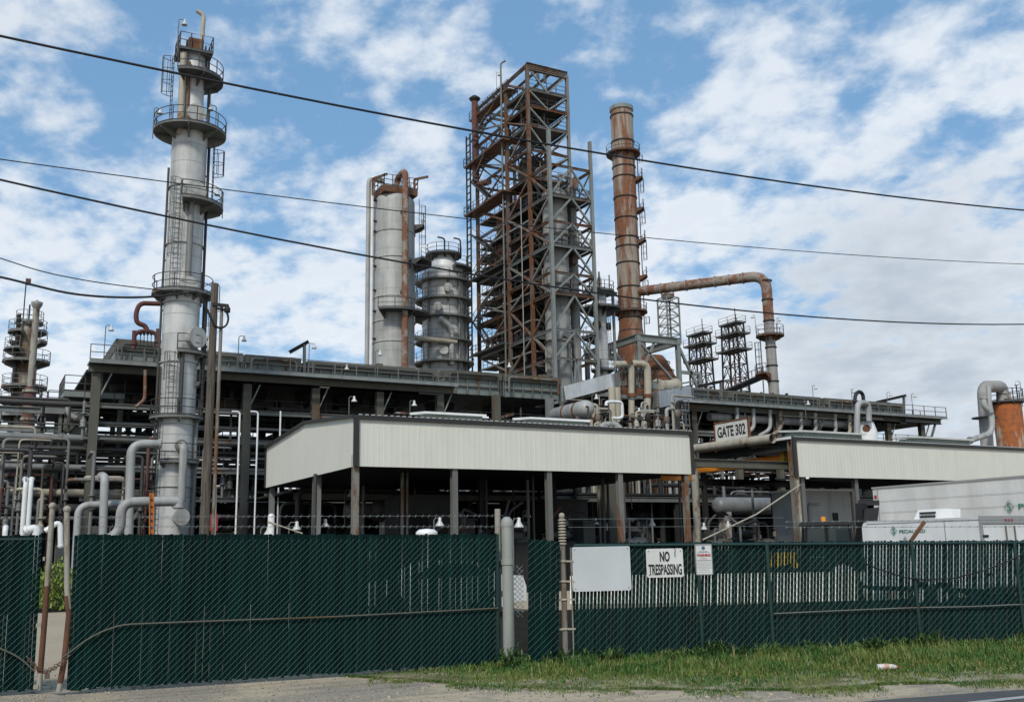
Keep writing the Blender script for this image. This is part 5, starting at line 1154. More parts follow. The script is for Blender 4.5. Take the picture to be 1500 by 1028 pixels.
mb.beam(a_+V((0,-.5,1.4)),b_+V((0,-.5,1.4)),.08); mb.obj('railing',M['maroon'],t)
# ================================================================ far left group
Y=110.0; X=P(33,600,Y).x
def ZL(px,py): return ZA(px,py,X,Y)
t=T('process_column','distant stained column crowded with platforms at the left picture edge','column',(X,Y,0)); r=rad_at(17,50,570,X,Y); zt_=ZL(33,478)
MB().lathe(X,Y,[(r*1.25,0),(r*1.2,ZL(33,588)),(r,ZL(33,586)),(r,ZL(33,535)),(r*.9,ZL(33,530)),(r*.88,zt_),(r*.6,zt_+.5),(.05,zt_+.6)],28).obj('shell',M['brownskin'],t)
for py,ro,k0,k1 in ((472,.3,-180,180),(487,.9,-150,-20),(486,.7,20,150),(500,.8,40,170),(501,.7,-150,-60),(513,1.1,-120,-20),(530,1.2,-180,180),(567,1.1,-180,180),(588,1.2,-180,180),(610,1.2,-180,180)):
    if k1-k0==360: platform(t,X,Y,ZL(33,py),r*.9,r+ro,rr=.03,mat='steel',rail='railg')
    else: platform(t,X,Y,ZL(33,py),r*.9,r+ro,A(X,Y,k0),A(X,Y,k1),rr=.03,mat='steel',rail='railg')
MB().tube((X-r,Y-r,8),(X-r,Y-r,zt_+1),.2,n=8).obj('riser_pipe',M['dark'],t); MB().tube((X-.6,Y,zt_),(X-.6,Y,zt_+4.4),.06,n=6).obj('mast',M['rail'],t)
MB().box((X-.4,Y,zt_+4.7),(.5,.1,.7)).obj('wind_sock',M['maroon'],t)
for d_ in (-.1,.3,.7): MB().tube((X+d_,Y-.5,zt_),(X+d_,Y-.5,zt_+2.2),.08,n=6).obj('vent_pipe',M['dark'],t)
X2=P(42,600,103).x; Y2=103; z_=lambda py:ZA(44,py,X2,Y2); r=rad_at(43,53,500,X2,Y2)
t=T('exhaust_stack','distant slim chimney with flanged cap and rust red lower half','chimney',(X2,Y2,0))
MB().lathe(X2,Y2,[(r*1.05,z_(572)),(r,z_(450))],20).obj('upper_pipe',M['postc'],t); MB().lathe(X2,Y2,[(r*2.0,0),(r*1.95,z_(580)),(r*1.1,z_(566))],20).obj('lower_pipe',M['maroon'],t)
MB().lathe(X2,Y2,[(r,z_(452)),(r*1.7,z_(446)),(r*1.8,z_(442)),(r*.5,z_(440)),(.02,z_(438))],16).obj('cap',M['duct2'],t)
for py in (575,616,600): MB().lathe(X2,Y2,[(r*2,z_(py)),(r*2.3,z_(py)),(r*2.3,z_(py)+.25),(r*2,z_(py)+.25)],20,sm=False).obj('band',M['postc'],t)
# stepped steel platform left of the rack
lx0=P(62,560,80).x; lx1=P(160,575,80).x; t=T('access_platform','stepped steel platform and railings left of the rack end','platform',(lx0,80,0))
za=P(130,577,80).z; zb_=P(75,600,80).z
for x0,x1,z in ((P(92,577,80).x,lx1+1,za),(lx0,P(94,600,80).x,zb_)):
    o=MB().bb(x0,x1,79,84,z-.4,z).obj('platform',M['steelg'],t); railing(o,[(x0,84),(x0,79.1),(x1,79.1)],z,1.2,.035,'rail',step=1.3)
    for xx in (x0+.2,x1-.2):
        for yy in (79.4,83.6): MB().ibeam((xx,yy,0),(xx,yy,z-.4),.35,.35,.05).obj('column',M['steel'],t)
for k,py in enumerate((603,630,652,690,725)):
    z=P(100,py,79.4).z; MB().ibeam((P(-260,py,79.4).x,79.4,z),(XC[0],79.4,z),.3,.45,.05).obj('beam',M['steelg' if k<3 else 'steel'],t)
for k in range(7):
    x=P(-240+k*46,700,79.4).x
    if k in (5,): continue
    MB().ibeam((x,79.9,0),(x,79.9,P(100,650,79.4).z if x<lx0 else zb_),.3,.3,.05).obj('column',M['dark'],t)
MB().beam((P(96,612,79.2).x,79.2,P(96,632,79.2).z),(P(120,605,79.2).x,79.2,P(120,606,79.2).z),.6,.5).obj('haunch',M['steelol'],t)
rs=random.Random(12)
for k,(py,r,mt) in enumerate(((664,.16,'pipeg'),(672,.12,'piped'),(688,.22,'pipeg'),(704,.14,'piped'),(722,.3,'tan'),(745,.36,'piped'),(759,.16,'pipeg'),(640,.2,'pipeg'))):
    rpipe(P(-250,py,78).x,P(225,py,78).x,78+.0,P(110,py,78).z,r,mt,'%s pipe crossing level left of the tallest column, %s'%(('grey','dim','grey','dim','tan','dim broad','slim grey','long grey')[k],('just under the upper steel beam','second under the beams','at the middle of the rack','below the middle tier','at half height of the twin white risers','near the fence top','just above the fence top','highest of the level run')[k]),'level pipes at far left')
for k in range(16):
    py=rs.choice((680,700,712,735,750,765)); y=rs.uniform(82,100); z=P(100,py,y).z
    rpipe(P(-250,py,y).x,XC[3],y,z,rs.uniform(.12,.4),rs.choice(('dark','piped','piped','pipeg')),'dim background pipe in the shade low at the left','background pipes low at the left')
# rusty drain under the deck
p=lambda x,y,Y_=75.6:P(x,y,Y_)
def pp(name,pts,r,mat,label,cat='pipe',bend=None,grp=None,n=12,fl=True):
    t=T(name,label,cat,tuple(pts[-1] if pts[-1][2]<pts[0][2] else pts[0]),grp); MB().pipe(pts,r,bend or r*2.6,n,6).obj('pipe_run',M[mat],t)
    if fl:
        for a,b in ((V(pts[0]),V(pts[1])),(V(pts[-1]),V(pts[-2]))): d=(b-a).normalized(); MB().path([a+d*.05,a+d*(.05+r*.35)],r*1.3,n).obj('flange',M[mat],t)
    return t
pp('drain_pipe',[p(213,542),p(212,585),p(199,596)],.12,'duct','rusty kinked drain pipe hanging under the left deck')
pp('riser_pipe',[P(100,588,78.5),P(100,607,78.5),P(113,613,78.5)],.2,'pipew','short pale bent pipe beside the tall rack column end')
# foreground pipework left of the column, between fence and tower
F1=60.
def q(x,y,Y_=F1): return P(x,y,Y_)
def gz(v): return V((v.x,v.y,0))
pp('riser_pipe',[gz(q(191,780,66)),q(192,650,66),q(236,650,66)],.27,'pipew','thick pale grey riser elbowing right into the tallest column',n=18,bend=.8)
pp('riser_pipe',[gz(q(113,790)),q(115,740),q(262,735)],.2,'pipew','pale grey pipe rising at left and running right at fence height, thinner one',n=16,bend=.6)
pp('riser_pipe',[gz(q(153,780,59)),q(153.5,698,59),q(153.5,698,59)+V((0,1.5,.1))],.22,'pipew','upright pale grey pipe with domed end between the two bent pipes',n=16,bend=.4)
pp('riser_pipe',[q(160,776,56)-V((0,0,.5)),q(176,776,56),q(178,735,56),q(262,734,56),q(266,650,56)-V((0,0,3.5))],.26,'pipew','thickest pale pipe bending from the fence top right across the column foot',n=18,bend=.75)
pp('riser_pipe',[gz(q(33,780,58)),q(38,702,58),q(37,702,60)],.12,'white','left one of two slender white risers','pipe',.5,'twin white risers'); pp('riser_pipe',[gz(q(41,780,58)),q(46,702,58),q(46,702,60)],.12,'white','right one of two slender white risers','pipe',.5,'twin white risers')
MB_l=T('wall_ladder','thin steel ladder beside the twin white risers','ladder',tuple(gz(q(33,780,58)))); ladder(MB_l,q(35,740,58).x-.25,58,0,q(36,697,58).z,-PI/2,False,'railg')
pp('white_pipe',[gz(q(52,795,40)),q(54,772,40),q(35,778,40)],.15,'white','fat white elbow pipe peeping over the fence at far left',bend=.4)
a=q(89,802,38); MB().bb(a.x-.15,a.x+.15,37.85,38.15,0,a.z).obj('pedestal',M['shade2'],T('pipe_stand','dark pedestal carrying the bent white pipe in the gate gap','pedestal',(a.x,38,0)))
pp('white_pipe',[q(66,778,38),q(88,766,38)+V((0,0,.1)),q(89,802,38)],.09,'white','bent white pipe seen through the gate gap',bend=.3)
pp('white_pipe',[gz(q(8,800,40)),q(8,772,40),q(9,772,41)],.09,'white','short white stub at the left picture edge',bend=.2,fl=False)
a=q(225,780,52); b=q(222,722,52); t=T('leaning_plank','faded orange upright steel channel in front of the column foot','steel channel',(a.x,52,0)); mb=MB(); mb.beam(V((a.x,52,0)),b,.2,.08); mb.beam(V((a.x-.09,51.95,0)),b-V((.09,.05,0)),.04,.12); mb.beam(V((a.x+.09,51.95,0)),b+V((.09,-.05,0)),.04,.12); mb.obj('channel',M['orank'],t)
for k in range(10): p_=V((a.x,52,0)).lerp(b,.3+k*.07)+V((0,-.05,0)); MB().tube(p_,p_-V((0,.02,0)),.05,n=8).obj('bolt_head',M['dark'],t)
# wooden utility pole with steel riser
U=P(303,700,40.); t=T('utility_pole','weathered wooden utility pole in front of the tallest column','utility pole',(U.x,40,0)); zt_=ZA(305,415,U.x,40)
MB().tube((U.x,40,0),(U.x,40,zt_),.2,.145,14).obj('pole',M['wood'],t)
MB().pipe([(U.x+.29,39.9,0),(U.x+.29,39.9,ZA(315,448,U.x,40))],.07,.2,8).obj('conduit',M['posto'],t)
mb=MB(); zz=ZA(310,447,U.x,40); mb.beam((U.x-.1,39.85,zz),(U.x+.55,39.85,zz),.1,.12); mb.lathe(U.x+.5,39.85,[(.02,zz-.32),(.12,zz-.28),(.13,zz-.12),(.04,zz+.05)],10); mb.obj('bracket',M['dark'],t)
lp=[P(x,y,39.8) for x,y in ((288,427),(294,435),(302,450),(308,464),(314,477),(322,481),(331,478),(335,468),(333,458),(326,452),(318,452))]
MB().path(fillet(lp,.4),.045,6).obj('cable_loop',M['cable'],t)
c=[P(x,y,39.8) for x,y in ((-160,380),(-60,397),(0,405),(50,418),(100,430),(150,435),(200,436),(245,433),(288,427))]
tag(MB().path(fillet(c,1),.045,6).obj('service_cable',M['cable']),'thick black cable sagging in from the left to the wooden pole top','cable')
c=[P(x,y,41) for x,y in ((-160,330),(-60,360),(0,378),(60,398),(130,412),(190,420),(236,425),(270,428),(302,430))]
tag(MB().path(fillet(c,1),.022,6).obj('service_cable',M['cable']),'thin black cable sagging above the thick one at far left','cable')
# short poles with lights in front of the rack left of the shed
for px,yt,Y_,lb in ((348,603,63,'slim white pole left of the shed, the nearer of two'),(375,603,66,'slim white pole just left of the shed corner')):
    a=P(px,700,Y_); pp('slim_pole',[V((a.x,Y_,0)),V((a.x,Y_,ZA(px,yt,a.x,Y_))),V((a.x-.5,Y_,ZA(px,yt,a.x,Y_)))],.06,'white',lb,'pole',.2,'slim white poles left of the shed',8,False)
a=P(411,605,68); pp('slim_pole',[V((a.x,68,0)),V((a.x,68,ZA(411,602,a.x,68)))],.06,'white','slim white pole rising behind the sloping shed roof','pole',.2,'slim white poles left of the shed',8,False)
t=T('hose_box','small red extinguisher box on a post beside the wooden pole','extinguisher box',tuple(gz(P(313,765,50)))); a=P(313,765,50); MB().box(a,(.35,.25,.8)).obj('box_body',M['red'],t); MB().tube((a.x,50,0),(a.x,50,a.z),.05,n=8).obj('post',M['white'],t)
pp('white_pipe',[gz(P(316,780,49)),P(316,712,49),P(322,712,49)],.06,'pipew','thin pale conduit just right of the wooden pole',bend=.2,fl=False)
a=P(397,770,36.); t=T('bollard_post','pale post with a rope tied round it, left of the shed front','post',(a.x,36,0)); MB().tube((a.x,36,0),(a.x,36,P(397,757,36).z),.12,n=12).obj('post',M['white'],t); MB().sphere((a.x,36,P(397,757,36).z),.13).obj('cap',M['white'],t)
MB().path([P(392,763,35.9),P(405,768,35.8),P(443,781,35)],.025,5).obj('rope',M['tan'],t)
# ================================================================ things under and behind the sheds
def box_unit(px0,px1,pyt,Y_,depth,mat,label,name='equipment_enclosure',cat='enclosure',grp='enclosures under the sheds',door=True):
    a=P(px0,780,Y_);b=P(px1,780,Y_); z=P((px0+px1)/2,pyt,Y_).z; t=T(name,label,cat,((a.x+b.x)/2,Y_,0),grp)
    MB().bb(a.x,b.x,Y_,Y_+depth,0,z).obj('body',M[mat],t); MB().bb(a.x-.1,b.x+.1,Y_-.1,Y_+depth+.1,z,z+.12).obj('lid',M[mat],t)
    if door: w_=b.x-a.x; MB().bb(a.x+w_*.15,a.x+w_*.5,Y_-.05,Y_-.003,.2,z*.8).obj('door',M['dark'],t)
    return t
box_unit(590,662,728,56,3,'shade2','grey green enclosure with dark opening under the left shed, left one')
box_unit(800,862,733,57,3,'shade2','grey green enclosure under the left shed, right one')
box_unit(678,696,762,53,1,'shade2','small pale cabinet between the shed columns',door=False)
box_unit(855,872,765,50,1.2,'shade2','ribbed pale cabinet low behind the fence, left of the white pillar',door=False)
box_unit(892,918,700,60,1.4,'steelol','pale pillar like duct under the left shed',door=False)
for k,(px0,px1,py,r,Y_,mt,lb) in enumerate(((1048,1152,741,.7,62,'pipeg','long pale horizontal vessel in the shade left of the right shed'),(545,600,748,.7,60,'piped','dim horizontal vessel under the left shed'),(505,585,748,.5,62,'pipeg','dim pump set pipe under the left shed'))):
    a=P(px0,py,Y_);b=P(px1,py,Y_); t=T('horizontal_vessel',lb,'vessel',((a.x+b.x)/2,Y_,0)); z=(a.z+b.z)/2; x0,x1=a.x,b.x
    MB().path([(x0-.05,Y_,z),(x0,Y_,z),(x0+.3,Y_,z),(x1-.3,Y_,z),(x1,Y_,z),(x1+.05,Y_,z)],[r*.3,r*.7,r,r,r*.7,r*.3],24).obj('shell',M[mt],t)
    for xx in (x0+.9,x1-.9): MB().bb(xx-.2,xx+.2,Y_-r*.8,Y_+r*.8,0,z-r*.7).obj('saddle',M['steelm' if k==9 else 'concrete'],t)
    if k==9:
        for xx in (x0+.5,x0+1.4): MB().path([(xx,Y_,z),(xx+.15,Y_,z)],r*1.08,24).obj('strap',M['rust'],t)
a=P(861,598,67.5); t=T('horizontal_vessel','pale dome ended vessel with rusty straps below the pale blue duct','vessel',(a.x,70,0))
MB().path([a-V((0,.35,0)),a-V((0,.3,0)),a-V((0,.1,0)),a+V((0,.25,0)),a+V((0,5,0)),a+V((0,5.3,0))],[.12,.35,.6,.72,.72,.3],24).obj('shell',M['pipew'],t)
for v_ in (1.2,3.0): MB().path([a+V((0,v_,0)),a+V((0,v_+.18,0))],.77,24).obj('strap',M['rust'],t)
for v_ in (.8,4): MB().bb(a.x-.5,a.x+.5,a.y+v_,a.y+v_+.3,0,a.z-.4).obj('saddle',M['steelm'],t)
rs=random.Random(21)
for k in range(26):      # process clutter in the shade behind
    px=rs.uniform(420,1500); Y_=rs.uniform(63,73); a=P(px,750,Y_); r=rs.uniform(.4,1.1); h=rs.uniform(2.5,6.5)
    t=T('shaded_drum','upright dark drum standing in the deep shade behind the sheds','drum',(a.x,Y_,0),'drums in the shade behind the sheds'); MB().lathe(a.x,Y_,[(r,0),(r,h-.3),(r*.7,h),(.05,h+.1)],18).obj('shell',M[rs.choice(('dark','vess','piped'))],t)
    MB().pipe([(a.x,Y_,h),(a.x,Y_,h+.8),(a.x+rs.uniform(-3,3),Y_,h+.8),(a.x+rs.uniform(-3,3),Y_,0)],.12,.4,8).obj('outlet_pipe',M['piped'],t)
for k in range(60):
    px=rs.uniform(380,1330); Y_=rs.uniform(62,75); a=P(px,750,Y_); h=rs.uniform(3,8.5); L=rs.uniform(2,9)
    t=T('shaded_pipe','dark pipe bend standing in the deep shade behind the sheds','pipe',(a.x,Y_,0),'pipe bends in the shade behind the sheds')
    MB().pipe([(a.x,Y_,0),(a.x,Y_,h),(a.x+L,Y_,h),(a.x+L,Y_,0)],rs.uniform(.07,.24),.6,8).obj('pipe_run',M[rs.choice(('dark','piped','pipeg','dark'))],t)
# added dark blocks behind the rack, solid to close sky gaps and deepen shade
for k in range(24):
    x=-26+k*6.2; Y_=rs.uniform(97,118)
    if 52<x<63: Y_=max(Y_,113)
    h=rs.uniform(7.5,11.5); t=T('process_module','added dark low process module closing the view far behind the pipe rack','process module',(x,Y_,0),'process modules behind the rack')
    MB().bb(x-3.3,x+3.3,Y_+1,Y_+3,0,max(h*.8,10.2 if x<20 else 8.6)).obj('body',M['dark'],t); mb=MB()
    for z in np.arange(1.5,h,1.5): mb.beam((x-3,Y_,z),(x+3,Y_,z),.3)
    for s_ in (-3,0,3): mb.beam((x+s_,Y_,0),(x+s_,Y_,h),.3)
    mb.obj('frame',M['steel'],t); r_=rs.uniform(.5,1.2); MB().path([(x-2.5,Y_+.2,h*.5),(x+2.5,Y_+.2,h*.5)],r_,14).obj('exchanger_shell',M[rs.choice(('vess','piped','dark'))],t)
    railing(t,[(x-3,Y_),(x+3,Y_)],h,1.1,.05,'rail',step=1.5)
for k in range(9):
    x=-18+k*13; Y_=94+rs.uniform(0,3)
    if 50<x<64: continue
    t=T('access_stair','dim zigzag stair behind the rack','stair',(x,Y_,0),'stairs behind the rack'); mb=MB()
    for j in range(4): s_=1 if j%2 else -1; mb.beam((x-s_*2.2,Y_,j*2.9),(x+s_*2.2,Y_,j*2.9+2.9),.12,.3); mb.beam((x-s_*2.2,Y_,j*2.9+1),(x+s_*2.2,Y_,j*2.9+3.9),.07)
    for s_ in (-2.4,2.4): mb.beam((x+s_,Y_,0),(x+s_,Y_,12),.15)
    mb.obj('flights',M['rail'],t)
# floodlights at low level
lows=[(388,775,50,'low floodlight just left of the tied pale post'),(429,768,52,'low floodlight right of the tied pale post'),(471,764,54,'low floodlight left of the rusty shed column'),(641,762,46,'low floodlight above the left gate leaf, under the shed'),
(510,720,60,'floodlight high in the shade of the left shed'),(770,750,54,'white floodlight under the left shed, middle'),(757,763,40,'small floodlight just right of the domed post'),(889,770,56,'floodlight low under the shed, above the blank board'),(872,762,60,'floodlight low under the shed, left above the blank board'),(886,753,62,'orange lit floodlight under the shed above the board'),
(927,698,56,'floodlight hung high under the left shed near its right end'),(951,763,50,'floodlight above the NO TRESPASSING sign'),(1029,769,52,'floodlight right of the pale portal post'),(1063,766,52,'floodlight under the middle of the rope'),(1107,763,54,'floodlight right of the rope under the bay'),
(1075,673,54,'floodlight hung above the tie beam in the bay'),(515,583,72,'white double floodlight under the left deck'),(604,589,72,'white floodlight standing above the shed roof, left'),(870,580,71,'white floodlight above the pale horizontal vessel'),(932,600,68,'white floodlight beside the tan U pipes'),(1181,589,74.5,'floodlight on the right deck railing'),(500,533,74.8,'short floodlight on the left deck railing')]
for px,py,Y_,lb in lows[:-1]:
    a=P(px,py,Y_); h=2.2 if py>620 else 1.8; lamp(a.x-.2,Y_,a.z-h,h,lb,tw=rs.uniform(-.6,.6),size=1.15)
# white roof like cap just over the gate
a=P(625,779,36); t=T('dome_cap_vent','rounded white vent cap just above the wide green gate leaf','vent',(a.x,36,0)); MB().lathe(a.x,36,[(.2,0),(.2,a.z-.15),(.42,a.z-.15),(.42,a.z),(.3,a.z+.1),(.02,a.z+.13)],18).obj('cap',M['white'],t)
# ================================================================ equipment in the gap of the rack
Yg=70.
t=T('tan_pipe_manifold','tan weathered U pipes with rusty joints on the green deck in the rack gap','pipework',tuple(gz(P(925,600,Yg))))
for pts,r in (([(903,534),(925,532),(925,560),(925,640)],.27),([(925,533),(948,533),(949,560),(949,585),(945,620),(941,640)],.33),([(900,533),(925,533)],.26)):
    MB().pipe([P(x,y,Yg) for x,y in pts],r,.7,14,6).obj('pipe_run',M['tan'],t)
for x,y in ((920,531),(925,579),(949,580)): a=P(x,y,Yg); MB().tube(a-V((0,0,.15)),a+V((0,0,.15)),.42,n=14).obj('flange',M['rust'],t)
for k,px in enumerate((908,916,931,939)): a=P(px,545,Yg+.6); MB().lathe(a.x,a.y,[(.2,a.z-1.2),(.2,a.z-.2),(.3,a.z-.2),(.3,a.z+.1),(.15,a.z+.1),(.15,a.z+1)],12).obj('valve',M['steelm'],t)
t=T('valve_deck','green grey steel deck on rusty legs under the tan U pipes','platform',tuple(gz(P(925,600,Yg+1)))); a=P(900,563,Yg+1);b=P(960,570,Yg+1)
o=MB().bb(a.x,b.x,Yg+.6,Yg+4,a.z-.2,a.z+.3).obj('deck',M['shade'],t); railing(o,[(a.x,Yg+.6),(b.x,Yg+.6)],a.z+.3,1.1,.035,'rail',step=1.2); MB().bb(a.x,b.x,Yg+.5,Yg+.6,a.z-.9,a.z-.25).obj('fascia_beam',M['rust'],t)
for px in (903,948,958): x_=P(px,600,Yg+1).x; MB().ibeam((x_,Yg+1.1,0),(x_,Yg+1.1,a.z-.2),.4,.4,.06).obj('column',M['rust' if px<950 else 'posto'],t)
for px in (897,905): x_=P(px,600,Yg-1).x; MB().tube((x_,Yg-1,0),(x_,Yg-1,P(px,568,Yg-1).z),.3,n=10).obj('leg_pipe',M['tan'],t)
pp('white_pipe',[P(x,y,66) for x,y in ((888,594),(888,589),(896,588),(911,589),(912,611),(905,613),(897,612))],.13,'white','bright white crooked pipe in front of the tan U pipes',bend=.3,fl=False)
pp('tan_pipe',[P(962,566,72),P(990,565,73)],.55,'tan','short fat tan pipe stub right of the U pipes')
pp('pale_pipe',[P(880,627,60),P(884,622,60),P(900,621,60),P(907,628,60)],.22,'pipew','low pale pipe hump just above the left shed roof',bend=.5)
rs=random.Random(44)
for k in range(30):
    px=rs.uniform(838,1005); py=rs.uniform(585,640); Y_=rs.uniform(66,78); a=P(px,py,Y_); mt=rs.choice(('tan','pipew','steelm','dark','steelg','pipeg','rust')); h=rs.uniform(1,2.5)
    t=T('valve_assembly','small valve and pipe assembly in the cluttered gap below the tan U pipes','valve',(a.x,Y_,0),'small valves in the rack gap')
    MB().pipe([(a.x,Y_,0),(a.x,Y_,a.z),(a.x+rs.uniform(-1.5,1.5),Y_,a.z+.02)],rs.uniform(.08,.2),.3,8).obj('pipe_run',M[mt],t)
    MB().lathe(a.x,Y_,[(.1,a.z-1.4),(.26,a.z-1.2),(.26,a.z-.8),(.1,a.z-.6)],10).obj('valve_body',M[rs.choice(('rust','steelm','dark','pipew'))],t)
t=T('gap_scaffold','open grey steel scaffold with platforms filling the gap between the two decks','scaffold',tuple(gz(P(975,620,73))))
xa,xb=P(845,600,73).x,P(1005,600,73).x
for z_py in (600,622,640):
    z=P(960,z_py,73).z; o=MB().bb(P(955,600,73).x if z_py<610 else xa,xb,72.5,76,z-.12,z).obj('platform',M['plat'],t); railing(o,[(P(955,600,73).x if z_py<610 else xa,72.6),(xb,72.6)],z,1.1,.035,'railg',step=1.5)
for k in range(7): x_=xa+(xb-xa)*k/6; MB().ibeam((x_,75.5,0),(x_,75.5,P(960,590,73).z),.3,.3,.05).obj('column',M['steel'],t)
ladder(t,P(962,600,72).x,72,P(962,640,72).z-3,P(962,575,72).z,-PI/2,True,'railg')
for px in (983,992,1002): x_=P(px,590,75).x; MB().tube((x_,75,5),(x_,75,P(px,585,75).z),.2,n=8).obj('pipe_leg',M['pipeg'],t)
# domed vessels at right
X,Y=P(1267,620,66).x,66.; Zt=lambda py:ZA(1267,py,X,Y); t=T('domed_vessel','white cone topped vessel with an inverted U pipe behind the right shed roof','vessel',(X,Y,0)); r=rad_at(1253,1287,632,X,Y)
MB().lathe(X,Y,[(r*.8,0),(r*.8,dzt-1.5)],20).obj('skirt',M['dark'],t)  # vessel's lower part made dark in colour to stand for shed shade
MB().lathe(X,Y,[(r*1.08,dzt-1.5),(r,Zt(632)),(r*.75,Zt(618)),(r*.4,Zt(615))],24).obj('shell',M['white'],t)
o=MB().bb(X-r*1.1,X+r*1.3,Y-r,Y+r,Zt(616),Zt(614)).obj('platform',M['plat'],t); 
MB().pipe([P(1255,640,Y-1.5),P(1256,590,Y-1.5),P(1272,590,Y-1.2),P(1273,617,Y-1.2)],.26,.62,16,8).obj('inverted_u_pipe',M['pipew'],t)
a=A(X,Y,5); MB().path([V((X+r*.9*math.cos(a),Y+r*.9*math.sin(a),Zt(629))),V((X+r*1.02*math.cos(a),Y+r*1.02*math.sin(a),Zt(629)))],.35,12).obj('rust_patch_cover',M['rust'],t)
pp('vent_pipe',[P(x,y,75) for x,y in ((1252,590),(1253,577),(1259,573),(1264,577),(1265,588))],.2,'cable','small black hooped vent on the right deck',bend=.6)
X,Y=P(1478,620,60).x,60.; Zt=lambda py:ZA(1478,py,X,Y); t=T('domed_vessel','rusty orange streaked drum with platform at the right picture edge','vessel',(X,Y,0)); r=rad_at(1453,1497,620,X,Y)
mr=metal('orange_rust_drum',(.36,.33,.24),.66,.5,.8,0,ru=((.36,.10,.02),(.2,.07,.03)),scale=.7,stretch=.35); M['orr']=mr
MB().lathe(X,Y,[(r,0),(r,Zt(594)),(r*.85,Zt(590)),(.1,Zt(588))],32).obj('shell',M['orr'],t)
platform(t,X,Y,Zt(588),.2,r*1.2,A(X,Y,-80),A(X,Y,180),'plat','rail',rr=.035); MB().lathe(X,Y,[(r*.35,Zt(590)),(r*.35,Zt(574))],20).obj('neck',M['tan'],t)
a_=V((X,Y,Zt(575)))
MB().pipe([P(1469,588,Y-.3),P(1468,566,Y-.3),P(1440,566,Y-1),P(1443,650,Y-1)-V((0,0,4))],.56,.98,20,8).obj('big_hooped_duct',M['duct2'],t)
pp('white_pipe',[P(x,y,57.5) for x,y in ((1441,582),(1441,594),(1452,604),(1454,634),(1420,645))],.26,'pipew','white pipe running down beside the rusty drum to the shed roof',bend=1.1)
pp('white_pipe',[P(x,y,57.3) for x,y in ((1448,566),(1449,590),(1452,604))],.22,'pipew','short white pipe joining the bent one beside the rusty drum',bend=.4,fl=False)
a=P(1442,611,59); tag(MB().ring(a.x,a.y,.5,1.1,a.z-.1,a.z,0,2*PI,16).obj('pipe_collar',M['plat']),'thin round collar plate round the hooped duct','collar')
q_=P(1494,560,60); lamp(q_.x,60,q_.z-2.4,2.4,'floodlight on the platform of the rusty drum',tw=PI*.9)
MB().tube((X+r*.2,Y-r*.8,Zt(588)),(X+r*.2,Y-r*.8,Zt(566)),.06,n=6).obj('vent_post',M['dark'],t)
# small white building under the right shed
t=T('white_hut','small white site hut in the shade of the right shed','hut',tuple(gz(P(1215,780,51)))); a=P(1180,780,50);b=P(1250,780,50); z=P(1215,719,50).z
MB().bb(a.x,b.x,50,53,0,z).obj('walls',M['hut'],t); MB().bb(a.x-.15,b.x+.15,49.85,53.15,z,z+.12).obj('roof',M['white'],t)
mb=MB(); mb.bb(a.x+2.6,a.x+3.1,49.96,49.995,z*.62,z*.72); mb.obj('vent_grille',M['dark'],t); MB().pipe([(a.x+.4,49.9,0),(a.x+.4,49.9,z*.83),(a.x+1.4,49.9,z*.83)],.09,.3,8).obj('downpipe',M['pipew'],t)
# ================================================================ vehicles in the yard
def wheel(parent,c,r,w,ax,name='wheel'):
    c=V(c); ax=V(ax).normalized(); o=MB().path([c-ax*w/2,c-ax*w*.42,c+ax*w*.42,c+ax*w/2],[r*.9,r,r,r*.9],24).obj(name,M['black'],parent); o2=MB(); o2.path([c-ax*(w/2+.01),c-ax*(w/2-.02)],r*.55,16); o2.path([c+ax*(w/2-.02),c+ax*(w/2+.01)],r*.55,16); o2.obj('rim',M['white'],o); return o
def diamond(parent,c,xd,h,nrm,letter_h):
    mb=MB(); u=V((0,0,1)); ps=[c+u*h/2,c+xd*h*.4,c-u*h/2,c-xd*h*.4]
    for i in range(4): mb.beam(ps[i]+nrm*.004,ps[(i+1)%4]+nrm*.004,.006,h*.03)
    mb.obj('diamond_mark',M['grn'],parent); text('S','lettering',parent,'grn',c+nrm*.001,xd,letter_h,letter_h*.55,.0)
# big box trailer (its long side faces left)
TX=36.0; yN=PX(1500,700,TX).y; yF=PX(1278,716,TX).y; zT=(PX(1278,716,TX).z+PX(1490,699,TX).z)/2; print('trailer',yN,yF,zT,PX(1278,716,TX).z,PX(1490,699,TX).z)
t=T('semi_trailer','long white ribbed box trailer behind the small white trailer','trailer',(TX,yF-6,0)); yE=yF-14.5
MB().bb(TX,TX+2.6,yE,yF,1.2,zT).obj('body',M['whiteg'],t)
mb=MB(); 
for z in np.arange(1.5,zT-.25,.5): mb.bb(TX-.012,TX-.003,yE+.1,yF-.35,z,z+.035)
mb.obj('side_ribs',M['whiteg'],t); mb=MB()
for z in np.arange(1.535,zT-.2,.5): mb.bb(TX-.012,TX-.002,yE+.1,yF-.35,z+.001,z+.013)
mb.obj('panel_seams',M['greyp'],t)
mb=MB(); mb.bb(TX-.05,TX+2.65,yE-.02,yF+.02,zT,zT+.07); mb.bb(TX-.04,TX-.003,yF-.3,yF-.26,1.2,zT); mb.bb(TX-.05,TX+2.65,yE-.02,yF+.02,1.12,1.195); mb.obj('edge_rails',M['greyp'],t)
for k in range(2): wheel(t,(TX+.3,yF-1.6-k*1.25,.5),.5,.3,(1,0,0)); wheel(t,(TX+2.3,yF-1.6-k*1.25,.5),.5,.3,(1,0,0))
MB().bb(TX+.3,TX+.5,yE+2.5,yE+2.7,0,1.15).obj('landing_leg',M['dark'],t)
MB().bb(TX-.03,TX-.005,yF-.2,yF-.08,zT-.45,zT-.3).obj('marker_lamp',M['red'],t)
c=PX(1478,742,TX-.04); diamond(t,c,V((0,-1,0)),(PX(1478,733,TX).z-PX(1478,752,TX).z),V((-1,0,0)),.3)
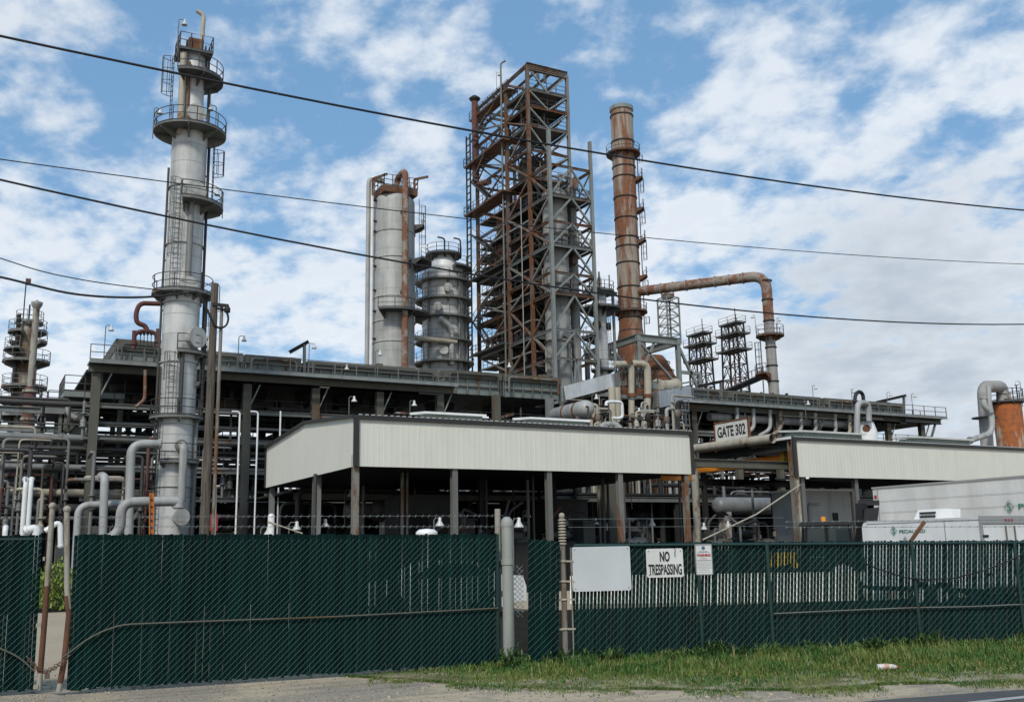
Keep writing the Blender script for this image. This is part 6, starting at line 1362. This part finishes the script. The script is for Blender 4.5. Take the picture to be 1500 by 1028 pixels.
text('PECIALIZED','lettering',t,'grn',c+V((0,-1.6,0)),V((0,-1,0)),.2,2.4,.02,nrm=V((-1,0,0)))
# cargo trailer
KX=22.3; cy=PX(1434,758,KX).y; fy_=PX(1262,768,KX).y; zT=PX(1434,757,KX).z; print('cargo',cy,fy_,zT,PX(1262,765,KX).z)
t=T('cargo_trailer','small white enclosed cargo trailer with roof vent unit behind the green fence','trailer',(KX+1,(cy+fy_)/2,0)); W_=2.15
z0=.55; mb=MB(); pr=[]; L_=fy_-cy
prof=[(cy,z0),(fy_-.05,z0),(fy_,z0+.2),(fy_,zT-.16),(fy_-.06,zT-.04),(fy_-.2,zT),(cy,zT)]
mb.prism([(KX,y,z) for y,z in prof],(W_,0,0)); mb.obj('body',M['white'],t)
mb=MB(); mb.bb(KX-.03,KX+W_+.03,cy-.06,cy-.003,zT-.16,zT+.03); mb.bb(KX-.03,KX+.05,cy-.05,cy-.003,z0,zT-.165); mb.bb(KX+W_-.05,KX+W_+.03,cy-.05,cy-.003,z0,zT-.165); mb.obj('rear_frame',M['greyp'],t)
mb=MB(); mb.bb(KX+.07,KX+W_/2-.01,cy-.04,cy-.003,z0+.05,zT-.2); mb.obj('rear_door',M['white'],t); mb=MB(); mb.bb(KX+W_/2+.01,KX+W_-.07,cy-.04,cy-.003,z0+.05,zT-.2); o=mb.obj('rear_door',M['white'],t)
for xx in (KX+W_*.42,KX+W_*.58): MB().tube((xx,cy-.07,z0+.1),(xx,cy-.07,zT-.22),.02,n=6).obj('lock_bar',M['steel'],t)
for zz in (z0+.3,zT-.5):
    for xx in (KX+.12,KX+W_-.12): MB().bb(xx-.12,xx+.1,cy-.06,cy-.045,zz,zz+.06).obj('hinge',M['dark'],t)
for k in range(3): MB().bb(KX+W_*.42+k*.12,KX+W_*.42+k*.12+.07,cy-.075,cy-.062,zT-.1,zT-.05).obj('marker_lamp',M['red'],t)
MB().bb(KX-.012,KX-.002,cy+L_*.27,cy+L_*.27+.02,z0,zT-.05).obj('side_seam',M['greyp'],t)
mb=MB(); mb.bb(KX-.02,KX-.003,cy,fy_-.1,z0-.02,z0+.08); mb.bb(KX-.02,KX-.003,cy,fy_-.2,zT-.06,zT+.01); mb.obj('side_trim',M['whiteg'],t)
for k in range(2): wheel(t,(KX-.02,PX(1350+k*33,855,KX).y,.34),.34,.2,(1,0,0)); 
for k in range(2): wheel(t,(KX+W_+.02,PX(1350+k*33,855,KX).y,.34),.34,.2,(1,0,0))
MB().bb(KX+.2,KX+W_-.2,cy,fy_,z0-.15,z0-.003).obj('chassis',M['dark'],t)
mb=MB(); mb.beam((KX+.4,fy_,.45),(KX+1.07,fy_+1.2,.45),.08); mb.beam((KX+1.75,fy_,.45),(KX+1.07,fy_+1.2,.45),.08); mb.beam((KX+1.07,fy_+1.2,0),(KX+1.07,fy_+1.2,.6),.08); mb.obj('drawbar',M['dark'],t)
ya,yb=PX(1396,750,KX+.9).y,PX(1350,750,KX+.9).y
MB().prism([(KX+.55,ya+.1,zT),(KX+.55,yb,zT),(KX+.62,yb-.12,zT+.28),(KX+.62,ya+.12,zT+.28)],(.75,0,0)).obj('roof_unit',M['white'],t)
mb=MB()
for k in range(4):
    for j in range(2): mb.bb(KX+.52,KX+.6,ya+.3+k*.13+(.62 if 0 else 0),ya+.39+k*.13,zT+.06+j*.1,zT+.11+j*.1)
mb.obj('vent_grille',M['blackp'],t)
c=PX(1309,777,KX-.02); diamond(t,c,V((0,-1,0)),.27,V((-1,0,0)),.15); c2_=PX(1338,779,KX-.02)
text('PECIALIZED','lettering',t,'grn',PX(1336,777.5,KX-.012),V((0,-1,0)),.085,abs(PX(1318,777,KX).y-PX(1356,777,KX).y),.0,nrm=V((-1,0,0)))
diamond(t,PX(1326,791,KX-.02),V((0,-1,0)),.2,V((-1,0,0)),.1)
# backhoe loader
bx,by=25.3,24.6; t=T('backhoe_loader','yellow backhoe loader with dark cab half hidden by the fence','backhoe',(bx,by,0))
ux=V((.75,-.66,0)).normalized(); uy=V((-ux.y,ux.x,0)); o0=P(1212,800,24.6); o0=V((o0.x,24.6,0))
def bw(u,v,z): return o0+ux*u+uy*v+V((0,0,z))
def bbox(u0,u1,v0,v1,z0,z1,tz=0):
    mb=MB(); mb.prism([bw(u0,v0,z0),bw(u1,v0,z0),bw(u1-tz,v0,z1),bw(u0+tz,v0,z1)],uy*(v1-v0)); return mb
bbox(-1.9,-1.0,-.5,.5,.95,1.45,.1).obj('bonnet',M['yellow'],t); bbox(-1.0,.85,-.75,.75,.5,1.25).obj('chassis',M['blackp'],t)
o=bbox(-.75,.75,-.7,.7,1.3,2.28,.1).obj('cab_glass',M['glass'],t); bbox(-.85,.85,-.8,.8,2.3,2.42,.05).obj('cab_roof',M['blackp'],t)
mb=MB()
for u in (-.78,-.05,.78):
    for v in (-.73,.73): mb.beam(bw(u,v,1.2),bw(u*.88,v,2.3),.08)
mb.obj('cab_pillar',M['blackp'],t); c_=bw(-.1,-.5,2.5); MB().tube(c_-V((0,0,.08)),c_+V((0,0,.08)),.08,n=10).obj('beacon',M['orange'],t)
for u,r_ in ((.35,.68),(-1.9,.5)):
    for v in (-.9,.9): wheel(t,bw(u,v,r_),r_,.4,uy)
mb=MB(); mb.beam(bw(.9,0,.9),bw(1.15,0,2.0),.3,.3); mb.beam(bw(1.15,0,2.0),bw(1.2,0,3.0),.28,.3); mb.beam(bw(1.1,0,3.02),bw(1.75,0,3.0),.2,.16); mb.obj('boom',M['blackp'],t)
MB().prism([bw(1.0,-.35,1.5),bw(1.45,-.35,1.6),bw(1.7,-.35,2.85),bw(1.25,-.35,2.8)],uy*.7).obj('bucket',M['blackp'],t)
mb=MB(); mb.beam(bw(-1.2,-.6,1.0),bw(-3.0,-.6,.5),.12,.2); mb.beam(bw(-1.2,.6,1.0),bw(-3.0,.6,.5),.12,.2); mb.prism([bw(-3.0,-1.1,.1),bw(-3.6,-1.1,.1),bw(-3.5,-1.1,.6),bw(-3.0,-1.1,.9)],uy*2.2); mb.obj('front_loader',M['blackp'],t)
# parked white car behind the gate
ca=PV(560,900,G(560,905),G(775,895)); c0=G(562,906); c1_=G(772,897); d=(c1_-c0).normalized(); s=V((-d.y,d.x,0)); Lc=4.6; c0=c1_-d*Lc
def cw(u,v,z): return c0+d*u+s*v+V((0,0,z))
t=T('parked_car','white saloon car parked behind the wide green gate','car',tuple(cw(2.3,.9,0)))
prof=[(0,.35),(.02,.72),(.35,.86),(1.1,.95),(1.75,1.38),(2.3,1.45),(3.1,1.43),(3.85,1.05),(4.5,1.0),(4.6,.7),(4.58,.32)]
MB().prism([cw(u,0,z) for u,z in prof],s*1.75).obj('body',M['whiteg'],t)
for v in (-.006,1.756): MB().prism([cw(u,v-.004,z) for u,z in ((1.3,.98),(1.85,1.33),(2.3,1.38),(3.0,1.36),(3.6,1.05))],s*.008).obj('side_window',M['glass'],t)
for u in (.85,3.75):
    for v in (.08,1.67): wheel(t,cw(u,v,.32),.32,.2,s)
MB().prism([cw(4.585,.1,.62),cw(4.61,.1,.62),cw(4.61,.1,.8),cw(4.585,.1,.8)],s*.4).obj('tail_lamp',M['red'],t)
t=T('jersey_barrier','long low pale concrete barrier in the yard behind the right fence','barrier',tuple(G(980,880))); b0,b1=G(835,884),G(1300,879); b1=b0+(b1-b0)
mb=MB(); dd=(b1-b0).normalized(); nn=V((-dd.y,dd.x,0)); mb.prism([b0,b0+nn*.6,b0+nn*.4+V((0,0,.55)),b0+nn*.35+V((0,0,.85)),b0+nn*.25+V((0,0,.85)),b0+nn*.2+V((0,0,.55))],b1-b0); mb.obj('barrier_body',M['siding'],t)
# bush behind the gate gap
t=T('bush','yellow green bush seen through the gap of the gate','bush',tuple(G(84,885))); c=G(83,893); mb=MB()
for k in range(1500):
    a=random.uniform(0,2*PI); rr=random.random()**.5*1.1; zz=random.uniform(.05,1.7)*(1-.35*rr); blade(mb,c+V((rr*math.cos(a),rr*math.sin(a),zz)),.16,.05,.9,random.uniform(0,2*PI))
mb.obj('foliage',M['bush'],t); mb=MB()
for k in range(9): mb.beam(c,c+V((random.uniform(-.5,.5),random.uniform(-.5,.5),1.1)),.02)
mb.obj('stem',M['wood'],t)

# ================================================================ small bore piping, valves and machinery
rs=random.Random(77)
def valve(mb,x,y,z,r): mb.lathe(x,y,[(r*.5,z-r*1.6),(r*1.3,z-r*1.5),(r*1.3,z-r*1.2),(r*.8,z-r),(r*1.1,z),(r*.8,z+r),(r*.25,z+r*1.2),(r*.2,z+r*2.6),(r*1.3,z+r*2.6),(r*1.3,z+r*2.8),(.01,z+r*2.85)],9)
zl=[levels[0]-1.1,levels[0]+.55,levels[1]+.9,levels[1]-.9,levels[2]+1.0,levels[2]-.7,levels[3]+.9,levels[3]-1.2,levels[3]-2.6,3.2,2.2]
for k in range(112):
    z=rs.choice(zl)+rs.uniform(-.25,.25); y=RY+rs.uniform(.9,8); x0=rs.uniform(XL-18,XR-20); L=rs.uniform(7,32); r=rs.uniform(.05,.13); mt=rs.choice(('piped','pipeg','tan','piped','steelm','dark','piped'))
    if GAP[0]<x0<GAP[1] and z>levels[2]: continue
    pts=[(x0,y,z-rs.uniform(.8,3)),(x0,y,z),(x0+L,y,z),(x0+L,y,z+rs.choice((-2.2,-1.2,1.3)))]
    tag(MB().pipe(pts,r,.3,7,3).obj('small_bore_pipe',M[mt]),'thin pipe threading through the tangle of the pipe rack','pipe','thin pipes tangled in the rack')
for k in range(96):
    x=rs.uniform(XL-18,XR-6); y=RY+rs.uniform(.7,3.5); i_=rs.randrange(3); z0=levels[i_+1]+.2; z1=levels[i_]-.1; r=rs.uniform(.05,.12); mb=MB(); mb.tube((x,y,z0-.4),(x,y,z1+.4),r,n=7)
    if rs.random()<.7: valve(mb,x,y,z0+rs.uniform(.5,1.3),r*2)
    tag(mb.obj('drop_leg',M[rs.choice(('piped','pipeg','steelm','dark','dark'))]),'short upright pipe with valve standing between two tiers of the rack','pipe','upright valve pipes between rack tiers')
for k in range(34):
    x=XC[0]-14+k*2.9; y=RY+rs.choice((5.2,8.4,11)); z1=zW-1 if x>XL else levels[1]
    tag(MB().ibeam((x,y,0),(x,y,z1),.22,.22,.04).obj('secondary_post',M['dark']),'slim dark secondary post inside the pipe rack','post','secondary posts inside the rack')
for k in range(10):
    x=XC[0]-12+k*9.1; z=rs.choice(levels[:3]); t=T('inner_gangway','dim railed gangway inside the pipe rack','gangway',(x,RY+4,z),'gangways inside the rack'); MB().bb(x,x+6,RY+3.5,RY+4.5,z+.2,z+.28).obj('grating',M['dark'],t); railing(t,[(x,RY+3.6),(x+6,RY+3.6)],z+.28,1.1,.03,'rail',step=1.2)
# left cluster: brackets and risers between the fence and the rack
for k in range(46):
    px=rs.uniform(-40,300); Y_=rs.uniform(70,78.5); a=P(px,750,Y_); h=P(px,rs.uniform(640,745),Y_).z; r=rs.uniform(.05,.15); L=rs.uniform(-3.5,3.5)
    pts=[(a.x,Y_,0),(a.x,Y_,h),(a.x+L,Y_,h),(a.x+L,Y_+1.5,h-.2)]
    mb=MB(); mb.pipe(pts,r,.3,7,3); valve(mb,a.x,Y_,h*.6,r*1.8)
    tag(mb.obj('process_pipe',M[rs.choice(('piped','pipeg','steelm','piped','tan','maroon'))]),'small bent process pipe in the thicket at far left','pipe','small pipes in the left thicket')
# machinery in the shade of the sheds
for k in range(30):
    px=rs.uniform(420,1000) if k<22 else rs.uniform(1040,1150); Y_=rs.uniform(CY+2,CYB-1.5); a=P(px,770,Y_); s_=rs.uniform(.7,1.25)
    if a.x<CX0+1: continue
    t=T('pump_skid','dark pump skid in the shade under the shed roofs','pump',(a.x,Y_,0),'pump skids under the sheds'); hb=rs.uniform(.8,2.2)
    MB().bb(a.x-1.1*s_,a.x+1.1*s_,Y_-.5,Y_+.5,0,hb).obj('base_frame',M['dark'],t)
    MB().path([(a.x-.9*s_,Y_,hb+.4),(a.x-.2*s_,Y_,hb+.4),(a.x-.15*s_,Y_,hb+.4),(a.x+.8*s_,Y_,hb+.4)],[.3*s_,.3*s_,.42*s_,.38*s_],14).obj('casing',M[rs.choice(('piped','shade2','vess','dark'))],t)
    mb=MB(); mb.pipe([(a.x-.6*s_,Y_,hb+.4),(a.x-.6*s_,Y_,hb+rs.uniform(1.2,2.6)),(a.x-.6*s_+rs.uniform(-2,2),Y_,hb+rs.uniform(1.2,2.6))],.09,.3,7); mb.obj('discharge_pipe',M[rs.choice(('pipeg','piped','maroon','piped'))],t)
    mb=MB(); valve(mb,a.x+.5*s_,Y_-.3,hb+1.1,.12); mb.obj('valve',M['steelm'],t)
for k in range(16):
    px=rs.uniform(440,1150); Y_=rs.uniform(CY+3,CYB-1); a=P(px,760,Y_); tag(MB().tube((a.x,Y_,0),(a.x,Y_,zbc+.01),rs.uniform(.05,.11),n=7).obj('standpipe',M[rs.choice(('pipeg','piped','piped','posto'))]),'thin standpipe rising to the dark shed ceiling','pipe','standpipes under the sheds')
for k in range(40):
    px=rs.uniform(845,1000); Y_=rs.uniform(66,74); a=P(px,620,Y_); h=P(px,rs.uniform(578,622),Y_).z; r=rs.uniform(.04,.1); L=rs.uniform(-2.5,2.5); mb=MB(); mb.pipe([(a.x,Y_,4),(a.x,Y_,h),(a.x+L,Y_,h)],r,.25,7,3)
    if rs.random()<.6: valve(mb,a.x,Y_,h-1,r*2.4)
    tag(mb.obj('small_bore_pipe',M[rs.choice(('steelr','tan','dark','piped','rust','steelm','pipew'))]),'thin rusty or pale pipe in the clutter between the two rack decks','pipe','thin pipes in the rack gap')
# extra members on the steel tower read as the dense secondary framing
t=bpy.data.objects['steel_reactor_tower']
for i,z in enumerate(LV[:-1]):
    zz=(z+LV[i+1])/2; mb=MB(); mb.beam((X0,YS[1],zz),(X0,YS[4],zz),.14,.18); mb.obj('girt',M[rs.choice(('steelm','steelg','steelr'))],t)
    o=MB().bb(X0+.3,X0+2.2,YS[2]+.3,YS[4]-.3,zz,zz+.08).obj('landing',M['dark'],t); railing(o,[(X0+.35,YS[4]-.3),(X0+.35,YS[2]+.3),(X0+2.2,YS[2]+.3)],zz+.08,1.05,.03,'rail',step=1.2)
    for q_ in range(3):
        x_=rs.uniform(X0+.4,X1-.5); y_=rs.uniform(YS[0]+.5,YS[4]); MB().pipe([(x_,y_,z-1),(x_,y_,z+rs.uniform(1,3.2)),(x_+rs.uniform(-1.5,1.5),y_,z+rs.uniform(1,3.2))],rs.uniform(.06,.14),.3,7,3).obj('branch_pipe',M[rs.choice(('steelr','tan','dark','steelm'))],t)
for k,z in enumerate(LV+LH[:3]):
    MB().beam((X0+.1,YS[1],z+.0),(X1-.1,YS[2],z+.02),.14).obj('plan_brace',M['steelm'],t)

for i in range(len(LV)-1):
    z0,z1=LV[i],LV[i+1]; xm=(X0+X1)/2
    mc=MB(); mc.beam((X0,YS[1],z1),(xm,YS[1],z0),.15); mc.beam((xm,YS[1],z0),(X1,YS[1],z1),.15); mc.beam((X0,YS[1],(z0+z1)/2),(X1,YS[1],(z0+z1)/2),.15); mc.obj('brace',M[rs.choice(('steelm','steel'))],t)
    for q_ in range(2): x_=rs.uniform(X0+2.2,X1-.3); y_=rs.uniform(YS[0]+.3,YS[1]+.5); MB().pipe([(x_,y_,z0),(x_,y_,z1-.5),(x_+rs.uniform(-2,1.2),y_,z1-.4)],rs.uniform(.08,.2),.4,8,3).obj('branch_pipe',M[rs.choice(('pipeg','tan','piped','steelm'))],t)
    if i%2: o=MB().bb(X0+.4,X1-.2,YS[0]+.3,YS[1]-.2,z1+.14,z1+.22).obj('deck',M['plat'],t); railing(o,[(X0+.5,YS[0]+.35),(X1-.25,YS[0]+.35)],z1+.22,1.1,.03,'rail',step=1.2)
for k in range(14):
    z=rs.uniform(LV[1],LV[-1]); y_=rs.uniform(YS[0]+.5,YS[2]); MB().lathe(X1-rs.uniform(.3,1.6),y_,[(.15,z-.9),(.4,z-.6),(.4,z+.5),(.12,z+.9)],10).obj('valve_body',M[rs.choice(('steelm','dark','tan'))],t)
# thin railings, hoses and trays across the deck front
for k in range(26):
    x=rs.uniform(XL,XR-6); L=rs.uniform(2,8)
    if GAP[0]-6<x<GAP[1]: continue
    tag(MB().beam((x,RY-.4,zW-.95),(x+L,RY-.4,zW-.95),.3,.1).obj('cable_tray',M[rs.choice(('dark','steelol'))]),'short cable tray slung beneath the rack deck edge','cable tray','cable trays under the rack deck')
